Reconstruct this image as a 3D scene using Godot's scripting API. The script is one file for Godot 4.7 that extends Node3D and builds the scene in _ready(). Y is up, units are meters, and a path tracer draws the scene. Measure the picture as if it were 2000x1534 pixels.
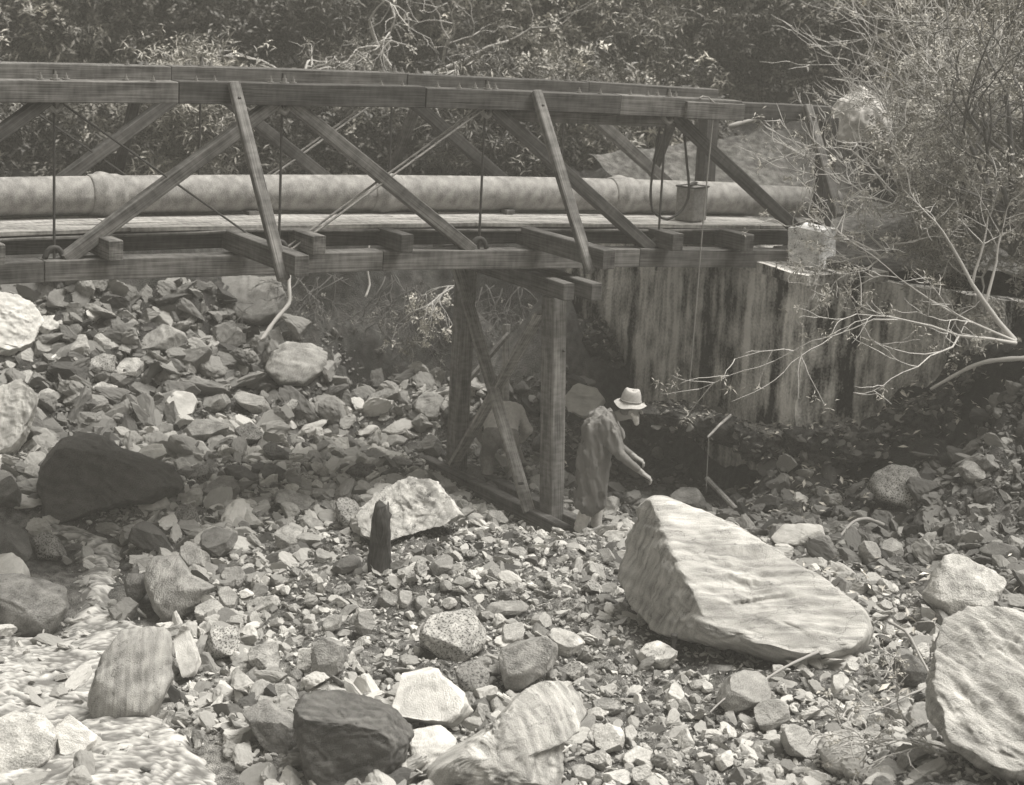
extends Node3D
# A timber pipe bridge over a stony stream bed. Axes: x runs along the bridge, z across it towards the viewer, y up; metres.

const LEVELS: Array[Vector3] = [Vector3(-4.78,-0.25,4.16),Vector3(-3.46,-0.05,5.27),Vector3(-2.14,0.10,6.25),Vector3(-0.97,0.35,7.40),Vector3(0.27,0.50,8.34),Vector3(1.13,0.85,9.60),Vector3(1.55,1.00,10.17),Vector3(-4.29,-0.25,2.45),Vector3(-3.48,-0.25,2.82),Vector3(-2.79,-0.10,3.53),Vector3(-2.12,0.05,4.24),Vector3(-0.67,0.20,5.30),Vector3(0.81,0.30,6.23),Vector3(2.21,0.45,7.26),Vector3(2.76,0.90,8.74),Vector3(-3.70,-0.30,0.36),Vector3(-2.77,-0.32,0.70),Vector3(-2.01,-0.15,1.54),Vector3(-1.49,0.00,2.22),Vector3(-0.61,0.20,3.21),Vector3(0.59,0.30,4.03),Vector3(1.59,0.38,4.70),Vector3(2.69,0.40,5.23),Vector3(3.65,0.50,5.94),Vector3(4.26,0.85,7.26),Vector3(-3.24,-0.15,-1.26),Vector3(-2.40,-0.20,-1.08),Vector3(-1.80,-0.25,-1.00),Vector3(-1.30,-0.10,-0.29),Vector3(-0.73,0.05,0.45),Vector3(-0.07,0.30,1.55),Vector3(0.84,0.50,2.60),Vector3(2.14,0.45,2.96),Vector3(3.48,0.40,3.35),Vector3(4.91,0.50,4.27),Vector3(5.74,0.75,5.45),Vector3(-2.66,-0.10,-2.26),Vector3(-1.56,-0.15,-2.00),Vector3(-0.74,0.05,-0.96),Vector3(-0.09,0.15,-0.34),Vector3(0.59,0.40,0.81),Vector3(1.11,0.55,1.55),Vector3(1.88,0.55,1.86),Vector3(2.68,0.42,1.72),Vector3(3.33,0.30,1.56),Vector3(5.87,0.42,3.00),Vector3(6.69,0.75,4.50),Vector3(-2.21,0.10,-2.79),Vector3(-1.13,0.10,-2.36),Vector3(-0.10,0.15,-1.78),Vector3(0.96,0.18,-1.25),Vector3(1.77,0.30,-0.49),Vector3(5.63,0.12,-0.27),Vector3(6.07,0.25,0.39),Vector3(6.62,0.35,0.99),Vector3(6.85,0.55,1.84),Vector3(7.21,0.75,2.74),Vector3(7.49,1.00,3.80),Vector3(5.37,0.12,0.84),Vector3(5.84,0.30,1.68),Vector3(6.18,0.40,2.18),Vector3(-1.76,0.35,-4.22),Vector3(-0.59,0.33,-3.87),Vector3(0.93,0.30,-3.43),Vector3(2.23,0.25,-3.16),Vector3(3.34,0.15,-3.16),Vector3(-1.43,0.60,-5.28),Vector3(0.07,0.60,-4.75),Vector3(1.79,0.50,-4.59),Vector3(3.27,0.40,-4.52),Vector3(4.17,0.35,-4.42),Vector3(-1.25,1.00,-5.85),Vector3(-0.02,1.00,-5.45),Vector3(1.84,0.85,-5.56),Vector3(3.27,0.80,-5.33),Vector3(4.32,0.85,-4.74),Vector3(-1.40,1.50,-6.46),Vector3(0.18,1.50,-5.99),Vector3(1.90,1.45,-5.74),Vector3(3.13,1.50,-5.10),Vector3(4.25,1.60,-4.24),Vector3(7.16,1.00,0.94),Vector3(7.50,1.20,1.91),Vector3(7.47,1.60,3.59),Vector3(8.31,1.60,1.43),Vector3(7.86,2.00,3.13),Vector3(8.79,2.10,1.83),Vector3(7.87,2.50,3.53),Vector3(-1.53,2.00,-7.16),Vector3(0.08,2.00,-6.73),Vector3(1.75,2.00,-6.29),Vector3(3.21,2.10,-5.31),Vector3(4.67,2.20,-4.32),Vector3(5.76,2.30,-3.44),Vector3(-1.24,2.60,-8.17),Vector3(1.50,2.60,-7.59),Vector3(4.11,2.70,-6.35),Vector3(6.01,2.80,-5.26),Vector3(-2.89,3.10,-13.43),Vector3(-1.14,3.10,-12.38),Vector3(0.62,3.10,-11.33),Vector3(2.37,3.10,-10.28),Vector3(4.13,3.10,-9.23),Vector3(5.88,3.10,-8.18),Vector3(7.64,3.10,-7.13),Vector3(9.39,3.16,-6.08),Vector3(11.15,3.23,-5.03),Vector3(12.90,3.31,-3.98),Vector3(14.66,3.38,-2.93),Vector3(16.41,3.45,-1.88),Vector3(-2.40,3.60,-16.05),Vector3(-0.51,3.60,-14.92),Vector3(1.39,3.60,-13.79),Vector3(3.28,3.60,-12.65),Vector3(5.18,3.60,-11.52),Vector3(7.07,3.60,-10.39),Vector3(8.97,3.60,-9.25),Vector3(10.86,3.66,-8.12),Vector3(12.76,3.73,-6.99),Vector3(14.65,3.81,-5.85),Vector3(16.54,3.88,-4.72),Vector3(18.44,3.95,-3.59),Vector3(-1.81,4.20,-19.20),Vector3(0.25,4.20,-17.97),Vector3(2.31,4.20,-16.73),Vector3(4.38,4.20,-15.50),Vector3(6.44,4.20,-14.27),Vector3(8.50,4.20,-13.03),Vector3(10.56,4.20,-11.80),Vector3(12.62,4.26,-10.57),Vector3(14.68,4.33,-9.33),Vector3(16.74,4.41,-8.10),Vector3(18.81,4.48,-6.87),Vector3(20.87,4.55,-5.63),Vector3(-1.02,4.90,-23.39),Vector3(2.32,4.90,-21.40),Vector3(5.66,4.90,-19.40),Vector3(8.99,4.90,-17.40),Vector3(12.33,4.90,-15.41),Vector3(15.67,4.90,-13.41),Vector3(19.01,4.90,-11.41),Vector3(22.35,4.90,-9.41),Vector3(25.69,4.90,-7.42),Vector3(-0.04,5.80,-28.64),Vector3(3.71,5.80,-26.40),Vector3(7.45,5.80,-24.16),Vector3(11.20,5.80,-21.92),Vector3(14.95,5.80,-19.68),Vector3(18.69,5.80,-17.44),Vector3(22.44,5.80,-15.19),Vector3(26.18,5.80,-12.95),Vector3(29.93,5.80,-10.71),Vector3(1.14,6.80,-34.93),Vector3(5.38,6.80,-32.40),Vector3(9.61,6.80,-29.87),Vector3(13.85,6.80,-27.33),Vector3(18.08,6.80,-24.80),Vector3(22.32,6.80,-22.27),Vector3(26.55,6.80,-19.73),Vector3(30.79,6.80,-17.20),Vector3(35.02,6.80,-14.67),Vector3(3.50,-0.05,0.00),Vector3(3.50,-0.05,-1.20),Vector3(3.50,0.00,-2.40),Vector3(3.00,-0.05,0.90),Vector3(4.30,-0.05,0.30),Vector3(4.60,0.00,-1.00),Vector3(4.20,0.05,-2.50),Vector3(4.20,0.50,-3.90),Vector3(2.50,0.10,-3.20),Vector3(5.30,0.15,-0.30),Vector3(5.30,0.20,-2.00),Vector3(5.40,1.20,-4.20),Vector3(6.15,1.12,-3.20),Vector3(6.15,0.30,-2.00),Vector3(6.80,1.00,-2.00),Vector3(6.80,1.00,-1.00),Vector3(6.80,1.00,0.00),Vector3(6.10,0.02,-0.90),Vector3(6.10,0.02,-0.20),Vector3(5.90,0.02,0.40),Vector3(5.80,0.05,-1.60),Vector3(6.30,1.08,1.00),Vector3(7.20,1.20,1.15),Vector3(8.20,1.50,1.15),Vector3(9.30,1.95,1.15),Vector3(7.00,1.20,-1.00),Vector3(8.00,1.30,-1.00),Vector3(9.00,1.50,-1.00),Vector3(7.00,1.30,-3.00),Vector3(10.50,2.60,1.20),Vector3(12.00,3.10,1.50),Vector3(9.00,3.40,-4.50),Vector3(12.00,3.60,-3.00),Vector3(14.00,3.60,0.00),Vector3(8.00,3.40,-6.50),Vector3(10.00,3.90,-8.00),Vector3(6.00,2.40,-6.00),Vector3(26.00,5.00,-8.00),Vector3(-16.00,3.00,-10.00),Vector3(-24.00,2.00,0.00),Vector3(-20.00,0.50,10.00),Vector3(20.00,2.60,6.00),Vector3(18.00,1.60,12.00),Vector3(-10.00,-0.20,12.00),Vector3(0.00,0.40,12.00),Vector3(8.00,1.20,12.00),Vector3(-6.00,0.00,20.00),Vector3(4.00,0.80,20.00)]

const BY := 3.162           # underside of the bottom chords at mid span
const PANEL := 2.463        # length of one truss panel
const WIDTH := 2.22         # distance between the two trusses
const SIDE := Vector3(0.857216, 0.047789, 0.512735)     # axes of the plane in which stones were measured
const RISE := Vector3(0.072639, 0.974508, -0.212270)
const NEAR := Vector3(-0.509808, 0.219205, 0.831892)
const ACROSS := Vector3(0.8526, 0.0, 0.5225)            # level direction along which the workers were measured
const TOWARDS := Vector3(-0.5225, 0.0, 0.8526)

var rng := RandomNumberGenerator.new()
var M := {}
var balls := {}
var counts := {}
var fine := FastNoiseLite.new()
var coarse := FastNoiseLite.new()
var bank_spots: Array[Vector3] = []
var footprints: Array[Vector3] = []
var heights := PackedFloat32Array()
const GX0 := -15.0
const GZ0 := -16.0
const GS := 0.2
const GNX := 170
const GNZ := 180

func _ready() -> void:
	var cam := Camera3D.new()
	cam.name = "camera"
	cam.transform = Transform3D(Basis(SIDE, RISE, NEAR).orthonormalized(), Vector3(-9.0923, 6.8126, 19.613))
	cam.fov = 21.71
	cam.near = 0.1
	cam.far = 300.0
	# a plate camera's shallow focus: sharp over the near stones and the bridge, soft on the far bank
	var plate := CameraAttributesPhysical.new()
	plate.frustum_focal_length = 62.58
	plate.frustum_focus_distance = 20.0
	plate.exposure_aperture = 2.0
	plate.frustum_near = 0.1
	plate.frustum_far = 300.0
	cam.attributes = plate
	add_child(cam)
	cam.current = true
	var sky_mat := ProceduralSkyMaterial.new()
	# thin high cloud: bright overhead, duller towards the wooded horizon
	sky_mat.sky_top_color = Color(1.0, 0.992, 0.97)
	sky_mat.sky_horizon_color = Color(0.56, 0.555, 0.54)
	sky_mat.sky_curve = 0.35
	sky_mat.ground_bottom_color = Color(0.3, 0.3, 0.29)
	sky_mat.ground_horizon_color = Color(0.4, 0.4, 0.39)
	sky_mat.sky_energy_multiplier = 0.14
	sky_mat.sun_angle_max = 0.1
	var sky := Sky.new()
	sky.sky_material = sky_mat
	var env := Environment.new()
	env.background_mode = Environment.BG_SKY
	env.sky = sky
	env.tonemap_mode = Environment.TONE_MAPPER_LINEAR
	env.tonemap_exposure = 4.9
	env.fog_enabled = true
	env.fog_density = 0.0043
	env.fog_light_color = Color(0.86, 0.85, 0.82)
	env.sdfgi_enabled = true
	env.ssao_enabled = true
	env.ssil_enabled = true
	var around := WorldEnvironment.new()
	around.name = "surroundings"
	around.environment = env
	add_child(around)
	var sun := DirectionalLight3D.new()
	sun.name = "sun"
	sun.light_energy = 0.5
	sun.light_color = Color(1.0, 0.985, 0.955)
	sun.light_angular_distance = 34.0
	sun.shadow_enabled = true
	add_child(sun)
	sun.look_at_from_position(Vector3(0.34, 0.92, 0.18) * 30.0, Vector3.ZERO, Vector3.UP)

	rng.seed = 71
	fine.seed = 11; fine.frequency = 1.0; fine.noise_type = FastNoiseLite.TYPE_SIMPLEX; fine.fractal_octaves = 4
	coarse.seed = 12; coarse.frequency = 1.0; coarse.noise_type = FastNoiseLite.TYPE_SIMPLEX; coarse.fractal_octaves = 2
	make_materials()
	build_ground()
	build_abutment()
	build_bridge()
	build_trestle()
	build_pipe()
	build_bank()
	build_rocks_a()
	build_rocks_b()
	build_gravel()
	build_people()
	build_small_things()
	build_forest()
	build_shrubs()

# ---------------------------------------------------------------- nodes and tags
func numbered(called: String) -> String:
	if not counts.has(called):
		counts[called] = 0
		return called
	counts[called] += 1
	return "%s_%03d" % [called, counts[called]]

func tag(o: Node, label: String, category: String, group := "") -> void:
	o.set_meta("label", label)
	o.set_meta("category", category)
	if group != "":
		o.set_meta("group", group)

func thing(called: String, label: String, category: String, at := Vector3.ZERO, group := "") -> Node3D:
	var o := Node3D.new()
	o.name = numbered(called)
	o.position = at
	add_child(o, true)
	tag(o, label, category, group)
	return o

func obj(called: String, mesh: Mesh, mat: Material, parent: Node = null, xf := Transform3D()) -> MeshInstance3D:
	var o := MeshInstance3D.new()
	o.mesh = mesh
	o.material_override = mat
	o.transform = xf
	if parent == null:
		o.name = numbered(called)
		add_child(o, true)
	else:
		var n := 0
		for c in parent.get_children():
			if str(c.name) == called or str(c.name).begins_with(called + "_0") or str(c.name).begins_with(called + "_1"):
				n += 1
		o.name = called if n == 0 else "%s_%03d" % [called, n]
		parent.add_child(o, true)
	return o

# ---------------------------------------------------------------- meshes
class Build:
	var v := PackedVector3Array()
	var c := PackedColorArray()
	var i := PackedInt32Array()

func finish(v: PackedVector3Array, idx: PackedInt32Array, col := PackedColorArray(), flat := false) -> ArrayMesh:
	var n := PackedVector3Array()
	var vv := v
	var cc := col
	var ii := idx
	if flat:
		vv = PackedVector3Array(); cc = PackedColorArray(); ii = PackedInt32Array()
		vv.resize(idx.size()); n.resize(idx.size()); ii.resize(idx.size())
		if col.size() > 0:
			cc.resize(idx.size())
		for k in range(0, idx.size(), 3):
			var a := v[idx[k]]; var b := v[idx[k + 1]]; var d := v[idx[k + 2]]
			var fnv := (d - a).cross(b - a).normalized()
			for j in 3:
				vv[k + j] = v[idx[k + j]]
				n[k + j] = fnv
				ii[k + j] = k + j
				if col.size() > 0:
					cc[k + j] = col[idx[k + j]]
	else:
		n.resize(v.size())
		for k in range(0, idx.size(), 3):
			var ia := idx[k]; var ib := idx[k + 1]; var ic := idx[k + 2]
			var a := v[ia]
			var fnv := (v[ic] - a).cross(v[ib] - a)
			n[ia] += fnv; n[ib] += fnv; n[ic] += fnv
		for k in n.size():
			n[k] = n[k].normalized()
	var arr := []
	arr.resize(Mesh.ARRAY_MAX)
	arr[Mesh.ARRAY_VERTEX] = vv
	arr[Mesh.ARRAY_NORMAL] = n
	if cc.size() > 0:
		arr[Mesh.ARRAY_COLOR] = cc
	arr[Mesh.ARRAY_INDEX] = ii
	var m := ArrayMesh.new()
	m.add_surface_from_arrays(Mesh.PRIMITIVE_TRIANGLES, arr)
	return m

func ball(level: int) -> Array:
	# an icosphere: [vertices, indices]
	if balls.has(level):
		return balls[level]
	var t := (1.0 + sqrt(5.0)) / 2.0
	var v: Array[Vector3] = []
	for p in [Vector3(-1, t, 0), Vector3(1, t, 0), Vector3(-1, -t, 0), Vector3(1, -t, 0), Vector3(0, -1, t), Vector3(0, 1, t), Vector3(0, -1, -t), Vector3(0, 1, -t), Vector3(t, 0, -1), Vector3(t, 0, 1), Vector3(-t, 0, -1), Vector3(-t, 0, 1)]:
		v.append(p.normalized())
	var f := [0, 11, 5, 0, 5, 1, 0, 1, 7, 0, 7, 10, 0, 10, 11, 1, 5, 9, 5, 11, 4, 11, 10, 2, 10, 7, 6, 7, 1, 8, 3, 9, 4, 3, 4, 2, 3, 2, 6, 3, 6, 8, 3, 8, 9, 4, 9, 5, 2, 4, 11, 6, 2, 10, 8, 6, 7, 9, 8, 1]
	for l in level:
		var mid := {}
		var g := []
		for k in range(0, f.size(), 3):
			var tri := [f[k], f[k + 1], f[k + 2]]
			var ms := []
			for j in 3:
				var a: int = tri[j]; var b: int = tri[(j + 1) % 3]
				var key := Vector2i(mini(a, b), maxi(a, b))
				if not mid.has(key):
					mid[key] = v.size()
					v.append(((v[a] + v[b]) * 0.5).normalized())
				ms.append(mid[key])
			g.append_array([tri[0], ms[0], ms[2], tri[1], ms[1], ms[0], tri[2], ms[2], ms[1], ms[0], ms[1], ms[2]])
		f = g
	var pv := PackedVector3Array(v)
	var pi := PackedInt32Array()
	for k in range(0, f.size(), 3):
		pi.append_array([f[k], f[k + 2], f[k + 1]])   # clockwise
	balls[level] = [pv, pi]
	return balls[level]

func beam_mesh(l: float, h: float, d: float, ch := 0.008, wear := 0.004) -> ArrayMesh:
	# a sawn timber with chamfered, slightly worn edges, its length along x
	var vs := PackedVector3Array()
	var idx := PackedInt32Array()
	var sg := maxi(1, int(l / 0.6))
	var ring := []
	var prof := [Vector2(h / 2 - ch, d / 2), Vector2(h / 2, d / 2 - ch), Vector2(h / 2, -d / 2 + ch), Vector2(h / 2 - ch, -d / 2), Vector2(-h / 2 + ch, -d / 2), Vector2(-h / 2, -d / 2 + ch), Vector2(-h / 2, d / 2 - ch), Vector2(-h / 2 + ch, d / 2)]
	var stations := [[-l / 2, ch], [-l / 2 + ch, 0.0]]
	for k in range(1, sg):
		stations.append([-l / 2 + l * k / sg, 0.0])
	stations.append([l / 2 - ch, 0.0])
	stations.append([l / 2, ch])
	var tris := []
	for s in stations:
		var row := []
		var oy := rng.randf_range(-wear, wear); var oz := rng.randf_range(-wear, wear)
		for p in prof:
			var q: Vector2 = p
			if s[1] > 0.0:
				q = Vector2(signf(p.x) * (absf(p.x) - ch * 0.7), signf(p.y) * (absf(p.y) - ch * 0.7))
			row.append(Vector3(s[0], q.x + oy + rng.randf_range(-wear, wear) * 0.5, q.y + oz + rng.randf_range(-wear, wear) * 0.5))
		ring.append(row)
	for k in range(ring.size() - 1):
		for j in 8:
			var a: Vector3 = ring[k][j]; var b: Vector3 = ring[k][(j + 1) % 8]; var c: Vector3 = ring[k + 1][(j + 1) % 8]; var e: Vector3 = ring[k + 1][j]
			tris.append([a, b, c]); tris.append([a, c, e])
	for j in range(1, 7):
		tris.append([ring[0][0], ring[0][j + 1], ring[0][j]])
		var z: Array = ring[ring.size() - 1]
		tris.append([z[0], z[j], z[j + 1]])
	for t in tris:
		var base := vs.size()
		var a: Vector3 = t[0]; var b: Vector3 = t[1]; var c: Vector3 = t[2]
		vs.append(a); vs.append(b); vs.append(c)
		var cen := (a + b + c) / 3.0
		cen.x = 0.0 if absf(absf(cen.x) - l / 2) > 0.001 else cen.x
		if (c - a).cross(b - a).dot(cen) >= 0.0:
			idx.append_array([base, base + 1, base + 2])
		else:
			idx.append_array([base, base + 2, base + 1])
	return finish(vs, idx, PackedColorArray(), true)

func along(a: Vector3, b: Vector3, up := Vector3.UP) -> Transform3D:
	var x := (b - a).normalized()
	var z := x.cross(up).normalized()
	var y := z.cross(x).normalized()
	return Transform3D(Basis(x, y, z), (a + b) * 0.5)

func beam(called: String, a: Vector3, b: Vector3, h: float, d: float, mat: Material, parent: Node, up := Vector3.UP, ch := 0.008) -> MeshInstance3D:
	return obj(called, beam_mesh(a.distance_to(b), h, d, ch), mat, parent, along(a, b, up))

func tube(b: Build, pts: Array, radii: Array, sides: int, col := Color(1, 1, 1)) -> void:
	var start := b.v.size()
	var side := Vector3.UP
	for k in pts.size():
		var p: Vector3 = pts[k]
		var d: Vector3 = (pts[mini(k + 1, pts.size() - 1)] - pts[maxi(k - 1, 0)]).normalized()
		if absf(d.dot(side)) > 0.95:
			side = Vector3.RIGHT if absf(d.x) < 0.8 else Vector3.BACK
		var u := d.cross(side).normalized()
		var w := u.cross(d).normalized()
		side = w
		for j in sides:
			var an := TAU * j / sides
			b.v.append(p + (u * cos(an) + w * sin(an)) * float(radii[k]))
			b.c.append(col)
	for k in range(pts.size() - 1):
		for j in sides:
			var a := start + k * sides + j; var c := start + k * sides + (j + 1) % sides
			b.i.append_array([a, c, a + sides, c, c + sides, a + sides])
	for e in 2:
		var base := start + (0 if e == 0 else (pts.size() - 1) * sides)
		for j in range(1, sides - 1):
			if e == 0:
				b.i.append_array([base, base + j + 1, base + j])
			else:
				b.i.append_array([base, base + j, base + j + 1])

func tube_obj(called: String, pts: Array, radii: Array, sides: int, mat: Material, parent: Node = null) -> MeshInstance3D:
	var b := Build.new()
	tube(b, pts, radii, sides)
	return obj(called, finish(b.v, b.i, b.c), mat, parent)

func curve(pts: Array, n: int) -> Array:
	var c := Curve3D.new()
	for k in pts.size():
		var t: Vector3 = (pts[mini(k + 1, pts.size() - 1)] - pts[maxi(k - 1, 0)]) / 6.0
		c.add_point(pts[k], -t, t)
	var out := []
	for k in n + 1:
		out.append(c.sample_baked(c.get_baked_length() * k / n, true))
	return out

# ---------------------------------------------------------------- materials
func noise_image(w: int, h: int, freq: float, octaves: int, sd: int, type := FastNoiseLite.TYPE_SIMPLEX, warp := 0.0) -> Image:
	var n := FastNoiseLite.new()
	n.seed = sd
	n.noise_type = type
	n.frequency = freq
	n.fractal_octaves = octaves
	if type == FastNoiseLite.TYPE_CELLULAR:
		n.cellular_return_type = FastNoiseLite.RETURN_DISTANCE2_SUB
	if warp > 0.0:
		n.domain_warp_enabled = true
		n.domain_warp_amplitude = warp
		n.domain_warp_frequency = freq * 0.7
	return n.get_seamless_image(w, h)

func blend(layers: Array, w: int, h: int, gamma := 1.0, lo := 0.0, hi := 1.0) -> Image:
	# weighted sum of grey images, stretched to lo..hi
	var out := Image.create(w, h, false, Image.FORMAT_L8)
	var ims := []
	for l in layers:
		var im: Image = l[0]
		im.convert(Image.FORMAT_L8)
		im.resize(w, h, Image.INTERPOLATE_CUBIC)
		ims.append(im.get_data())
	var data := PackedByteArray()
	data.resize(w * h)
	for k in w * h:
		var s := 0.0
		for j in ims.size():
			s += (ims[j][k] / 255.0 - 0.5) * float(layers[j][1])
		s = clampf(s + 0.5, 0.0, 1.0)
		data[k] = int(255.0 * (lo + (hi - lo) * pow(s, gamma)))
	out.set_data(w, h, false, Image.FORMAT_L8, data)
	return out

func threads(im: Image, width: float) -> Image:
	# dark hair cracks where a smooth noise crosses its middle
	im.convert(Image.FORMAT_L8)
	var d := im.get_data()
	for k in d.size():
		var e := absf(d[k] / 255.0 - 0.5) / width
		d[k] = int(255.0 * (1.0 - 0.9 * exp(-e * e)) * 0.75)
	return Image.create_from_data(im.get_width(), im.get_height(), false, Image.FORMAT_L8, d)

func dots(im: Image, level: float) -> Image:
	im.convert(Image.FORMAT_L8)
	var d := im.get_data()
	for k in d.size():
		d[k] = int(255.0 * (0.12 + 0.5 * smoothstep(level - 0.05, level + 0.04, d[k] / 255.0)))
	return Image.create_from_data(im.get_width(), im.get_height(), false, Image.FORMAT_L8, d)

func tex(im: Image) -> ImageTexture:
	var c: Image = im.duplicate()
	c.convert(Image.FORMAT_RGB8)
	return ImageTexture.create_from_image(c)

func bump(im: Image, scale: float) -> ImageTexture:
	var c: Image = im.duplicate()
	c.convert(Image.FORMAT_RGBA8)
	c.bump_map_to_normal_map(scale)
	return ImageTexture.create_from_image(c)

func grey(linear: float, warm := 1.0) -> Color:
	return Color(linear, linear * (1.0 - 0.024 * warm), linear * (1.0 - 0.058 * warm)).linear_to_srgb()

func surface(albedo: Texture2D, normal: Texture2D, size: float, tint: Color, rough := 0.9, nscale := 1.0, world := false, vertex := false) -> StandardMaterial3D:
	var m := StandardMaterial3D.new()
	m.albedo_color = tint
	m.albedo_texture = albedo
	m.roughness = rough
	m.metallic_specular = 0.35
	if normal:
		m.normal_enabled = true
		m.normal_texture = normal
		m.normal_scale = nscale
	m.uv1_triplanar = true
	m.uv1_world_triplanar = world
	m.uv1_triplanar_sharpness = 3.0
	m.uv1_scale = Vector3.ONE / size
	m.vertex_color_use_as_albedo = vertex
	return m

func plain(linear: float, rough := 0.85, vertex := false) -> StandardMaterial3D:
	var m := StandardMaterial3D.new()
	m.albedo_color = grey(linear)
	m.roughness = rough
	m.metallic_specular = 0.35
	m.vertex_color_use_as_albedo = vertex
	return m

func make_materials() -> void:
	# stone: mottled, streaked along its bedding, flecked
	var mott := noise_image(512, 512, 0.012, 5, 21)
	var grain := noise_image(512, 512, 0.11, 3, 22)
	var streak := noise_image(256, 512, 0.02, 5, 23, FastNoiseLite.TYPE_SIMPLEX, 45.0)
	var crack := threads(noise_image(512, 512, 0.008, 4, 24, FastNoiseLite.TYPE_SIMPLEX, 40.0), 0.018)
	var schist := blend([[streak.duplicate(), 0.6], [mott.duplicate(), 0.25], [grain.duplicate(), 0.5], [crack.duplicate(), 0.5]], 512, 512, 0.7, 0.42, 1.0)
	var stone := blend([[mott.duplicate(), 0.35], [grain.duplicate(), 0.7], [crack.duplicate(), 0.35]], 512, 512, 0.6, 0.4, 1.0)
	var fleck := blend([[dots(noise_image(512, 512, 0.05, 3, 25), 0.34), 1.3], [mott.duplicate(), 0.5], [grain.duplicate(), 0.3]], 512, 512, 0.6, 0.2, 1.0)
	var vein := blend([[crack.duplicate(), 0.9], [streak.duplicate(), 0.45], [mott.duplicate(), 0.5], [grain.duplicate(), 0.35]], 512, 512, 0.6, 0.3, 1.0)
	var pale := blend([[mott.duplicate(), 0.5], [grain.duplicate(), 0.3], [crack.duplicate(), 0.2]], 512, 512, 0.5, 0.62, 1.0)
	var rough_h := blend([[mott.duplicate(), 0.5], [grain.duplicate(), 0.5], [crack.duplicate(), 0.5]], 512, 512)
	var schist_h := blend([[streak.duplicate(), 0.8], [grain.duplicate(), 0.35], [mott.duplicate(), 0.5], [crack.duplicate(), 0.35]], 512, 512)
	var bump_rough := bump(rough_h, 6.0)
	var bump_schist := bump(schist_h, 6.0)
	M.schist = surface(tex(schist), bump_schist, 1.4, Color.WHITE, 0.85, 1.0, false, true)
	var fine_grain := noise_image(1024, 1024, 0.16, 3, 27)
	var fine_streak := noise_image(150, 1024, 0.022, 6, 28, FastNoiseLite.TYPE_SIMPLEX, 18.0)
	var fine_crack := threads(noise_image(700, 1024, 0.0045, 5, 29, FastNoiseLite.TYPE_SIMPLEX, 30.0), 0.012)
	M.ledge = surface(tex(blend([[fine_streak.duplicate(), 0.75], [mott.duplicate(), 0.3], [fine_crack.duplicate(), 0.35], [fine_grain.duplicate(), 0.6]], 1024, 1024, 0.6, 0.4, 1.0)), bump(blend([[fine_streak.duplicate(), 0.9], [fine_grain.duplicate(), 0.4], [mott.duplicate(), 0.5], [fine_crack.duplicate(), 0.5]], 1024, 1024), 5.0), 2.2, Color.WHITE, 0.88, 1.0, false, true)
	M.plain = surface(tex(stone), bump_rough, 0.9, Color.WHITE, 0.9, 1.0, false, true)
	M.speckled = surface(tex(fleck), bump_rough, 0.8, Color.WHITE, 0.9, 0.9, false, true)
	M.veined = surface(tex(vein), bump_rough, 1.1, Color.WHITE, 0.9, 1.0, false, true)
	M.pale = surface(tex(pale), bump_rough, 1.0, Color.WHITE, 0.85, 0.8, false, true)
	M.dark = surface(tex(stone), bump_rough, 1.1, Color.WHITE, 0.8, 1.2, false, true)
	M.earth = surface(tex(blend([[mott.duplicate(), 0.9], [grain.duplicate(), 1.0]], 512, 512, 0.7, 0.35, 1.0)), bump(blend([[grain.duplicate(), 1.0], [mott.duplicate(), 0.7]], 512, 512), 6.0), 1.1, Color.WHITE, 0.98, 1.3, true, true)
	M.gravel = surface(tex(stone), null, 0.35, Color.WHITE, 0.92, 1.0, false, true)
	# timber: grain drawn out along x, six tints
	var w1 := noise_image(32, 512, 0.06, 4, 31)
	var w2 := noise_image(16, 256, 0.09, 3, 32)
	var knot := noise_image(256, 256, 0.012, 3, 33)
	var stain := noise_image(512, 40, 0.05, 4, 34)
	var wood_im := blend([[stain.duplicate(), 0.4], [w1.duplicate(), 0.6], [w2.duplicate(), 0.5], [knot.duplicate(), 0.7]], 1024, 512, 0.8, 0.5, 1.0)
	var wood_h := blend([[w1.duplicate(), 1.0], [w2.duplicate(), 0.7]], 1024, 512)
	var wt := tex(wood_im)
	var wb := bump(wood_h, 1.6)
	M.wood = []
	for k in 6:
		var m := surface(wt, wb, 1.3, grey([0.16, 0.13, 0.185, 0.14, 0.24, 0.11][k]), 0.85, 0.8)
		m.uv1_offset = Vector3(0.37 * k, 0.21 * k, 0.53 * k)
		m.uv1_scale = Vector3(0.45, 1.6, 1.6)
		M.wood.append(m)
	M.old_wood = surface(wt, wb, 1.0, grey(0.46), 0.9, 1.0)
	M.old_wood.uv1_scale = Vector3(0.5, 2.2, 2.2)
	M.post_wood = surface(wt, wb, 1.0, grey(0.34), 0.9, 1.0)
	M.post_wood.uv1_scale = Vector3(0.5, 1.8, 1.8)
	M.plank = surface(wt, wb, 1.0, grey(0.6), 0.85, 0.8)
	M.plank.uv1_scale = Vector3(0.5, 2.0, 2.0)
	# concrete: lime and damp run down it
	var run1 := noise_image(512, 12, 0.011, 6, 41)
	var run2 := noise_image(512, 90, 0.04, 4, 42)
	var run := blend([[run1.duplicate(), 1.5], [run2.duplicate(), 0.7], [mott.duplicate(), 0.6], [grain.duplicate(), 0.4]], 1024, 1024, 0.5, 0.14, 1.0)
	M.concrete = surface(tex(run), bump(blend([[mott.duplicate(), 0.6], [grain.duplicate(), 0.6], [run2.duplicate(), 0.4]], 512, 512), 4.0), 3.1, grey(0.95), 0.93, 1.0, true)
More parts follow.
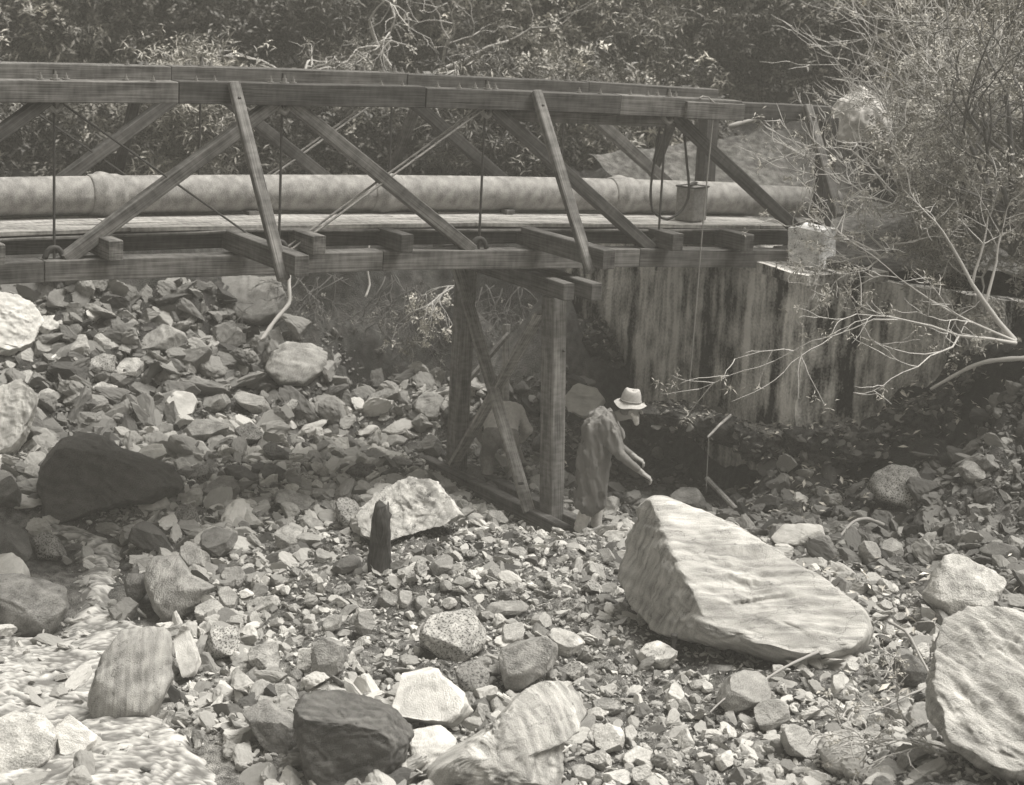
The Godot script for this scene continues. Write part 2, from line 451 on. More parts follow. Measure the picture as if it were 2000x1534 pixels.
	# iron and pipe
	M.pipe = surface(tex(blend([[mott.duplicate(), 0.6], [grain.duplicate(), 0.4]], 512, 512, 0.7, 0.42, 1.0)), bump(blend([[grain.duplicate(), 0.8], [mott.duplicate(), 0.4]], 512, 512), 2.0), 1.2, grey(0.48), 0.75, 0.5)
	M.iron = plain(0.06, 0.6)
	M.iron_pale = plain(0.22, 0.6)
	M.tin = surface(tex(stone), null, 0.5, grey(0.36), 0.5)
	M.rope = plain(0.3, 0.95)
	M.bark = surface(tex(stone), bump_rough, 0.3, grey(0.2), 0.95, 1.0)
	M.bark_pale = plain(0.48, 0.9)
	M.leaf = plain(1.0, 0.5, true)
	M.leaf.metallic_specular = 0.5
	M.leaf.backlight = Color(0.3, 0.3, 0.28)
	var flow := noise_image(300, 40, 0.035, 5, 51, FastNoiseLite.TYPE_SIMPLEX, 14.0)
	var flow2 := noise_image(512, 110, 0.05, 4, 52, FastNoiseLite.TYPE_SIMPLEX, 14.0)
	M.water = surface(tex(blend([[mott.duplicate(), 0.4], [grain.duplicate(), 0.3]], 512, 512, 0.6, 0.7, 1.0)), bump(blend([[flow2.duplicate(), 0.7], [mott.duplicate(), 0.7]], 512, 512), 2.0), 1.3, Color.WHITE, 0.25, 0.6, true, true)
	M.water.metallic_specular = 0.5
	M.cloth_coat = plain(0.19, 0.98)
	M.cloth_pale = surface(tex(pale), null, 0.4, grey(0.85), 0.95)
	M.cloth_mid = surface(tex(stone), null, 0.4, grey(0.42), 0.95)
	M.felt = surface(tex(pale), null, 0.3, grey(0.6), 0.95)
	M.skin = plain(0.34, 0.6)
	M.twig = plain(0.34, 0.9)
	M.hair = plain(0.16, 0.9)
	M.beard = plain(0.72, 0.9)
	M.boot = plain(0.05, 0.7)
	M.pale_solid = surface(tex(pale), bump_rough, 0.9, grey(0.7), 0.9, 0.8)

# ---------------------------------------------------------------- ground
func survey(x: float, z: float) -> float:
	var s := 0.0
	var t := 0.0
	for p in LEVELS:
		var dx := p.x - x
		var dz := p.z - z
		var w := 1.0 / (dx * dx + dz * dz + 0.12)
		w *= w
		s += w * p.y
		t += w
	return s / t

func ground(x: float, z: float) -> float:
	var fx := clampf((x - GX0) / GS, 0.0, GNX - 1.001)
	var fz := clampf((z - GZ0) / GS, 0.0, GNZ - 1.001)
	var ix := int(fx); var iz := int(fz)
	fx -= ix; fz -= iz
	var k := iz * GNX + ix
	return lerpf(lerpf(heights[k], heights[k + 1], fx), lerpf(heights[k + GNX], heights[k + GNX + 1], fx), fz)

func build_ground() -> void:
	heights.resize(GNX * GNZ)
	for iz in GNZ:
		for ix in GNX:
			heights[iz * GNX + ix] = survey(GX0 + ix * GS, GZ0 + iz * GS)
	# one sheet: fine in the valley, coarser outwards to the hills
	var xs := PackedFloat32Array()
	var zs := PackedFloat32Array()
	for e in [-160.0, -110.0, -75.0, -50.0, -36.0, -28.0, -22.0, -18.0]:
		xs.append(e); zs.append(e)
	var s := -15.0
	while s < 18.8:
		xs.append(s); s += 0.1
	s = -15.9
	while s < 19.7:
		zs.append(s); s += 0.1
	for e in [22.0, 27.0, 34.0, 46.0, 64.0, 100.0, 160.0]:
		xs.append(e); zs.append(e)
	var v := PackedVector3Array()
	var c := PackedColorArray()
	var idx := PackedInt32Array()
	for iz in zs.size():
		for ix in xs.size():
			var x := xs[ix]; var z := zs[iz]
			var far := maxf(maxf(-15.0 - x, x - 18.0), maxf(-15.5 - z, z - 19.0))
			var y: float
			if far > 0.0:
				y = ground(x, z) + 0.45 * maxf(0.0, -15.5 - z) + 0.1 * maxf(maxf(0.0, x - 18.0), -15.0 - x)
			else:
				var rough := 1.0 + 1.6 * clampf((x - 5.2) * 0.8, 0.0, 1.0) + 1.4 * clampf(-4.2 - z, 0.0, 1.0)
				y = ground(x, z) + rough * 0.05 * fine.get_noise_2d(x * 1.7, z * 1.7) + rough * 0.03 * fine.get_noise_2d(x * 6.0 + 40.0, z * 6.0)
			v.append(Vector3(x, y, z))
			var a := 0.21 + 0.09 * coarse.get_noise_2d(x * 0.7, z * 0.7)
			if z < -3.6 or x > 5.0:
				a *= lerpf(1.0, 0.42, clampf(maxf(-3.6 - z, (x - 5.0) * 0.7), 0.0, 1.0))   # peaty soil on the banks
			if x < -0.5 and z > -2.0 and z < 8.0:
				a = lerpf(a, 0.42, clampf((-0.5 - x) * 0.5, 0.0, 1.0) * clampf((2.5 - absf(z - 3.5)) , 0.0, 1.0))
			c.append(Color(a, a * 0.982, a * 0.94))
	var nx := xs.size()
	for iz in zs.size() - 1:
		for ix in nx - 1:
			var k := iz * nx + ix
			idx.append_array([k, k + 1, k + nx, k + 1, k + nx + 1, k + nx])
	var g := obj("ground", finish(v, idx, c), M.earth)
	g.set_meta("kind", "structure")
	# the stream that slides past at the left
	var poly := PackedVector2Array([Vector2(-1.85, -2.59),Vector2(-1.32, -2.18),Vector2(-1.18, -1.31),Vector2(-1.56, -0.45),Vector2(-1.95, 0.52),Vector2(-1.81, 1.45),Vector2(-2.23, 2.49),Vector2(-2.65, 3.32),Vector2(-2.65, 3.57),Vector2(-2.65, 4.38),Vector2(-2.73, 4.88),Vector2(-3.07, 6.57),Vector2(-5.01, 4.97),Vector2(-3.47, 0.29),Vector2(-2.74, 0.62),Vector2(-2.36, -0.01),Vector2(-1.86, -1.58),Vector2(-2.05, -2.15)
	])
	var b := Build.new()
	var at := {}
	var lo := Vector2(99, 99); var hi := Vector2(-99, -99)
	for p in poly:
		lo = lo.min(p); hi = hi.max(p)
	var st := 0.035
	for ix in int((hi.x - lo.x) / st):
		for iz in int((hi.y - lo.y) / st):
			var q := lo + Vector2(ix, iz) * st
			if not Geometry2D.is_point_in_polygon(q + Vector2(st, st) * 0.5, poly):
				continue
			var ids := []
			for o in [Vector2i(0, 0), Vector2i(1, 0), Vector2i(1, 1), Vector2i(0, 1)]:
				var key: Vector2i = Vector2i(ix, iz) + o
				if not at.has(key):
					at[key] = b.v.size()
					var w := lo + Vector2(key) * st
					var near := 9.0
					for e in poly.size():
						near = minf(near, Geometry2D.get_closest_point_to_segment(w, poly[e], poly[(e + 1) % poly.size()]).distance_to(w))
					# streaks drawn out along the run of the water, foam on their crests
					var down := w.y * 0.95 - w.x * 0.32; var over := w.x * 0.95 + w.y * 0.32
					var bend := coarse.get_noise_2d(down * 0.8, over * 0.8) * 0.5
					var rip := fine.get_noise_2d((over + bend) * 3.4, down * 0.9)
					var chop := fine.get_noise_2d((over + bend) * 9.0, down * 3.2 + 5.0)
					b.v.append(Vector3(w.x, ground(w.x, w.y) - 0.05 + 0.13 * smoothstep(0.0, 0.3, near) + 0.028 * rip + 0.016 * chop + 0.008 * fine.get_noise_2d(w.x * 26.0, w.y * 17.0), w.y))
					var foam := smoothstep(-0.28, 0.5, rip * 0.6 + chop * 0.5 + 0.45 * fine.get_noise_2d(w.x * 24.0, w.y * 13.0))
					var fa := lerpf(0.2, 0.8, foam)
					b.c.append(Color(fa, fa * 0.985, fa * 0.95))
				ids.append(at[key])
			b.i.append_array([ids[0], ids[1], ids[2], ids[0], ids[2], ids[3]])
	var wa := obj("stream_water", finish(b.v, b.i, b.c), M.water)
	wa.set_meta("kind", "structure")

# ---------------------------------------------------------------- abutment
func rough_block(lo: Vector3, hi: Vector3, step: float, amp: float, wing := false) -> ArrayMesh:
	# a cast block whose faces are gridded and slightly uneven; a wing wall steps down away from the bridge
	var b := Build.new()
	var sz := hi - lo
	for face in 6:
		var ax := face / 2
		var s := 1.0 if face % 2 == 0 else 0.0
		var u := (ax + 1) % 3; var w := (ax + 2) % 3
		var nu := maxi(1, int(sz[u] / step)); var nw := maxi(1, int(sz[w] / step))
		var base := b.v.size()
		for i in nu + 1:
			for j in nw + 1:
				var p := Vector3()
				p[ax] = lo[ax] + sz[ax] * s
				p[u] = lo[u] + sz[u] * i / nu
				p[w] = lo[w] + sz[w] * j / nw
				var n := Vector3(fine.get_noise_3dv(p * 1.4), fine.get_noise_3dv(p * 1.4 + Vector3(9, 3, 1)), fine.get_noise_3dv(p * 1.4 + Vector3(2, 7, 5))) * amp
				p += n
				if wing:
					p = wing_shape(p)
				b.v.append(p)
		for i in nu:
			for j in nw:
				var k := base + i * (nw + 1) + j
				if s > 0.5:
					b.i.append_array([k, k + 1, k + nw + 1, k + 1, k + nw + 2, k + nw + 1])
				else:
					b.i.append_array([k, k + nw + 1, k + 1, k + 1, k + nw + 1, k + nw + 2])
	return finish(b.v, b.i)

func wing_shape(p: Vector3) -> Vector3:
	if p.y > 1.9:
		p.y -= clampf((p.x - 7.6) * 0.16, 0.0, 0.5)
	return p

func build_abutment() -> void:
	var t := thing("bridge_abutment", "weathered concrete bridge abutment with pale lime streaks under the end of the bridge", "abutment", Vector3(6.4, 0.6, 0.9))
	var back := Transform3D(Basis(), -t.position)
	obj("front_wall", rough_block(Vector3(6.4, -0.3, -4.4), Vector3(7.5, 2.9, 0.9), 0.12, 0.035), M.concrete, t, back)
	obj("wing_wall", rough_block(Vector3(7.48, 0.55, 0.35), Vector3(10.6, 2.88, 0.87), 0.12, 0.035, true), M.concrete, t, back)
	obj("coping", rough_block(Vector3(6.33, 2.9, -4.45), Vector3(7.6, 3.02, 0.98), 0.1, 0.02), M.concrete, t, back)
	# the made ground behind the walls
	var b := Build.new()
	var st := 0.15
	for i in 52:
		for j in 40:
			var x := 7.2 + i * st; var z := -5.2 + j * st
			var y := 2.95 + 0.1 * clampf(x - 7.5, 0.0, 3.0) + 0.06 * fine.get_noise_2d(x * 1.5, z * 1.5) + maxf(0.0, -3.2 - z) * 0.4
			y = maxf(y, ground(x, z) - 0.1) if z < -2.0 else y
			y -= clampf((x - 7.6) * 0.16, 0.0, 0.5) * clampf((z + 0.8) / 1.2, 0.0, 1.0)
			b.v.append(Vector3(x, y, minf(z, 0.5)))
			var a := 0.24 + 0.1 * coarse.get_noise_2d(x * 1.3, z * 1.3)
			b.c.append(Color(a, a * 0.982, a * 0.94))
	for i in 51:
		for j in 39:
			var k := i * 40 + j
			b.i.append_array([k, k + 40, k + 1, k + 1, k + 40, k + 41])
	var f := obj("bank_top", finish(b.v, b.i, b.c), M.earth)
	f.set_meta("kind", "structure")

# ---------------------------------------------------------------- bridge
func camber(x: float) -> float:
	return -0.0157 * x - 0.0025 * x * x

func on(x: float, y: float, z: float) -> Vector3:
	return Vector3(x, BY + y + camber(x), z)

func wood(k := -1) -> Material:
	return M.wood[rng.randi() % 6 if k < 0 else k]

func bolt(parent: Node, at: Vector3, big := 1.0) -> void:
	if not M.has("bolt_mesh"):
		var b := Build.new()
		tube(b, [Vector3(0, -0.01, 0), Vector3(0, 0.012, 0)], [0.05, 0.05], 10)
		tube(b, [Vector3(0, 0.012, 0), Vector3(0, 0.05, 0)], [0.028, 0.026], 6)
		tube(b, [Vector3(0, 0.05, 0), Vector3(0, 0.085, 0)], [0.012, 0.01], 6)
		M.bolt_mesh = finish(b.v, b.i, PackedColorArray(), true)
	obj("bolt", M.bolt_mesh, M.iron_pale, parent, Transform3D(Basis().scaled(Vector3.ONE * big), at))

func build_bridge() -> void:
	var t := thing("timber_truss_bridge", "cambered timber truss footbridge carrying the water pipe across the stream bed", "bridge", Vector3(0, BY, 0))
	t.position = Vector3.ZERO
	for f in 2:                                   # near truss, far truss
		var z := 0.0 if f == 0 else -WIDTH
		var wid := 0.22
		# chords in scarfed lengths
		var cuts: Array = [-7.6, -3.9, -1.2, 1.65, 4.2, 5.95] if f == 0 else [-7.6, -3.0, -0.4, 2.6, 5.2, 7.25]
		for k in cuts.size() - 1:
			beam("top_chord", on(cuts[k] + 0.004, 1.89, z - 0.11), on(cuts[k + 1] - 0.004, 1.89, z - 0.11), 0.215 + (0.012 if k % 2 == 0 else 0.0), wid + (0.014 if k % 2 == 1 else 0.0), wood(), t)
		if f == 0:
			beam("top_chord", on(5.96, 1.885, z - 0.13), on(7.35, 1.9, z - 0.13), 0.19, 0.2, wood(1), t)
		var low: Array = [-7.6, -2.6, 1.2, 4.6, 7.0]
		for k in low.size() - 1:
			beam("bottom_chord", on(low[k] + 0.004, 0.108, z - 0.12), on(low[k + 1] - 0.004, 0.108, z - 0.12), 0.216, 0.24, wood(), t)
		# struts: down to the left of mid span, down to the right beyond it
		var zs := z - 0.11
		for k in [-2, -1, 0]:
			beam("strut", on(k * PANEL + 0.0 - 0.08, 1.8, zs), on((k - 1) * PANEL + 0.1, 0.2, zs), 0.13, 0.15, wood(), t)
		for k in [0, 1, 2]:
			beam("strut", on(k * PANEL + 0.08, 1.8, zs), on((k + 1) * PANEL - (0.1 if k < 2 else 0.32), 0.2 if k < 2 else 0.42, zs), 0.13, 0.15, wood(), t)
		for k in [-2, -1, 0, 1, 2]:
			# hanger rods with their castings and nuts
			tube_obj("hanger_rod", [on(k * PANEL, -0.06, zs), on(k * PANEL, 2.1, zs)], [0.014, 0.014], 6, M.iron, t)
			var shoe := Build.new()
			tube(shoe, curve([on(k * PANEL - 0.1, 0.215, zs), on(k * PANEL - 0.06, 0.3, zs), on(k * PANEL, 0.33, zs), on(k * PANEL + 0.06, 0.3, zs), on(k * PANEL + 0.1, 0.215, zs)], 8), [0.03, 0.03, 0.03, 0.03, 0.03, 0.03, 0.03, 0.03, 0.03], 6)
			obj("strut_shoe", finish(shoe.v, shoe.i, shoe.c), M.iron, t)
			tube_obj("strut_shoe", curve([on(k * PANEL - 0.08, 1.78, zs + 0.03), on(k * PANEL, 1.69, zs + 0.06), on(k * PANEL + 0.08, 1.78, zs + 0.03)], 6), [0.025, 0.028, 0.028, 0.028, 0.028, 0.028, 0.025], 6, M.iron_pale, t)
			for e in [-0.13, 0.0, 0.13]:
				bolt(t, on(k * PANEL + e, 2.0, zs + (0.04 if e == 0.0 else -0.02)), 1.0 if e == 0.0 else 0.75)
		# counter ties: one rod in the second panel, a pair in the third
		tube_obj("tie_rod", [on(-PANEL + 0.02, 1.8, zs + 0.05), on(-0.08, 0.22, zs + 0.05)], [0.012, 0.012], 6, M.iron, t)
		for e in [0.06, -0.06]:
			tube_obj("tie_rod", [on(PANEL - 0.02, 1.8, zs + e), on(0.08, 0.22, zs + e)], [0.013, 0.013], 6, M.old_wood, t)
		# splice bolts
		for k in cuts.size() - 1:
			for e in [-0.5, -0.25, 0.22, 0.45]:
				if k > 0:
					bolt(t, on(cuts[k] + e, 2.0, zs + rng.randf_range(-0.06, 0.06)), 0.65)
		# splice plate under the near chord
	beam("splice_timber", on(2.75, 1.71, -0.16), on(5.2, 1.71, -0.16), 0.13, 0.12, wood(4), t)
	beam("splice_timber", on(5.1, 1.865, 0.03), on(5.95, 1.865, 0.03), 0.2, 0.05, wood(4), t)
	# floor beams; every third runs out to carry a raking brace
	for x in [-6.4, -5.6, -3.15, -1.95, 0.3, 1.35, 4.95, 6.0]:
		beam("floor_beam", on(x, 0.335, 0.26), on(x, 0.335, -WIDTH - 0.5), 0.2, 0.15, wood(), t)
	for x in [-4.25, -0.6, 3.05]:
		beam("floor_beam", on(x + 0.13, 0.33, 1.46), on(x + 0.13, 0.33, -WIDTH - 1.46), 0.21, 0.16, wood(), t)
	for x in [-4.25, -0.6, 3.05, 6.92]:
		var out := 1.28 if x < 6.0 else 0.75
		var lowy := 0.16 if x < 6.0 else 0.75
		beam("raking_brace", on(x - 0.02, 2.0, 0.03), on(x + 0.02, lowy, out), 0.12, 0.09, wood(4), t, Vector3(1, 0, 0), 0.012)
		tube_obj("bolt", [on(x - 0.015, 1.86, 0.11), on(x - 0.015, 1.86, 0.19)], [0.018, 0.018], 8, M.iron, t)
		beam("raking_brace", on(x - 0.02, 2.0, -WIDTH - 0.27), on(x + 0.02, lowy, -WIDTH - 0.22 - out), 0.12, 0.09, wood(), t, Vector3(1, 0, 0), 0.012)
	# end posts
	beam("end_post", on(7.2, -0.1, -WIDTH - 0.11), on(7.2, 1.9, -WIDTH - 0.11), 0.2, 0.2, wood(1), t, Vector3(1, 0, 0))
	beam("end_post", on(7.42, -0.1, -0.16), on(7.42, 1.86, -0.16), 0.19, 0.19, wood(1), t, Vector3(1, 0, 0))
	# stringers, then long deck planks in two layers at the edge
	for z in [-0.42, -1.15, -1.9]:
		for k in 4:
			beam("stringer", on(-7.6 + k * 3.7 + 0.004, 0.325, z), on(-7.6 + (k + 1) * 3.7 - 0.004, 0.325, z), 0.19, 0.12, wood(5), t)
	var zz := -0.3
	var n := 0
	while zz > -2.0:
		var wd := 0.17
		var x0 := -7.6 - rng.randf_range(0.0, 2.5)
		while x0 < 7.0:
			var x1 := minf(x0 + rng.randf_range(3.2, 4.4), 7.0)
			beam("deck_plank", on(x0 + 0.003, 0.455, zz - wd / 2), on(x1 - 0.003, 0.455, zz - wd / 2), 0.045 + rng.randf_range(-0.002, 0.003), wd - 0.006, M.plank, t, Vector3.UP, 0.005)
			x0 = x1
		zz -= wd
		n += 1
	beam("edge_board", on(-7.6, 0.425, -0.27), on(-0.2, 0.425, -0.27), 0.03, 0.05, wood(4), t)
	beam("edge_board", on(-0.2, 0.425, -0.27), on(7.0, 0.425, -0.27), 0.03, 0.05, wood(4), t)

func build_trestle() -> void:
	var t := thing("timber_trestle", "cross-braced timber trestle bent standing under the bridge on twin sills", "trestle", Vector3(3.54, 0, -1.2))
	var o := -t.position
	beam("post", o + Vector3(3.56, 0.06, 0.0), o + Vector3(3.52, 2.72, -0.14), 0.19, 0.27, M.post_wood, t, Vector3(1, 0, 0), 0.015)
	beam("post", o + Vector3(3.56, -0.02, -2.31), o + Vector3(3.52, 2.72, -2.2), 0.19, 0.25, M.post_wood, t, Vector3(1, 0, 0), 0.015)
	beam("cross_brace", o + Vector3(3.34, 2.75, -2.12), o + Vector3(3.35, 0.12, -0.16), 0.15, 0.06, M.old_wood, t, Vector3(1, 0, 0))
	beam("cross_brace", o + Vector3(3.42, 2.5, -0.26), o + Vector3(3.43, 0.2, -2.16), 0.15, 0.06, M.plank, t, Vector3(1, 0, 0))
	for s in [-0.14, 0.17]:
		beam("cap", o + Vector3(3.54 + s, 2.86, 0.36 + (0.1 if s > 0.0 else 0.0)), o + Vector3(3.54 + s, 2.86, -2.75), 0.2, 0.14, wood(2), t)
		beam("sill", o + Vector3(3.54 + s, 0.07, 0.62 + (0.12 if s > 0.0 else 0.0)), o + Vector3(3.54 + s, 0.07, -3.35), 0.17, 0.15, wood(2), t)
	tube_obj("bolt", [o + Vector3(3.29, 0.42, -0.36), o + Vector3(3.36, 0.42, -0.36)], [0.022, 0.022], 8, M.iron, t)
	for y in [1.55, 2.1]:
		tube_obj("bolt", [o + Vector3(3.58, y, 0.02), o + Vector3(3.58, y, 0.05)], [0.014, 0.014], 8, M.iron, t)

func build_pipe() -> void:
	var zc := -1.22
	var t := thing("water_pipe", "grey iron water pipe with bell joints lying on the bridge deck", "pipe", Vector3(0, BY + 0.48, zc))
	t.position = Vector3.ZERO
	var joints := [-8.4, -5.0, -1.6, 1.74, 5.05, 8.6]
	for k in joints.size() - 1:
		var b := Build.new()
		var pts := []
		var rad := []
		for j in 13:
			var x: float = lerpf(joints[k], joints[k + 1], j / 12.0)
			pts.append(on(minf(x, 8.5), 0.695 - (0.02 if x > 7.0 else 0.0), zc)); rad.append(0.203)
		tube(b, pts, rad, 40)
		obj("pipe_length", finish(b.v, b.i, b.c), M.pipe, t)
		if k > 0:
			var x: float = joints[k]
			var c := Build.new()
			var xs := [-0.12, -0.1, -0.04, -0.02, 0.02, 0.05, 0.1, 0.12, 0.2, 0.22, 0.26]
			var rs := [0.204, 0.222, 0.226, 0.246, 0.25, 0.246, 0.232, 0.224, 0.222, 0.214, 0.204]
			var cp := []
			for e in xs:
				cp.append(on(x + e, 0.695, zc))
			tube(c, cp, rs, 40)
			obj("joint_collar", finish(c.v, c.i, c.c), M.pipe, t)
	# timber chocks under the pipe
	for x in [-3.4, 0.1, 3.4, 6.2]:
		beam("chock", on(x, 0.5, zc + 0.22), on(x, 0.5, zc + 0.06), 0.05, 0.12, wood(), t)

# ---------------------------------------------------------------- stones
func K(at: Vector3, outline: Array, thick: float, tone: float, lit: float, level: int, kind: String, smooth: int, lean: float, called: String, label: String) -> void:
	var r := RandomNumberGenerator.new()
	r.seed = hash(label)
	var n := outline.size() / 2
	var poly := []
	var cx := 0.0; var lo := Vector2(9, 9); var hi := Vector2(-9, -9)
	for k in n:
		var p := Vector2(outline[2 * k], outline[2 * k + 1])
		poly.append(p)
		lo = lo.min(p); hi = hi.max(p)
	var mid := (lo + hi) * 0.5
	# radius of the outline in 96 directions
	var rad := PackedFloat32Array()
	for k in 96:
		var d := Vector2.from_angle(TAU * k / 96.0)
		var best := 0.0
		for j in n:
			var a: Vector2 = poly[j] - mid; var e: Vector2 = poly[(j + 1) % n] - poly[j]
			var den := d.cross(e)
			if absf(den) > 1e-7:
				var s := a.cross(e) / den
				var q := a.cross(d) / den
				if s > 0.0 and q >= -0.001 and q <= 1.001:
					best = maxf(best, s)
		rad.append(best if best > 0.0 else (hi - lo).length() * 0.3)
	var bl := ball(level)
	var bv: PackedVector3Array = bl[0]
	var v := PackedVector3Array()
	v.resize(bv.size())
	var h := hi.y - lo.y
	var size := sqrt((hi.x - lo.x) * h)
	for k in bv.size():
		var d := bv[k]
		var rho := sqrt(d.x * d.x + d.y * d.y)
		var fa := fposmod(atan2(d.y, d.x), TAU) / TAU * 96.0
		var i0 := int(fa) % 96
		var rr := lerpf(rad[i0], rad[(i0 + 1) % 96], fa - floorf(fa)) * 1.03
		var pr := pow(rho, 0.75)
		var dir := Vector2(d.x, d.y) / maxf(rho, 1e-4)
		v[k] = Vector3(dir.x * rr * pr + mid.x, dir.y * rr * pr + mid.y, signf(d.z) * pow(absf(d.z), 0.8) * thick)
	# planes that split the stone: a top that catches the light, a front, and chance ones
	var planes := []
	var yr := hi.y - h * lit
	var top := Vector3(clampf(lean, -1.0, 1.0) * 0.28, thick * 1.25, (hi.y - yr) * 0.95 + 0.1 * size).normalized()
	planes.append([top, top.dot(Vector3(mid.x, yr, thick * 0.78))])
	var front := Vector3(-clampf(lean, -1.0, 1.0) * 0.35, -0.12, 1.0).normalized()
	planes.append([front, front.dot(Vector3(mid.x, yr, thick * 0.78))])
	if absf(lean) > 0.45:
		var sd := Vector3(-signf(lean) * 0.9, 0.1, 0.55).normalized()
		planes.append([sd, sd.dot(Vector3(lerpf(mid.x, lo.x if lean > 0.0 else hi.x, 1.15 - 0.5 * absf(lean)), yr, thick * 0.55))])
	for k in (5 if smooth or level >= 5 else 16):
		var d := Vector3(r.randfn(), r.randfn(), r.randfn() * 0.8 + 0.3).normalized()
		var far := -9.0
		for q in range(0, v.size(), 3):
			far = maxf(far, v[q].dot(d))
		planes.append([d, mid.x * d.x + mid.y * d.y + (far - mid.x * d.x - mid.y * d.y) * r.randf_range(0.8, 0.97) if smooth else mid.x * d.x + mid.y * d.y + (far - mid.x * d.x - mid.y * d.y) * (r.randf_range(0.9, 0.99) if level >= 5 else r.randf_range(0.62, 0.95))])
	var hold := 0.68 if smooth else 0.97
	var off := Vector3(r.randf_range(-50, 50), r.randf_range(-50, 50), r.randf_range(-50, 50))
	var bed := Vector3(r.randfn() * 0.4, r.randfn() * 0.6 + 0.5, r.randfn() * 0.4).normalized()
	var amp := size * (0.035 if smooth else 0.032)
	if kind == "earth":
		amp = size * 0.11
	var c := PackedColorArray()
	c.resize(v.size())
	var alb := lerpf(0.05, 0.82, pow(tone, 1.3))
	for k in v.size():
		var p := v[k]
		for pl in planes:
			var e: float = p.dot(pl[0]) - float(pl[1])
			if e > 0.0:
				p -= pl[0] * (e * hold)
		var q := p / maxf(size, 0.05)
		var nn := bv[k]
		var w := q * 1.6 + off
		p += nn * amp * (fine.get_noise_3dv(w) + (0.8 if kind == "earth" else 0.35) * fine.get_noise_3dv(w * 3.1))
		# bedding steps
		if level >= 3:
			p += nn * amp * 0.5 * fine.get_noise_1d(q.dot(bed) * 7.0 + off.x + fine.get_noise_3dv(w * 0.8) * 0.6)
		if level >= 5 and kind != "earth":
			var lay := q.dot(bed) * 9.0 + 1.6 * coarse.get_noise_3dv(w * 0.7)
			p += nn * (0.016 * fine.get_noise_3d(p.x * 4.0 + off.x, p.y * 9.0 + p.x * 4.0, p.z * 5.0) + 0.01 * fine.get_noise_3dv(p * 14.0 + off))
			p -= nn * amp * 0.6 * (lay - floorf(lay)) * clampf(0.4 + coarse.get_noise_3dv(w * 1.7), 0.0, 1.0)
		v[k] = p
		var s := 1.0 + 0.15 * coarse.get_noise_3dv(w * 0.9) + (0.34 if level >= 5 else 0.2) * fine.get_noise_1d(q.dot(bed) * (8.0 if level >= 5 else 5.0) + off.y + coarse.get_noise_3dv(w) * 0.5)
		var a := clampf(alb * s, 0.02, 0.85)
		c[k] = Color(a, a * 0.984, a * 0.945)
	# its own axes are turned, so that no two stones show the same stretch of grain
	var turn := Basis.from_euler(Vector3(r.randf_range(-3, 3), r.randf_range(-3, 3), r.randf_range(-3, 3)))
	var frame := Basis(SIDE, RISE, NEAR)
	var inv := turn.inverse() * frame
	var base := frame * Vector3(mid.x, lo.y, 0)
	for k in v.size():
		v[k] = inv * v[k]
	if kind == "earth":
		var b0: PackedInt32Array = bl[1]
		for k in range(0, b0.size(), 3):
			var nv := (turn * ((v[b0[k + 2]] - v[b0[k]]).cross(v[b0[k + 1]] - v[b0[k]]))).normalized()
			if nv.y > 0.15 and r.randf() < 0.035:
				bank_spots.append(at + turn * v[b0[k]])
	var m := finish(v, bl[1], c, level <= 2 and not smooth)
	var o := obj(called, m, M["ledge" if kind == "schist" and size > 0.75 else kind])
	o.transform = Transform3D(turn, at)
	if kind != "earth":
		footprints.append(Vector3(at.x, at.z, (hi.x - lo.x) * 0.42))
	var cat := "boulder" if called == "boulder" else ("rock" if called == "rock" else "stone")
	var group := ""
	if kind != "earth":
		if called == "stone":
			group = "small stones strewn over the stream bed"
		elif called == "rock":
			group = "broken rocks of the stream bed"
		tag(o, label, cat, group)
	else:
		o.set_meta("kind", "structure")

# ---------------------------------------------------------------- gravel
func in_area(p: Vector3, poly: PackedVector2Array) -> bool:
	return Geometry2D.is_point_in_polygon(Vector2(p.x, p.z), poly)

func pebble_mesh(sd: int, level: int) -> ArrayMesh:
	var r := RandomNumberGenerator.new()
	r.seed = sd
	var bl := ball(level)
	var v: PackedVector3Array = bl[0].duplicate()
	for q in 8:
		var d := Vector3(r.randfn(), r.randfn(), r.randfn()).normalized()
		var cut := r.randf_range(0.22, 0.75)
		for k in v.size():
			var e := v[k].dot(d) - cut
			if e > 0.0:
				v[k] -= d * e
	for k in v.size():
		v[k] *= 1.25 + 0.16 * fine.get_noise_3dv(v[k] * 2.0 + Vector3(sd, 0, 0)) + (0.05 * fine.get_noise_3dv(v[k] * 7.0) if level > 2 else 0.0)
	return finish(v, bl[1], PackedColorArray(), true)

func scatter(called: String, label: String, category: String, mesh: Mesh, mat: Material, places: Array, cols: PackedColorArray, parent: Node = null) -> MultiMeshInstance3D:
	var mm := MultiMesh.new()
	mm.transform_format = MultiMesh.TRANSFORM_3D
	mm.use_colors = true
	mm.mesh = mesh
	mm.instance_count = places.size()
	for k in places.size():
		mm.set_instance_transform(k, places[k])
		mm.set_instance_color(k, cols[k])
	var o := MultiMeshInstance3D.new()
	o.multimesh = mm
	o.material_override = mat
	o.set_meta("kind", "stuff")
	if parent == null:
		o.name = numbered(called)
		add_child(o, true)
		o.set_meta("label", label)
		o.set_meta("category", category)
	else:
		o.name = called
		parent.add_child(o, true)
	return o

func on_stone(p: Vector3) -> bool:
	for f in footprints:
		var dx := p.x - f.x
		var dz := p.z - f.y
		if dx * dx + dz * dz < f.z * f.z:
			return true
	return false

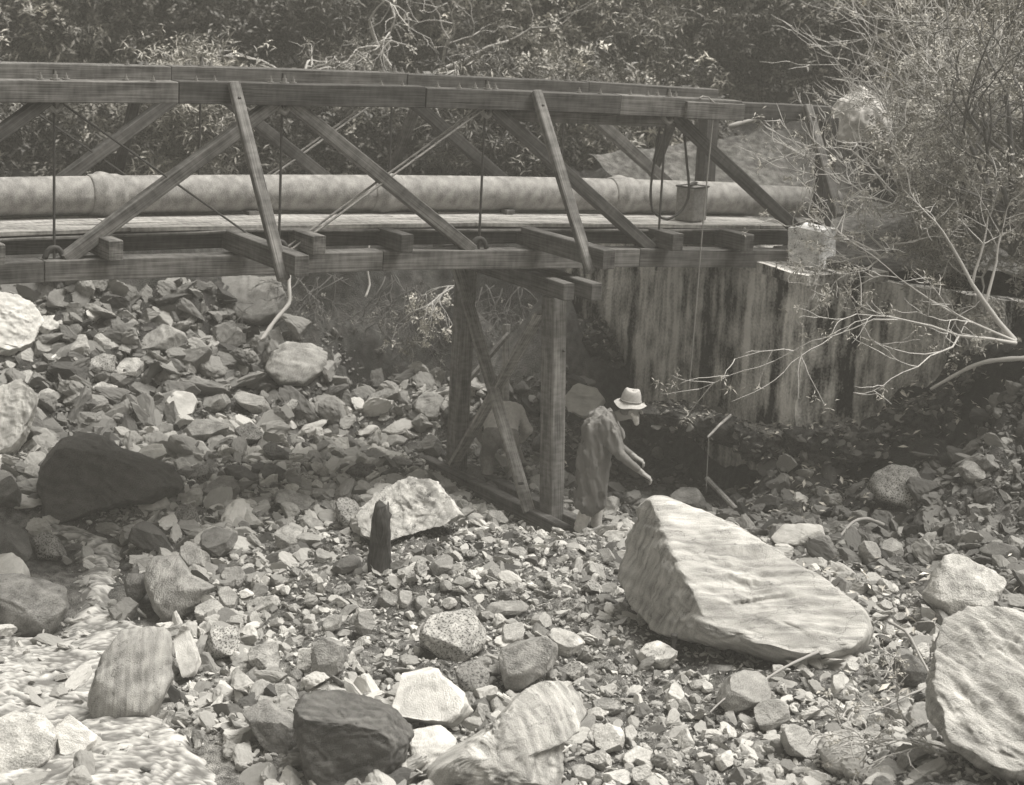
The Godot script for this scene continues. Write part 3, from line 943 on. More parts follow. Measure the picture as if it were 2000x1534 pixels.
func build_gravel() -> void:
	var field := PackedVector2Array([Vector2(-2.72, -7.77),Vector2(1.89, -6.25),Vector2(2.53, -5.28),Vector2(3.42, -4.87),Vector2(4.24, -4.01),Vector2(4.85, -3.15),Vector2(5.76, -2.66),Vector2(6.34, -1.76),Vector2(6.11, 0.03),Vector2(6.86, 1.81),Vector2(7.37, 2.27),Vector2(7.77, 2.49),Vector2(10.19, 3.74),Vector2(2.56, 10.45),Vector2(-2.66, 6.04),Vector2(-2.65, 4.38),Vector2(-2.43, 2.74),Vector2(-1.71, 0.90),Vector2(-1.34, -1.03),Vector2(-1.73, -2.57),Vector2(-3.73, -3.66)
	])
	var stream := PackedVector2Array([Vector2(-1.85, -2.59),Vector2(-1.32, -2.18),Vector2(-1.18, -1.31),Vector2(-1.56, -0.45),Vector2(-1.95, 0.52),Vector2(-1.81, 1.45),Vector2(-2.23, 2.49),Vector2(-2.65, 3.32),Vector2(-2.65, 3.57),Vector2(-2.65, 4.38),Vector2(-2.73, 4.88),Vector2(-3.07, 6.57),Vector2(-5.01, 4.97),Vector2(-3.47, 0.29),Vector2(-2.74, 0.62),Vector2(-2.36, -0.01),Vector2(-1.86, -1.58),Vector2(-2.05, -2.15)
	])
	var heap := PackedVector2Array([Vector2(0.33, 0.58),Vector2(1.00, 0.74),Vector2(3.10, -0.14),Vector2(3.23, 1.71),Vector2(1.93, 4.02),Vector2(1.93, 5.46),Vector2(2.82, 6.40),Vector2(5.36, 3.74),Vector2(5.53, 4.43),Vector2(3.78, 6.15),Vector2(1.88, 8.35),Vector2(0.40, 8.17),Vector2(-0.66, 7.43),Vector2(-0.06, 5.96),Vector2(-0.37, 4.76),Vector2(-1.15, 4.19),Vector2(-1.58, 3.70),Vector2(-1.28, 1.98)
	])
	var lo := Vector2(99, 99); var hi := Vector2(-99, -99)
	for p in field + stream:
		lo = lo.min(p); hi = hi.max(p)
	var kinds := [["rubble", "broken angular rubble filling the gaps between the rocks of the stream bed", 0.032, 0.11, 34000], ["gravel", "loose gravel and chips strewn between the stones", 0.01, 0.034, 170000]]
	for kd in kinds:
		var sets := [[], [], [], [], []]
		var cols := [PackedColorArray(), PackedColorArray(), PackedColorArray(), PackedColorArray(), PackedColorArray()]
		for n in kd[4]:
			var p := Vector3(rng.randf_range(lo.x, hi.x), 0, rng.randf_range(lo.y, hi.y))
			if in_area(p, stream):
				if rng.randf() > 0.1:
					continue
			elif not in_area(p, field):
				continue
			var dense := in_area(p, heap)
			if not dense and rng.randf() < 0.35:
				continue
			if kd[0] == "rubble" and (on_stone(p) or (absf(p.x - 3.55) < 0.5 and p.z > -3.4 and p.z < 0.9)):
				continue
			if p.x > 4.9 and p.x < 6.9 and p.z > -2.4 and p.z < 0.8 and rng.randf() < 0.85:
				continue
			var patch := coarse.get_noise_2d(p.x * 0.9 + 7.0, p.z * 0.9)
			if rng.randf() > 0.95 + 0.5 * patch:
				continue
			p.y = ground(p.x, p.z) + 0.05 * fine.get_noise_2d(p.x * 1.7, p.z * 1.7) + 0.025 * fine.get_noise_2d(p.x * 6.0 + 40.0, p.z * 6.0)
			var s := lerpf(kd[2], kd[3], pow(rng.randf(), 2.2)) * (1.3 if not dense else 0.72)
			var b := Basis.from_euler(Vector3(rng.randf_range(-0.9, 0.9), rng.randf_range(0, TAU), rng.randf_range(-0.9, 0.9))).scaled_local(Vector3(s * rng.randf_range(0.9, 1.7), s * rng.randf_range(0.35, 0.9), s * rng.randf_range(0.6, 1.1)))
			if kd[0] == "rubble" and p.z < -3.0 and p.x < 4.2:
				b = b.scaled(Vector3.ONE * rng.randf_range(1.0, 1.7))
			var w := rng.randi() % 5
			sets[w].append(Transform3D(b, p + Vector3(0, s * 0.25 + (0.06 if in_area(p, stream) else 0.0), 0)))
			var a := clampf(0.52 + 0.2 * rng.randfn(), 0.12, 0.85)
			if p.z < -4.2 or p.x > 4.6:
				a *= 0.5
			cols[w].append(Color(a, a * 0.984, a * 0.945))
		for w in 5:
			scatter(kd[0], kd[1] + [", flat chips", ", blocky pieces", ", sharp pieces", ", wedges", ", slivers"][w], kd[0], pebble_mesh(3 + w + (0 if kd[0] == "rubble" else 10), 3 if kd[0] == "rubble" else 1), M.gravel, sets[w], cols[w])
	# pale fallen leaves on the banks
	var pl := []
	var lc := PackedColorArray()
	for n in 620:
		var spot: Array = [[6.9, 1.9, 1.1], [6.2, 1.6, 0.5], [3.4, 5.6, 0.7], [3.9, 4.6, 0.8], [2.9, 7.2, 0.5], [8.2, 2.4, 1.0], [7.4, 0.9, 0.8]][rng.randi() % 7]
		var x: float = spot[0] + rng.randfn() * spot[2]; var z: float = spot[1] + rng.randfn() * spot[2] * 0.6
		if z < 0.92 and x > 6.3:
			z = 0.95 + rng.randf() * 0.3
		var s := rng.randf_range(0.03, 0.07)
		pl.append(Transform3D(Basis.from_euler(Vector3(rng.randf_range(-0.7, 0.7), rng.randf_range(0, TAU), rng.randf_range(-0.7, 0.7))).scaled_local(Vector3(s, s, s * 0.6)), Vector3(x, ground(x, z) + 0.1, z)))
		var a := rng.randf_range(0.3, 0.75)
		lc.append(Color(a, a * 0.98, a * 0.93))
	var chips := []
	var chip_cols := PackedColorArray()
	for q in bank_spots:
		var s := rng.randf_range(0.02, 0.06)
		var turn := Basis.from_euler(Vector3(rng.randf_range(-0.7, 0.7), rng.randf_range(0, TAU), rng.randf_range(-0.7, 0.7)))
		var a := rng.randf_range(0.25, 0.8)
		if rng.randf() < 0.45:
			pl.append(Transform3D(turn.scaled_local(Vector3(s, s, s * 0.6)), q + Vector3(0, 0.015, 0)))
			lc.append(Color(a, a * 0.98, a * 0.93))
		else:
			chips.append(Transform3D(turn.scaled_local(Vector3(s, s * 0.7, s)), q))
			a *= 0.5
			chip_cols.append(Color(a, a * 0.98, a * 0.93))
	scatter("bank_stones", "small stones and clods embedded in the dark earth bank below the abutment", "stones", pebble_mesh(8, 2), M.gravel, chips, chip_cols)
	scatter("leaf_litter", "pale dead leaves scattered over the earth bank and between the stones", "leaf litter", leaf_mesh(), M.leaf, pl, lc)

# ---------------------------------------------------------------- people
func skin_field(caps: Array, cell: float, k: float, warp := 0.0) -> ArrayMesh:
	# joins tapered capsules with a smooth minimum and meshes the surface (surface nets)
	var lo := Vector3(99, 99, 99); var hi := -lo
	for c in caps:
		var ra: float = c[2]; var rb: float = c[3]
		lo = lo.min(c[0] - Vector3.ONE * ra).min(c[1] - Vector3.ONE * rb)
		hi = hi.max(c[0] + Vector3.ONE * ra).max(c[1] + Vector3.ONE * rb)
	var pad := cell * 3.0 + k * 0.3 + warp
	lo -= Vector3.ONE * pad
	hi += Vector3.ONE * pad
	var nx := int((hi.x - lo.x) / cell) + 2; var ny := int((hi.y - lo.y) / cell) + 2; var nz := int((hi.z - lo.z) / cell) + 2
	var f := PackedFloat32Array()
	f.resize(nx * ny * nz)
	f.fill(9.0)
	for c in caps:
		var a: Vector3 = c[0]; var b: Vector3 = c[1]; var ra: float = c[2]; var rb: float = c[3]
		var m := maxf(ra, rb) + pad
		var p0 := ((a.min(b) - Vector3.ONE * m - lo) / cell).max(Vector3.ZERO)
		var p1 := ((a.max(b) + Vector3.ONE * m - lo) / cell)
		var ab := b - a
		var l2 := maxf(ab.length_squared(), 1e-9)
		for ix in range(int(p0.x), mini(int(p1.x) + 1, nx)):
			for iy in range(int(p0.y), mini(int(p1.y) + 1, ny)):
				for iz in range(int(p0.z), mini(int(p1.z) + 1, nz)):
					var p := lo + Vector3(ix, iy, iz) * cell
					var t := clampf((p - a).dot(ab) / l2, 0.0, 1.0)
					var d := p.distance_to(a + ab * t) - lerpf(ra, rb, t)
					var q := (ix * ny + iy) * nz + iz
					var e := f[q]
					var hh := maxf(k - absf(d - e), 0.0) / k
					f[q] = minf(d, e) - hh * hh * k * 0.25
	if warp > 0.0:
		for ix in nx:
			for iy in ny:
				for iz in nz:
					var q := (ix * ny + iy) * nz + iz
					if absf(f[q]) < 0.08:
						var p := lo + Vector3(ix, iy, iz) * cell
						f[q] += warp * fine.get_noise_3d(p.x * 7.0 + p.y * 1.5, p.y * 2.6, p.z * 7.0)
	var v := PackedVector3Array()
	var at := {}
	var idx := PackedInt32Array()
	var sx := ny * nz; var sy := nz
	var off := [0, 1, sy, sy + 1, sx, sx + 1, sx + sy, sx + sy + 1]
	for ix in nx - 1:
		for iy in ny - 1:
			for iz in nz - 1:
				var q := ix * sx + iy * sy + iz
				var neg := 0
				for o in off:
					if f[q + o] < 0.0:
						neg += 1
				if neg == 0 or neg == 8:
					continue
				var s := Vector3.ZERO
				var n := 0
				for e in [[0, 1], [2, 3], [4, 5], [6, 7], [0, 2], [1, 3], [4, 6], [5, 7], [0, 4], [1, 5], [2, 6], [3, 7]]:
					var fa := f[q + off[e[0]]]; var fb := f[q + off[e[1]]]
					if (fa < 0.0) != (fb < 0.0):
						var t := fa / (fa - fb)
						s += Vector3(e[0] >> 2, (e[0] >> 1) & 1, e[0] & 1).lerp(Vector3(e[1] >> 2, (e[1] >> 1) & 1, e[1] & 1), t)
						n += 1
				at[q] = v.size()
				v.append(lo + (Vector3(ix, iy, iz) + s / n) * cell)
	for q in at:
		var q0: int = q
		for ax in 3:
			var st: int = [sx, sy, 1][ax]
			var a1: int = [sy, 1, sx][ax]; var a2: int = [1, sx, sy][ax]
			var inside := f[q0] < 0.0
			if inside == (f[q0 + st] < 0.0):
				continue
			if not (at.has(q0 - a1) and at.has(q0 - a2) and at.has(q0 - a1 - a2)):
				continue
			var i0: int = at[q0]; var i1: int = at[q0 - a1]; var i2: int = at[q0 - a1 - a2]; var i3: int = at[q0 - a2]
			if inside:
				idx.append_array([i0, i2, i1, i0, i3, i2])
			else:
				idx.append_array([i0, i1, i2, i0, i2, i3])
	return finish(v, idx)

func hand_caps(wrist: Vector3, d: Vector3, up: Vector3, curl: float) -> Array:
	# palm, four unequal bent fingers and a thumb from the side of the palm
	var side := d.cross(up).normalized()
	var caps := []
	for s in [-1.0, -0.3, 0.35, 1.0]:
		caps.append([wrist + side * s * 0.016, wrist + d * 0.085 + side * s * 0.03, 0.02, 0.014])
	var lens := [0.072, 0.082, 0.076, 0.06]
	for k in 4:
		var s: float = [-1.0, -0.33, 0.33, 1.0][k]
		var a := wrist + d * 0.088 + side * s * 0.031
		var d1 := (d - up * curl * 0.7).normalized()
		var d2 := (d * 0.45 - up * curl * 1.2).normalized()
		var d3 := (-d * 0.3 * curl - up * curl * 1.1 + d * 0.2).normalized()
		var l: float = lens[k]
		var b := a + d1 * l * 0.45
		var c := b + d2 * l * 0.32
		caps.append([a, b, 0.0105, 0.0095]); caps.append([b, c, 0.0095, 0.0088]); caps.append([c, c + d3 * l * 0.26, 0.0088, 0.0078])
	var t0 := wrist + d * 0.03 - side * 0.03
	var t1 := t0 + (d * 0.7 - side * 0.8 - up * 0.3).normalized() * 0.042
	var t2 := t1 + (d * 0.9 - side * 0.1 - up * 0.6).normalized() * 0.032
	caps.append([t0, t1, 0.015, 0.0115]); caps.append([t1, t2, 0.0115, 0.009])
	return caps

func joined(meshes: Array) -> ArrayMesh:
	var st := SurfaceTool.new()
	st.begin(Mesh.PRIMITIVE_TRIANGLES)
	for m in meshes:
		st.append_from(m, 0, Transform3D())
	return st.commit()

func lathe_hat(brim: float, crown: float, high: float) -> ArrayMesh:
	# a soft felt hat: drooping wavy brim, tapered crown with a pinch
	var prof := [Vector2(crown * 0.98, -0.005), Vector2(brim * 0.8, -0.016), Vector2(brim, -0.034), Vector2(brim * 1.0, -0.028), Vector2(brim * 0.78, -0.008), Vector2(crown * 1.06, 0.004), Vector2(crown * 1.02, 0.03), Vector2(crown * 0.95, high * 0.6), Vector2(crown * 0.86, high * 0.92), Vector2(crown * 0.7, high), Vector2(crown * 0.35, high * 0.95), Vector2(0.001, high * 0.92)]
	var b := Build.new()
	var n := 36
	for k in prof.size():
		for j in n:
			var an := TAU * j / n
			var r: float = prof[k].x
			var y: float = prof[k].y
			if k >= 1 and k <= 4:
				y += 0.016 * sin(an * 2.0 + 0.6) + 0.008 * sin(an * 5.0)
			if k >= 8:
				r *= 1.0 - 0.14 * absf(cos(an))
				y += 0.01 * cos(an * 2.0)
			b.v.append(Vector3(cos(an) * r * 1.1, y, sin(an) * r * 0.95))
	for k in prof.size() - 1:
		for j in n:
			var a := k * n + j; var c := k * n + (j + 1) % n
			b.i.append_array([a, c, a + n, c, c + n, a + n])
	return finish(b.v, b.i)

func build_people() -> void:
	# the worker in a long coat: stooping, facing along the stream bed, one arm swung forward
	var p := thing("person", "bearded worker in a long dark coat and pale hat, stooping beside the front trestle post", "person", Vector3(3.58, 0.06, 0.8))
	p.transform = Transform3D(Basis(ACROSS, Vector3.UP, TOWARDS).scaled(Vector3.ONE * 1.04), p.position)
	var Lh := Vector3(0.0, 0.86, -0.09); var Rh := Vector3(0.02, 0.86, 0.09)
	var head := Vector3(0.37, 1.475, 0.02)
	var caps := [
		[Lh, Vector3(0.09, 0.47, -0.1), 0.085, 0.058], [Vector3(0.09, 0.47, -0.1), Vector3(0.06, 0.09, -0.1), 0.056, 0.036], [Vector3(0.05, 0.06, -0.1), Vector3(0.2, 0.035, -0.1), 0.04, 0.032],
		[Rh, Vector3(0.0, 0.46, 0.1), 0.085, 0.058], [Vector3(0.0, 0.46, 0.1), Vector3(-0.13, 0.1, 0.1), 0.056, 0.036], [Vector3(-0.14, 0.07, 0.1), Vector3(0.0, 0.035, 0.11), 0.04, 0.032],
		[Vector3(0.0, 0.88, -0.05), Vector3(0.07, 1.2, -0.06), 0.13, 0.135], [Vector3(0.0, 0.88, 0.05), Vector3(0.07, 1.2, 0.06), 0.13, 0.135],
		[Vector3(0.1, 1.3, -0.14), Vector3(0.1, 1.3, 0.14), 0.085, 0.085], [Vector3(0.14, 1.36, 0.01), Vector3(0.3, 1.43, 0.02), 0.062, 0.055],
		[Vector3(0.12, 1.3, 0.19), Vector3(0.27, 1.02, 0.25), 0.056, 0.044], [Vector3(0.27, 1.02, 0.25), Vector3(0.53, 0.82, 0.24), 0.042, 0.03],
		[Vector3(0.12, 1.3, -0.19), Vector3(0.24, 1.02, -0.22), 0.056, 0.044], [Vector3(0.24, 1.02, -0.22), Vector3(0.46, 0.9, -0.16), 0.042, 0.03]]
	var body := skin_field(caps, 0.014, 0.05)
	var hd := [
		[head + Vector3(-0.02, 0.03, 0), head + Vector3(0.0, 0.03, 0), 0.098, 0.094], [head + Vector3(0.015, -0.045, 0), head + Vector3(0.055, -0.085, 0), 0.07, 0.04],
		[head + Vector3(-0.06, -0.06, 0), head + Vector3(-0.13, -0.08, 0), 0.058, 0.056],
		[head + Vector3(0.088, 0.015, 0), head + Vector3(0.118, -0.03, 0), 0.012, 0.018],
		[head + Vector3(0.085, 0.03, -0.035), head + Vector3(0.085, 0.03, 0.035), 0.016, 0.016],
		[head + Vector3(0.07, -0.06, -0.02), head + Vector3(0.07, -0.06, 0.02), 0.022, 0.022],
		[head + Vector3(-0.015, 0.005, 0.095), head + Vector3(-0.02, -0.03, 0.092), 0.02, 0.013], [head + Vector3(-0.015, 0.005, -0.095), head + Vector3(-0.02, -0.03, -0.092), 0.02, 0.013]]
	var near_hand := hand_caps(Vector3(0.53, 0.82, 0.24), Vector3(0.84, -0.52, 0.05).normalized(), Vector3(0.5, 0.84, 0.1).normalized(), 0.75)
	var far_hand := hand_caps(Vector3(0.46, 0.9, -0.16), Vector3(0.85, -0.45, 0.1).normalized(), Vector3(0.45, 0.88, 0.1).normalized(), 0.7)
	obj("body", joined([body, skin_field(hd, 0.007, 0.02), skin_field(near_hand, 0.0042, 0.008), skin_field(far_hand, 0.0042, 0.008)]), M.skin, p)
	var coat := [
		[Vector3(0.1, 1.33, -0.13), Vector3(0.1, 1.33, 0.13), 0.115, 0.115], [Vector3(0.04, 1.26, -0.08), Vector3(-0.0, 0.92, -0.08), 0.165, 0.165], [Vector3(0.04, 1.26, 0.08), Vector3(-0.0, 0.92, 0.08), 0.165, 0.165],
		[Vector3(0.0, 0.92, -0.08), Vector3(0.0, 0.46, -0.09), 0.165, 0.165], [Vector3(0.0, 0.92, 0.08), Vector3(-0.02, 0.46, 0.1), 0.165, 0.17],
		[Vector3(0.12, 1.32, 0.17), Vector3(0.24, 1.08, 0.235), 0.085, 0.075], [Vector3(0.12, 1.32, -0.17), Vector3(0.26, 1.12, -0.21), 0.085, 0.075]]
	obj("coat", skin_field(coat, 0.012, 0.06, 0.05), M.cloth_coat, p)
	var sleeve := [[Vector3(0.22, 1.1, 0.23), Vector3(0.27, 1.02, 0.25), 0.058, 0.056], [Vector3(0.27, 1.02, 0.25), Vector3(0.46, 0.87, 0.243), 0.055, 0.04]]
	obj("sleeve", skin_field(sleeve, 0.01, 0.02, 0.008), M.cloth_coat, p)
	obj("sleeve", skin_field([[Vector3(0.21, 1.1, -0.21), Vector3(0.24, 1.02, -0.22), 0.058, 0.056], [Vector3(0.24, 1.02, -0.22), Vector3(0.4, 0.93, -0.18), 0.055, 0.042]], 0.01, 0.02, 0.008), M.cloth_coat, p)
	obj("trousers", skin_field([[Vector3(0.07, 0.55, -0.1), Vector3(0.07, 0.13, -0.1), 0.075, 0.068], [Vector3(0.0, 0.55, 0.1), Vector3(-0.12, 0.13, 0.1), 0.078, 0.07]], 0.012, 0.02, 0.012), M.cloth_pale, p)
	for z in [-0.1, 0.1]:
		var x := 0.05 if z < 0.0 else -0.14
		obj("boot", skin_field([[Vector3(x, 0.14, z), Vector3(x, 0.06, z), 0.05, 0.05], [Vector3(x, 0.045, z), Vector3(x + 0.17, 0.035, z), 0.048, 0.04]], 0.01, 0.02), M.boot, p)
	var hat := obj("hat", lathe_hat(0.165, 0.1, 0.145), M.felt, p, Transform3D(Basis.from_euler(Vector3(0.05, 0.0, -0.1)), head + Vector3(-0.01, 0.085, 0)))
	var band := Build.new()
	var ring := []
	for k in 25:
		var an := TAU * k / 24.0
		ring.append(Vector3(cos(an) * 0.1 * 1.13, 0.018, sin(an) * 0.1 * 0.98))
	tube(band, ring, range(25).map(func(_e): return 0.011), 6)
	obj("hat_band", finish(band.v, band.i), M.cloth_mid, hat)
	obj("beard", skin_field([[head + Vector3(0.055, -0.085, 0), head + Vector3(0.07, -0.145, 0), 0.046, 0.03], [head + Vector3(0.045, -0.075, -0.035), head + Vector3(0.045, -0.075, 0.035), 0.036, 0.036], [head + Vector3(0.0, -0.03, 0.075), head + Vector3(0.05, -0.08, 0.05), 0.018, 0.026], [head + Vector3(0.0, -0.03, -0.075), head + Vector3(0.05, -0.08, -0.05), 0.018, 0.026]], 0.007, 0.015, 0.014), M.beard, p)
	obj("hair", skin_field([[head + Vector3(-0.07, 0.0, -0.05), head + Vector3(-0.07, 0.0, 0.05), 0.056, 0.056], [head + Vector3(-0.03, 0.04, -0.07), head + Vector3(-0.03, 0.04, 0.07), 0.05, 0.05]], 0.008, 0.02, 0.006), M.hair, p)

	# the second worker: bent double with his back turned
	var w := thing("person", "worker in a white shirt bent over with his back turned, seen through the trestle braces", "person", Vector3(3.84, -0.02, -1.7))
	w.transform = Transform3D(Basis(ACROSS, Vector3.UP, TOWARDS), w.position)
	var h2 := Vector3(0.02, 0.83, -0.66)
	var c2 := [
		[Vector3(-0.1, 0.66, 0), Vector3(-0.17, 0.37, -0.14), 0.09, 0.06], [Vector3(-0.17, 0.37, -0.14), Vector3(-0.15, 0.07, 0.06), 0.058, 0.038], [Vector3(-0.15, 0.05, 0.06), Vector3(-0.18, 0.035, -0.1), 0.04, 0.034],
		[Vector3(0.1, 0.66, 0), Vector3(0.2, 0.37, -0.14), 0.09, 0.06], [Vector3(0.2, 0.37, -0.14), Vector3(0.17, 0.07, 0.06), 0.058, 0.038], [Vector3(0.17, 0.05, 0.06), Vector3(0.2, 0.035, -0.1), 0.04, 0.034],
		[Vector3(-0.06, 0.68, -0.02), Vector3(-0.08, 0.88, -0.34), 0.13, 0.135], [Vector3(0.06, 0.68, -0.02), Vector3(0.08, 0.88, -0.34), 0.13, 0.135],
		[Vector3(-0.16, 0.9, -0.42), Vector3(0.16, 0.9, -0.42), 0.085, 0.085], [Vector3(0, 0.9, -0.46), h2 + Vector3(0, 0.02, 0.04), 0.062, 0.058],
		[Vector3(-0.2, 0.9, -0.42), Vector3(-0.32, 0.66, -0.36), 0.054, 0.043], [Vector3(-0.32, 0.66, -0.36), Vector3(-0.22, 0.44, -0.46), 0.041, 0.03],
		[Vector3(0.2, 0.9, -0.42), Vector3(0.33, 0.66, -0.38), 0.054, 0.043], [Vector3(0.33, 0.66, -0.38), Vector3(0.2, 0.42, -0.5), 0.041, 0.03]]
	var hd2 := [[h2 + Vector3(0, -0.01, -0.02), h2 + Vector3(0, 0.0, 0.0), 0.095, 0.1], [h2 + Vector3(0, -0.06, -0.05), h2 + Vector3(0, -0.09, -0.05), 0.06, 0.045], [h2 + Vector3(0, -0.05, -0.11), h2 + Vector3(0, -0.075, -0.115), 0.012, 0.016], [h2 + Vector3(-0.095, -0.02, -0.02), h2 + Vector3(-0.095, -0.045, -0.02), 0.017, 0.012], [h2 + Vector3(0.095, -0.02, -0.02), h2 + Vector3(0.095, -0.045, -0.02), 0.017, 0.012]]
	obj("body", joined([skin_field(c2, 0.016, 0.05), skin_field(hd2, 0.009, 0.02), skin_field(hand_caps(Vector3(-0.22, 0.44, -0.46), Vector3(0.4, -0.9, -0.1).normalized(), Vector3(0, 0.1, 1), 0.9), 0.006, 0.008), skin_field(hand_caps(Vector3(0.2, 0.42, -0.5), Vector3(-0.3, -0.95, -0.1).normalized(), Vector3(0, 0.1, 1), 0.9), 0.006, 0.008)]), M.skin, w)
	obj("shirt", skin_field([[Vector3(-0.07, 0.72, -0.04), Vector3(-0.09, 0.89, -0.36), 0.145, 0.145], [Vector3(0.07, 0.72, -0.04), Vector3(0.09, 0.89, -0.36), 0.145, 0.145], [Vector3(-0.17, 0.9, -0.42), Vector3(0.17, 0.9, -0.42), 0.1, 0.1], [Vector3(-0.2, 0.9, -0.42), Vector3(-0.32, 0.66, -0.36), 0.072, 0.06], [Vector3(0.2, 0.9, -0.42), Vector3(0.33, 0.66, -0.38), 0.072, 0.06], [Vector3(-0.32, 0.66, -0.36), Vector3(-0.26, 0.52, -0.42), 0.06, 0.046], [Vector3(0.33, 0.66, -0.38), Vector3(0.26, 0.52, -0.45), 0.06, 0.046]], 0.013, 0.05, 0.016), M.cloth_pale, w)
	obj("trousers", skin_field([[Vector3(-0.08, 0.67, 0.0), Vector3(-0.1, 0.62, 0.0), 0.15, 0.13], [Vector3(0.08, 0.67, 0.0), Vector3(0.1, 0.62, 0.0), 0.15, 0.13], [Vector3(-0.1, 0.62, 0), Vector3(-0.17, 0.37, -0.14), 0.118, 0.086], [Vector3(-0.17, 0.37, -0.14), Vector3(-0.15, 0.09, 0.05), 0.084, 0.066], [Vector3(0.1, 0.62, 0), Vector3(0.2, 0.37, -0.14), 0.118, 0.086], [Vector3(0.2, 0.37, -0.14), Vector3(0.17, 0.09, 0.05), 0.084, 0.066]], 0.013, 0.04, 0.018), M.cloth_mid, w)
	var x_straps := Build.new()
	tube(x_straps, curve([Vector3(-0.11, 0.7, 0.13), Vector3(-0.07, 0.86, 0.0), Vector3(-0.1, 1.04, -0.3), Vector3(-0.12, 1.0, -0.44)], 10), range(11).map(func(_e): return 0.012), 5)
	tube(x_straps, curve([Vector3(0.11, 0.7, 0.13), Vector3(0.07, 0.86, 0.0), Vector3(0.1, 1.04, -0.3), Vector3(0.12, 1.0, -0.44)], 10), range(11).map(func(_e): return 0.012), 5)
	obj("hair", skin_field([[h2 + Vector3(-0.04, 0.03, 0.02), h2 + Vector3(0.04, 0.03, 0.02), 0.085, 0.085]], 0.01, 0.02, 0.008), M.boot, w)
	for x in [-0.15, 0.17]:
		obj("boot", skin_field([[Vector3(x, 0.12, 0.06), Vector3(x, 0.05, 0.06), 0.05, 0.05], [Vector3(x, 0.045, 0.06), Vector3(x * 1.15, 0.035, -0.11), 0.048, 0.04]], 0.012, 0.02), M.boot, w)

# ---------------------------------------------------------------- small things
func stick(called: String, label: String, category: String, pts: Array, r0: float, r1: float, mat: Material, n := 14, sides := 7) -> MeshInstance3D:
	var c := curve(pts, n)
	var rad := []
	for k in c.size():
		rad.append(lerpf(r0, r1, k / float(n)) * (1.0 + 0.12 * sin(k * 2.3)))
	var o := tube_obj(called, c, rad, sides, mat)
	tag(o, label, category)
	return o

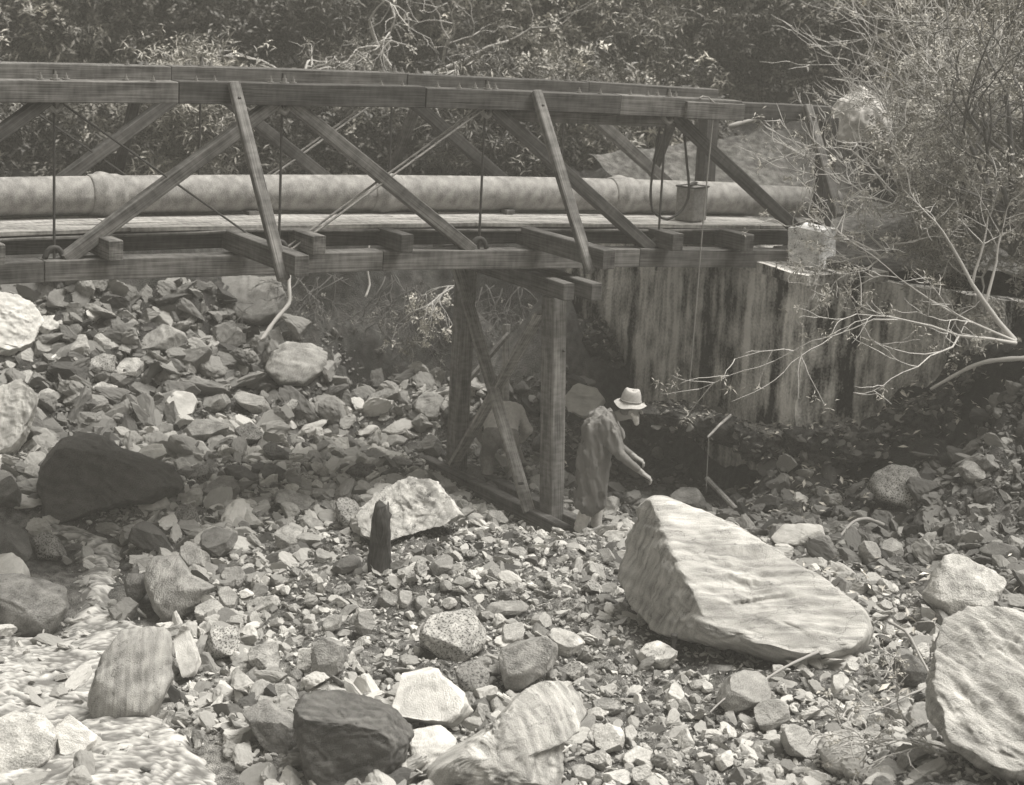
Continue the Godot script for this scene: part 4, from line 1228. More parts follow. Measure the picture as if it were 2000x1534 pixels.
func build_small_things() -> void:
	# timbers standing behind the trestle
	var pole := obj("pole", beam_mesh(2.1, 0.085, 0.075, 0.012), M.plank, null, along(Vector3(4.4, -0.23, -2.48), Vector3(4.57, 1.8, -2.9), Vector3(1, 0, 0)))
	tag(pole, "thin weathered square pole standing upright behind the crossed braces", "pole")
	var rail := obj("pole", beam_mesh(0.95, 0.06, 0.05, 0.01), M.plank, null, along(Vector3(4.53, 1.7, -2.78), Vector3(3.84, 1.1, -2.66)))
	tag(rail, "short pale pole slanting down from the thin upright pole", "pole")
	# stump of an old pile
	var st := thing("timber_stump", "broken dark timber stump leaning among the stones in front of the veined white boulder", "stump", Vector3(0.26, 0.42, 1.86))
	var pts := []
	for k in 15:
		pts.append(Vector3(-0.15 + 0.058 * k, 0.02 * sin(k * 0.7), 0.02 * cos(k * 0.5)))
	var b := Build.new()
	tube(b, pts, [0.12, 0.118, 0.115, 0.112, 0.112, 0.11, 0.108, 0.105, 0.105, 0.1, 0.1, 0.096, 0.092, 0.085, 0.07], 20)
	for k in b.v.size():
		var q := b.v[k]
		var around := atan2(q.z, q.y)
		var rim := clampf((q.x - 0.45) * 5.0, 0.0, 1.0)
		b.v[k] += Vector3(0.12 * rim * fine.get_noise_2d(around * 1.2, 3.0), 0, 0) + Vector3(0, q.y, q.z) * (0.35 * fine.get_noise_2d(around * 1.6, q.x * 0.8) + 0.12 * fine.get_noise_2d(around * 5.0, q.x * 1.5))
	obj("pile_shaft", finish(b.v, b.i), M.wood[5], st, Transform3D(Basis.from_euler(Vector3(0.08, 0.3, PI / 2 + 0.14)), Vector3(0.06, 0, 0)))
	# iron stake by the big boulder
	var sk := thing("iron_stake", "short dark iron stake driven upright below the huge wedge boulder", "stake", Vector3(1.54, 0.35, 5.3))
	var s2 := Build.new()
	tube(s2, [Vector3(0, -0.1, 0), Vector3(0.005, 0.16, 0), Vector3(0.0, 0.27, 0)], [0.022, 0.024, 0.024], 8)
	obj("stake_shaft", finish(s2.v, s2.i), M.iron, sk)
	var s3 := Build.new()
	tube(s3, [Vector3(0, 0.26, 0), Vector3(0, 0.29, 0)], [0.032, 0.034], 8)
	obj("stake_head", finish(s3.v, s3.i), M.iron, sk)
	# plumb line hung from a peg
	var pb := thing("plumb_line", "plumb line hanging from a peg driven into the earth ledge beside the dark hollow", "plumb line", Vector3(5.0, 1.2, 1.05))
	var t1 := Build.new()
	tube(t1, [Vector3(-0.03, -0.01, 0.02), Vector3(0.3, 0.06, -0.2), Vector3(0.62, 0.1, -0.42)], [0.014, 0.017, 0.02], 7)
	obj("peg", finish(t1.v, t1.i), M.plank, pb)
	var t2 := Build.new()
	tube(t2, [Vector3(0, 0, 0), Vector3(0.0, -0.62, 0.02)], [0.005, 0.005], 5)
	obj("line", finish(t2.v, t2.i), M.rope, pb)
	var t3 := Build.new()
	tube(t3, [Vector3(0, -0.6, 0.02), Vector3(0, -0.62, 0.02), Vector3(0, -0.67, 0.02), Vector3(0, -0.7, 0.02)], [0.006, 0.016, 0.012, 0.002], 8)
	obj("bob", finish(t3.v, t3.i), M.iron, pb)
	var bar := obj("wooden_bar", beam_mesh(0.86, 0.06, 0.06, 0.014), M.old_wood, null, along(Vector3(5.58, 0.42, 0.33), Vector3(5.44, 0.29, 1.06)))
	tag(bar, "short squared wooden bar lying on the cracked ground below the plumb line", "bar")
	# tin on the deck, with a bar across it
	var tin := thing("tin_can", "square grey tin standing on the bridge deck near the pipe", "tin", Vector3(5.75, BY + 0.48 + camber(5.75), -0.62))
	tin.rotation.y = 0.35
	obj("can_body", beam_mesh(0.31, 0.42, 0.27, 0.02, 0.003), M.tin, tin, Transform3D(Basis(), Vector3(0, 0.21, 0)))
	var rim := Build.new()
	tube(rim, [Vector3(-0.155, 0.42, -0.135), Vector3(0.155, 0.42, -0.135), Vector3(0.155, 0.42, 0.135), Vector3(-0.155, 0.42, 0.135), Vector3(-0.155, 0.42, -0.135)], [0.012, 0.012, 0.012, 0.012, 0.012], 6)
	obj("can_rim", finish(rim.v, rim.i), M.iron, tin)
	var lid := Build.new()
	tube(lid, curve([Vector3(-0.13, 0.44, 0.05), Vector3(0.0, 0.455, 0.0), Vector3(0.17, 0.445, -0.05)], 6), [0.014, 0.02, 0.022, 0.02, 0.022, 0.018, 0.012], 7)
	obj("can_handle", finish(lid.v, lid.i), M.boot, tin)
	# hose loop and the cord that drops to the ground
	stick("hose_loop", "dark hose hanging in a loop from the near top chord beside the tin", "hose", [Vector3(5.0, 4.78, -0.3), Vector3(4.94, 4.33, -0.3), Vector3(4.89, 3.9, -0.28), Vector3(4.95, 3.64, -0.28), Vector3(5.12, 3.55, -0.28), Vector3(5.33, 3.62, -0.28), Vector3(5.45, 3.83, -0.28), Vector3(5.41, 4.2, -0.3), Vector3(5.33, 4.6, -0.3)], 0.016, 0.016, M.iron, 32)
	stick("cord", "long thin cord looped over the near top chord and hanging down past the abutment", "cord", [Vector3(5.3, 5.02, 0.02), Vector3(5.42, 5.035, -0.05), Vector3(5.5, 4.98, 0.03), Vector3(5.49, 4.6, 0.04), Vector3(5.45, 3.6, 0.05), Vector3(5.42, 2.4, 0.06), Vector3(5.4, 1.45, 0.06)], 0.009, 0.009, M.rope, 40, 5)
	# block of stone at the end of the near bottom chord
	var blk := obj("stone_block", rough_block(Vector3(-0.24, 0, -0.2), Vector3(0.24, 0.46, 0.2), 0.05, 0.045), M.veined, null, Transform3D(Basis.from_euler(Vector3(0, 0.5, 0.04)), Vector3(6.93, 3.02, 0.32)))
	tag(blk, "rough pale stone block set on the abutment at the end of the bottom chord", "block")
	var sl := obj("timber_sleeper", beam_mesh(1.5, 0.12, 0.2, 0.015), M.wood[5], null, along(Vector3(7.15, 3.08, 0.95), Vector3(7.0, 3.08, -0.3)))
	tag(sl, "dark timber sleeper lying on the abutment top behind the stone block", "sleeper")
	# poles and boards lying on the grassy bank beyond the bridge
	for q in [[Vector3(10.48, 4.0, -6.2), Vector3(11.4, 4.3, -5.6), 0.045, "long grey pole lying along the top of the grassy bank beyond the bridge"], [Vector3(10.75, 3.78, -5.2), Vector3(11.4, 3.98, -5.1), 0.05, "upper of two short white poles lying on the grassy bank"], [Vector3(10.7, 3.62, -4.95), Vector3(11.3, 3.86, -4.85), 0.05, "lower of two short white poles lying on the grassy bank"]]:
		stick("pole", q[3], "pole", [q[0], (q[0] + q[1]) * 0.5 + Vector3(0, 0.03, 0), q[1]], q[2], q[2] * 0.8, M.bark_pale, 8)
	# fallen branches
	stick("fallen_branch", "long bare pale branch sticking out of the bank below the wing wall", "branch", [Vector3(7.0, 1.93, 2.53), Vector3(7.15, 2.1, 2.7), Vector3(7.34, 2.27, 2.88), Vector3(7.55, 2.36, 3.1), Vector3(7.9, 2.45, 3.55)], 0.018, 0.035, M.bark_pale, 18)
	stick("fallen_branch", "thin crooked branch lying over the stones below the huge wedge boulder", "branch", [Vector3(1.04, 0.42, 6.56), Vector3(1.25, 0.5, 6.5), Vector3(1.5, 0.52, 6.48), Vector3(1.95, 0.62, 6.38), Vector3(2.4, 0.68, 6.3)], 0.008, 0.016, M.twig, 18)
	stick("fallen_branch", "curved pale branch lying behind the stones right of the white rounded block", "branch", [Vector3(5.25, 0.55, 3.2), Vector3(5.5, 0.66, 3.1), Vector3(5.8, 0.64, 3.0), Vector3(6.0, 0.56, 3.05)], 0.014, 0.024, M.twig, 12)
	stick("fallen_branch", "looping thin twig among the leaf litter beside the bedrock slab", "branch", [Vector3(1.98, 0.6, 7.5), Vector3(2.4, 0.7, 7.5), Vector3(2.75, 0.72, 7.38), Vector3(2.97, 0.8, 6.98), Vector3(2.98, 0.95, 6.76), Vector3(2.9, 1.0, 6.62)], 0.008, 0.014, M.twig, 20)
	stick("vine", "crooked pale vine hanging from under the bridge to the bank", "vine", [Vector3(2.5, 2.6, -5.1), Vector3(2.46, 2.2, -5.1), Vector3(2.42, 2.0, -5.0), Vector3(2.4, 1.84, -4.95), Vector3(2.15, 1.6, -4.88), Vector3(1.94, 1.38, -4.8)], 0.022, 0.03, M.bark_pale, 20)
	stick("vine", "thin forked root hanging below the bottom chord near mid span", "vine", [Vector3(3.55, 2.6, -4.9), Vector3(3.5, 2.3, -4.85), Vector3(3.52, 2.05, -4.8), Vector3(3.44, 1.9, -4.75)], 0.012, 0.016, M.bark_pale, 12)
	# the white mound on the bank behind the bush
	var mound := rough_block(Vector3(-0.5, 0, -0.5), Vector3(0.5, 1, 0.5), 0.06, 0.0)
	var bl := ball(4)
	var v: PackedVector3Array = bl[0].duplicate()
	for k in v.size():
		var d := v[k]
		var f := 1.0 + 0.16 * fine.get_noise_3dv(d * 1.3 + Vector3(4, 2, 8)) + 0.04 * fine.get_noise_3dv(d * 5.0)
		v[k] = Vector3(d.x * 0.46, maxf(d.y, -0.4) * 0.5 - 0.1 * maxf(0.0, d.x), d.z * 0.42) * f
	var mo := obj("boulder", finish(v, bl[1]), M.pale_solid, null, Transform3D(Basis.from_euler(Vector3(0, 0.4, 0)), Vector3(10.2, 4.38, -2.8)))
	tag(mo, "big smooth white boulder on the bank top beyond the end of the bridge", "boulder")

# ---------------------------------------------------------------- plants
func leaf_mesh() -> ArrayMesh:
	var v := PackedVector3Array([Vector3(-1, 0, 0), Vector3(0, 0.12, 0.6), Vector3(0, 0.12, -0.6), Vector3(1, -0.1, 0), Vector3(0, 0.0, 0)])
	return finish(v, PackedInt32Array([0, 4, 1, 0, 2, 4, 4, 3, 1, 4, 2, 3]), PackedColorArray(), true)

func spray_mesh(leaves: int, length: float, width: float, sd: int, droop: float) -> ArrayMesh:
	# a twig tip with a rosette of narrow leaves
	var r := RandomNumberGenerator.new()
	r.seed = sd
	var v := PackedVector3Array()
	var idx := PackedInt32Array()
	for k in leaves:
		var t := k / float(leaves)
		var o := Vector3(0, t * 1.0 - 0.5, 0) + Vector3(r.randfn(), r.randfn(), r.randfn()) * 0.28
		var an := k * 2.4 + r.randf()
		var d := Vector3(cos(an), r.randf_range(-droop, 0.5), sin(an)).normalized()
		var s := d.cross(Vector3(r.randfn() * 0.4, 1, r.randfn() * 0.4)).normalized()
		var n := s.cross(d).normalized()
		var l := length * r.randf_range(0.7, 1.2)
		var b := v.size()
		v.append_array([o, o + d * l * 0.5 + s * width + n * 0.03, o + d * l * 0.5 - s * width + n * 0.03, o + d * l - n * l * 0.15, o + d * l * 0.5 - n * 0.01])
		idx.append_array([b, b + 4, b + 1, b, b + 2, b + 4, b + 4, b + 3, b + 1, b + 4, b + 2, b + 3])
	return finish(v, idx, PackedColorArray(), true)

func branch(b: Build, tips: Array, p: Vector3, d: Vector3, l: float, r: float, depth: int, up: float, wild: float) -> void:
	var n := 5
	var pts := [p]
	var rad := [r]
	var q := p
	var dd := d
	for k in n:
		dd = (dd + Vector3(rng.randfn(), rng.randfn(), rng.randfn()) * wild + Vector3(0, up, 0)).normalized()
		q += dd * l / n
		pts.append(q)
		rad.append(lerpf(r, r * 0.45, (k + 1.0) / n))
	tube(b, pts, rad, 6 if depth > 2 else (5 if depth > 1 else 4))
	if depth <= 0:
		tips.append(q)
		return
	var kids := 3 if depth > 1 else rng.randi_range(2, 4)
	for k in kids:
		var t := rng.randf_range(0.35, 1.0) if k > 0 else 1.0
		var at: Vector3 = pts[int(t * n)]
		var side := Vector3(rng.randfn(), rng.randfn() * 0.7, rng.randfn()).normalized()
		branch(b, tips, at, (dd * 0.9 + side * 0.75).normalized(), l * rng.randf_range(0.5, 0.78), maxf(rad[int(t * n)] * 0.78, 0.006), depth - 1, up, wild)

func bush(called: String, label: String, category: String, at: Vector3, stems: Array, depth: int, up: float, wild: float, bark: Material, leaves: int, spread: float, leaf_size: float, tone: Vector2, sd: int, group := "") -> void:
	# stems: [direction, length, radius] each
	rng.seed = sd
	var t := thing(called, label, category, at, group)
	var tips := []
	for s in stems:
		var b := Build.new()
		branch(b, tips, Vector3.ZERO + Vector3(rng.randfn(), 0, rng.randfn()) * 0.08, s[0].normalized(), s[1], s[2], depth, up, wild)
		obj("branch", finish(b.v, b.i, b.c), bark, t)
	if leaves > 0 and tips.size() > 0:
		var pl := []
		var col := PackedColorArray()
		for k in leaves:
			var p: Vector3 = tips[rng.randi() % tips.size()] + Vector3(rng.randfn(), rng.randfn(), rng.randfn()) * spread
			var s := leaf_size * rng.randf_range(0.7, 1.25)
			pl.append(Transform3D(Basis.from_euler(Vector3(rng.randfn() * 0.7, rng.randf() * TAU, rng.randfn() * 0.7)).scaled_local(Vector3.ONE * s), p))
			var a := rng.randf_range(tone.x, tone.y)
			col.append(Color(a, a * 0.985, a * 0.93))
		scatter("foliage", "", "", M.spray[sd % 3], M.leaf, pl, col, t)

func tree(label: String, at: Vector3, height: float, spread: float, clumps: int, per: int, leaf: float, tone: Vector2, sd: int, bark: Material, low := 0.15) -> void:
	rng.seed = sd
	var t := thing("bush_tree", label, "tree", at, "trees on the far bank")
	var b := Build.new()
	var lean := Vector3(rng.randfn() * 0.3, height * 0.6, rng.randfn() * 0.3)
	var trunk := curve([Vector3(0, -0.3, 0), lean * 0.4 + Vector3(rng.randfn() * 0.15, 0, 0), lean], 8)
	tube(b, trunk, [0.13, 0.12, 0.11, 0.1, 0.09, 0.08, 0.07, 0.06, 0.05], 8)
	obj("trunk", finish(b.v, b.i, b.c), bark, t)
	var limbs := Build.new()
	var pl := []
	var col := PackedColorArray()
	for k in clumps:
		var d := Vector3(rng.randfn(), rng.randfn(), rng.randfn()).normalized() * pow(rng.randf(), 0.4)
		var c := Vector3(d.x * spread, height * (low + (1.0 - low) * (0.5 + 0.5 * d.y)), d.z * spread * 0.8)
		var from: Vector3 = trunk[rng.randi_range(2, 8)]
		tube(limbs, curve([from, from.lerp(c, 0.5) + Vector3(rng.randfn(), rng.randfn() * 0.5 - 0.1, rng.randfn()) * 0.15, c], 5), [0.035, 0.03, 0.025, 0.02, 0.014, 0.008], 5)
		var cs := rng.randf_range(0.22, 0.48)
		var ct := lerpf(0.4, 2.0, pow(rng.randf(), 1.6))
		for j in per:
			var o := Vector3(rng.randfn(), rng.randfn() * 0.6, rng.randfn()) * cs
			var s := leaf * rng.randf_range(0.7, 1.3)
			pl.append(Transform3D(Basis.from_euler(Vector3(rng.randfn() * 0.6, rng.randf() * TAU, rng.randfn() * 0.6)).scaled_local(Vector3.ONE * s), c + o))
			var a := rng.randf_range(tone.x, tone.y) * ct
			if rng.randf() < 0.08:
				a *= 2.2
			col.append(Color(a, a * 0.985, a * 0.93))
	obj("limbs", finish(limbs.v, limbs.i, limbs.c), bark, t)
	scatter("crown", "", "", M.spray[sd % 3], M.leaf, pl, col, t)

func build_forest() -> void:
	M.spray = [spray_mesh(12, 0.95, 0.14, 5, 0.5), spray_mesh(14, 0.7, 0.16, 6, 0.3), spray_mesh(12, 1.1, 0.1, 7, 0.8)]
	tree("low dark bush at the far left behind the pipe", Vector3(-0.00, 2.25, -10.88), 2.2, 0.9, 30, 55, 0.13, Vector2(0.07, 0.2), 201, M.bark, 0.15)
	tree("shadowy bush behind the left pipe collar", Vector3(1.57, 2.41, -10.56), 1.9, 0.7, 30, 55, 0.13, Vector2(0.07, 0.2), 202, M.bark, 0.15)
	tree("leafy bush filling the first bay of the truss right of the pipe collar", Vector3(2.59, 2.47, -9.35), 2.3, 0.6, 30, 55, 0.13, Vector2(0.14, 0.36), 203, M.bark, 0.15)
	tree("dark bush behind the second bay of the truss", Vector3(4.42, 2.49, -9.44), 1.8, 0.8, 30, 55, 0.13, Vector2(0.07, 0.2), 204, M.bark, 0.15)
	tree("dim bush behind the paired tie rods", Vector3(5.58, 2.56, -8.74), 1.8, 0.7, 30, 55, 0.13, Vector2(0.07, 0.2), 205, M.bark, 0.15)
	tree("bright-leaved bush behind the third bay of the truss", Vector3(6.90, 2.63, -7.35), 2.4, 0.8, 30, 55, 0.13, Vector2(0.07, 0.2), 206, M.bark, 0.15)
	tree("leafy bush behind the second raking brace", Vector3(8.33, 2.71, -7.10), 2.2, 0.7, 30, 55, 0.13, Vector2(0.14, 0.36), 207, M.bark, 0.15)
	tree("low dark bush behind the hose loop", Vector3(10.03, 3.05, -7.34), 1.5, 0.6, 30, 55, 0.13, Vector2(0.07, 0.2), 208, M.bark, 0.15)
	tree("tall dark tree at the upper left corner", Vector3(1.10, 2.68, -15.13), 4.2, 1.3, 46, 60, .14, Vector2(0.07, 0.2), 209, M.bark, 0.15)
	tree("dark tree with scattered shiny leaves left of the first raking brace", Vector3(2.92, 2.71, -14.62), 4.0, 1.3, 46, 60, .15, Vector2(0.13, 0.34), 210, M.bark, 0.15)
	tree("dense dark tree above the bridge near the first raking brace", Vector3(4.55, 2.96, -13.08), 4.0, 1.3, 46, 60, .15, Vector2(0.07, 0.2), 211, M.bark, 0.15)
	tree("dark tree beside the pale bare branches", Vector3(6.50, 3.00, -12.50), 4.0, 1.2, 46, 60, .14, Vector2(0.07, 0.2), 212, M.bark, 0.15)
	tree("thin-leaved tree behind the pale bare branches", Vector3(8.50, 3.13, -11.91), 3.8, 1.0, 46, 60, .12, Vector2(0.13, 0.34), 213, M.bark, 0.15)
	tree("thickly leaved tree above the second raking brace", Vector3(9.50, 3.23, -10.12), 4.0, 1.3, 46, 60, .13, Vector2(0.13, 0.34), 214, M.bark, 0.15)
	tree("leafy tree above the right half of the bridge", Vector3(11.30, 3.35, -9.65), 4.0, 1.2, 46, 60, .13, Vector2(0.13, 0.34), 215, M.bark, 0.15)
	tree("dark tree above the right end of the bridge", Vector3(13.06, 3.47, -9.21), 4.0, 1.2, 46, 60, .12, Vector2(0.07, 0.2), 216, M.bark, 0.15)
	tree("dark tree partly behind the bare twiggy shrub", Vector3(14.91, 4.08, -9.43), 3.6, 1.2, 46, 60, .12, Vector2(0.07, 0.2), 217, M.bark, 0.15)
	tree("tall tree in the farthest row at the left", Vector3(3.45, 3.00, -20.98), 6, 2.2, 60, 60, 0.2, Vector2(0.05, 0.14), 218, M.bark, 0.0)
	tree("tall tree in the farthest row left of mid span", Vector3(6.35, 3.16, -19.25), 6, 2.2, 60, 60, 0.2, Vector2(0.05, 0.14), 219, M.bark, 0.0)
	tree("tall tree in the farthest row at mid span", Vector3(9.24, 3.32, -17.52), 6, 2.2, 60, 60, 0.2, Vector2(0.05, 0.14), 220, M.bark, 0.0)
	tree("tall tree in the farthest row right of mid span", Vector3(12.14, 3.48, -15.78), 6, 2.2, 60, 60, 0.2, Vector2(0.05, 0.14), 221, M.bark, 0.0)
	tree("tall tree in the farthest row near the bridge end", Vector3(15.04, 3.65, -14.05), 6, 2.2, 60, 60, 0.2, Vector2(0.05, 0.14), 222, M.bark, 0.0)
	tree("tall tree in the farthest row behind the twiggy shrub", Vector3(17.56, 4.09, -11.42), 6, 2.2, 60, 60, 0.2, Vector2(0.05, 0.14), 223, M.bark, 0.0)
	tree("tall tree in the farthest row at the right", Vector3(19.58, 4.50, -9.09), 6, 2.2, 60, 60, 0.2, Vector2(0.05, 0.14), 224, M.bark, 0.0)
	tree("pale feathery tree behind the twiggy shrub", Vector3(13.03, 4.37, -4.65), 3.4, 1.0, 46, 60, 0.12, Vector2(0.24, 0.5), 225, M.bark, 0.15)
	tree("pale low feathery tree between the twiggy shrub and the wing wall", Vector3(12.45, 3.69, -3.03), 2.6, 0.9, 46, 60, 0.12, Vector2(0.24, 0.5), 226, M.bark, 0.15)
	tree("pale feathery tree at the upper right corner", Vector3(13.38, 4.28, -3.21), 3.6, 1.0, 46, 60, 0.12, Vector2(0.24, 0.5), 227, M.bark, 0.15)
	tree("leafy bush on the bank beyond the right edge, above the pale branch", Vector3(9.80, 2.93, 2.16), 3.0, 0.8, 40, 55, 0.11, Vector2(0.14, 0.36), 228, M.bark, 0.15)
	tree("broad leafy bush farther along the bank beyond the right edge", Vector3(9.83, 2.66, 3.45), 3.2, 0.8, 40, 55, 0.11, Vector2(0.14, 0.36), 229, M.bark, 0.15)
	tree("tall leafy bush up the slope beyond the right edge", Vector3(13.38, 3.96, -0.72), 3.4, 0.8, 40, 55, 0.11, Vector2(0.14, 0.36), 230, M.bark, 0.15)

func build_shrubs() -> void:
	bush("bare_shrub", "pale bare-branched shrub in front of the dark trees at mid span", "shrub", Vector3(6.47, 4.20, -8.99), [[Vector3(-0.84, 0.90, -0.16), 1.9, 0.05],[Vector3(-0.12, 1.00, 0.39), 1.9, 0.05],[Vector3(0.39, 0.90, 0.71), 1.8, 0.045],[Vector3(-0.62, 0.70, 0.44), 1.5, 0.045],[Vector3(-0.02, 0.60, 0.81), 1.4, 0.04]], 3, -0.05, 0.28, M.bark_pale, 60, 0.08, 0.1, Vector2(0.2, 0.4), 301, "")
	bush("bare_shrub", "pale bare shrub with tangled limbs left of mid span", "shrub", Vector3(5.02, 4.25, -10.25), [[Vector3(-0.58, 0.80, -0.01), 0.9, 0.03],[Vector3(0.27, 0.60, 0.52), 0.9, 0.03],[Vector3(0.01, 1.00, 0.36), 0.9, 0.03]], 3, -0.03, 0.3, M.bark_pale, 60, 0.08, 0.1, Vector2(0.15, 0.3), 302, "")
	bush("twiggy_shrub", "tall twiggy shrub fanning up beyond the white boulder", "shrub", Vector3(9.63, 3.46, 0.12), [[Vector3(-0.69, 1.00, -0.31), 1.7, 0.035],[Vector3(-0.44, 1.00, -0.15), 1.9, 0.04],[Vector3(-0.23, 1.00, 0.09), 1.9, 0.04],[Vector3(0.12, 1.00, 0.19), 1.9, 0.04],[Vector3(0.32, 1.00, 0.43), 1.8, 0.035],[Vector3(-0.96, 0.70, -0.35), 1.5, 0.03],[Vector3(-0.77, 0.80, 0.11), 1.5, 0.03],[Vector3(-0.31, 0.90, 0.51), 1.4, 0.03]], 4, 0.05, 0.16, M.bark_pale, 260, 0.1, 0.065, Vector2(0.2, 0.45), 303, "twiggy shrubs at the right end of the bridge")
	bush("twiggy_shrub", "dark-stemmed shrub rising along the right edge", "shrub", Vector3(8.04, 3.45, 2.63), [[Vector3(-0.19, 1.00, -0.23), 1.6, 0.05],[Vector3(-0.05, 1.00, -0.15), 1.9, 0.055],[Vector3(-0.53, 0.90, -0.09), 1.5, 0.035],[Vector3(0.12, 1.00, 0.19), 1.7, 0.04]], 4, 0.05, 0.14, M.bark, 450, 0.12, 0.07, Vector2(0.2, 0.45), 304, "twiggy shrubs at the right end of the bridge")
	bush("twiggy_shrub", "thin curling twigs growing over the near end of the top chord", "shrub", Vector3(7.54, 3.80, 1.39), [[Vector3(-0.90, 0.50, -0.44), 1.0, 0.014],[Vector3(-0.79, 0.90, -0.25), 1.1, 0.014],[Vector3(-0.96, 0.10, -0.35), 0.9, 0.013]], 3, 0.07, 0.16, M.bark_pale, 50, 0.06, 0.06, Vector2(0.3, 0.5), 305, "twiggy shrubs at the right end of the bridge")
	bush("twiggy_shrub", "thicket of fine upright twigs behind the tall twiggy shrub", "shrub", Vector3(10.37, 4.09, -0.08), [[Vector3(-0.73, 1.00, -0.33), 1.5, 0.03],[Vector3(-0.39, 1.00, -0.12), 1.6, 0.03],[Vector3(-0.10, 1.00, 0.17), 1.6, 0.03],[Vector3(0.29, 1.00, 0.29), 1.5, 0.03],[Vector3(-0.92, 0.60, -0.21), 1.3, 0.03]], 4, 0.05, 0.16, M.bark_pale, 300, 0.1, 0.065, Vector2(0.25, 0.5), 315, "twiggy shrubs at the right end of the bridge")
	bush("leafy_shrub", "dense leafy shrub covering the bank beside the stone block", "shrub", Vector3(8.56, 3.67, 1.33), [[Vector3(-0.79, 0.80, -0.25), 0.8, 0.03],[Vector3(-0.41, 1.00, 0.10), 0.9, 0.03],[Vector3(0.15, 1.00, 0.33), 0.9, 0.03],[Vector3(-1.06, 0.40, -0.18), 0.8, 0.03],[Vector3(0.44, 0.60, 0.62), 0.8, 0.03],[Vector3(-0.37, 0.60, 0.60), 0.6, 0.025],[Vector3(-0.83, 0.30, 0.20), 0.7, 0.02],[Vector3(-0.02, 0.20, 0.81), 0.6, 0.02]], 3, 0.03, 0.22, M.bark_pale, 1300, 0.14, 0.08, Vector2(0.16, 0.42), 306, "twiggy shrubs at the right end of the bridge")
	bush("leafy_shrub", "leafy shrub spilling over the top of the wing wall", "shrub", Vector3(8.35, 3.34, 2.37), [[Vector3(-1.01, 0.30, -0.27), 0.9, 0.03],[Vector3(-0.98, -0.05, -0.13), 0.9, 0.025],[Vector3(-0.65, 0.30, 0.30), 0.8, 0.025],[Vector3(0.05, 0.50, 0.50), 0.8, 0.025],[Vector3(-0.70, 0.60, -0.20), 0.8, 0.025]], 3, 0.0, 0.2, M.bark_pale, 600, 0.1, 0.08, Vector2(0.16, 0.42), 307, "twiggy shrubs at the right end of the bridge")
	bush("twiggy_shrub", "forked shrub with long drooping pale branch before the wing wall", "shrub", Vector3(7.17, 2.70, 3.61), [[Vector3(-0.48, 0.75, -0.41), 1.3, 0.035],[Vector3(-0.90, 0.18, -0.44), 1.75, 0.022],[Vector3(-0.82, 0.35, -0.39), 1.3, 0.02]], 3, -0.005, 0.12, M.bark_pale, 130, 0.06, 0.06, Vector2(0.25, 0.45), 308, "twiggy shrubs at the right end of the bridge")
	bush("twiggy_shrub", "wiry twigs curling over the stone block", "shrub", Vector3(6.95, 3.34, 1.63), [[Vector3(-0.96, 0.30, -0.35), 0.8, 0.014],[Vector3(-0.73, 0.60, -0.33), 0.8, 0.014],[Vector3(-0.92, -0.10, -0.21), 0.7, 0.012],[Vector3(0.05, 0.40, 0.50), 0.7, 0.014],[Vector3(-0.69, -0.30, 0.17), 0.7, 0.012]], 3, 0.06, 0.2, M.bark_pale, 160, 0.06, 0.06, Vector2(0.25, 0.45), 309, "twiggy shrubs at the right end of the bridge")
	bush("leafy_shrub", "pale-leaved shrub between the white boulder and the twiggy shrubs", "shrub", Vector3(9.89, 4.08, -0.25), [[Vector3(-0.62, 0.80, -0.14), 0.7, 0.025],[Vector3(-0.02, 1.00, 0.22), 0.7, 0.025],[Vector3(0.41, 0.80, 0.48), 0.7, 0.025],[Vector3(-0.98, 0.30, -0.13), 0.6, 0.02],[Vector3(0.53, 0.20, 0.67), 0.6, 0.02]], 3, 0.03, 0.2, M.bark_pale, 1300, 0.14, 0.08, Vector2(0.16, 0.42), 310, "twiggy shrubs at the right end of the bridge")
	bush("leafy_shrub", "pale-leaved shrub low at the right edge above the wing wall", "shrub", Vector3(8.70, 3.49, 1.82), [[Vector3(-0.62, 0.80, -0.14), 0.8, 0.025],[Vector3(-0.02, 1.00, 0.22), 0.8, 0.025],[Vector3(0.41, 0.80, 0.48), 0.8, 0.025],[Vector3(-0.98, 0.30, -0.13), 0.8, 0.02]], 3, 0.02, 0.2, M.bark_pale, 1200, 0.15, 0.08, Vector2(0.14, 0.38), 311, "twiggy shrubs at the right end of the bridge")
	bush("leafy_shrub", "drooping leafy spray hanging beside the rear trestle post", "shrub", Vector3(4.60, 2.05, -4.40), [[Vector3(-0.79, 0.10, -0.25), 0.5, 0.012],[Vector3(-0.67, -0.30, -0.06), 0.6, 0.012],[Vector3(-0.45, -0.50, -0.04), 0.6, 0.012]], 2, -0.1, 0.15, M.bark_pale, 70, 0.05, 0.07, Vector2(0.4, 0.7), 312, "")
	bush("scrub", "dead brushwood trailing over the stones at the lower right corner", "shrub", Vector3(1.33, 0.92, 9.01), [[Vector3(-0.82, 0.25, -0.39), 0.55, 0.008],[Vector3(-0.58, 0.40, -0.01), 0.5, 0.008],[Vector3(0.32, 0.30, 0.43), 0.5, 0.008],[Vector3(0.04, 0.30, -0.45), 0.5, 0.007],[Vector3(0.61, 0.15, 0.73), 0.6, 0.008]], 3, -0.02, 0.2, M.bark_pale, 60, 0.05, 0.04, Vector2(0.4, 0.6), 313, "")
	bush("scrub", "wiry dead twigs at the edge of the bedrock slab", "shrub", Vector3(3.05, 0.57, 6.89), [[Vector3(-0.62, 0.50, -0.14), 0.3, 0.006],[Vector3(0.15, 0.70, 0.33), 0.35, 0.006],[Vector3(-0.92, 0.10, -0.21), 0.35, 0.006]], 2, -0.02, 0.2, M.bark_pale, 20, 0.05, 0.04, Vector2(0.4, 0.6), 314, "")
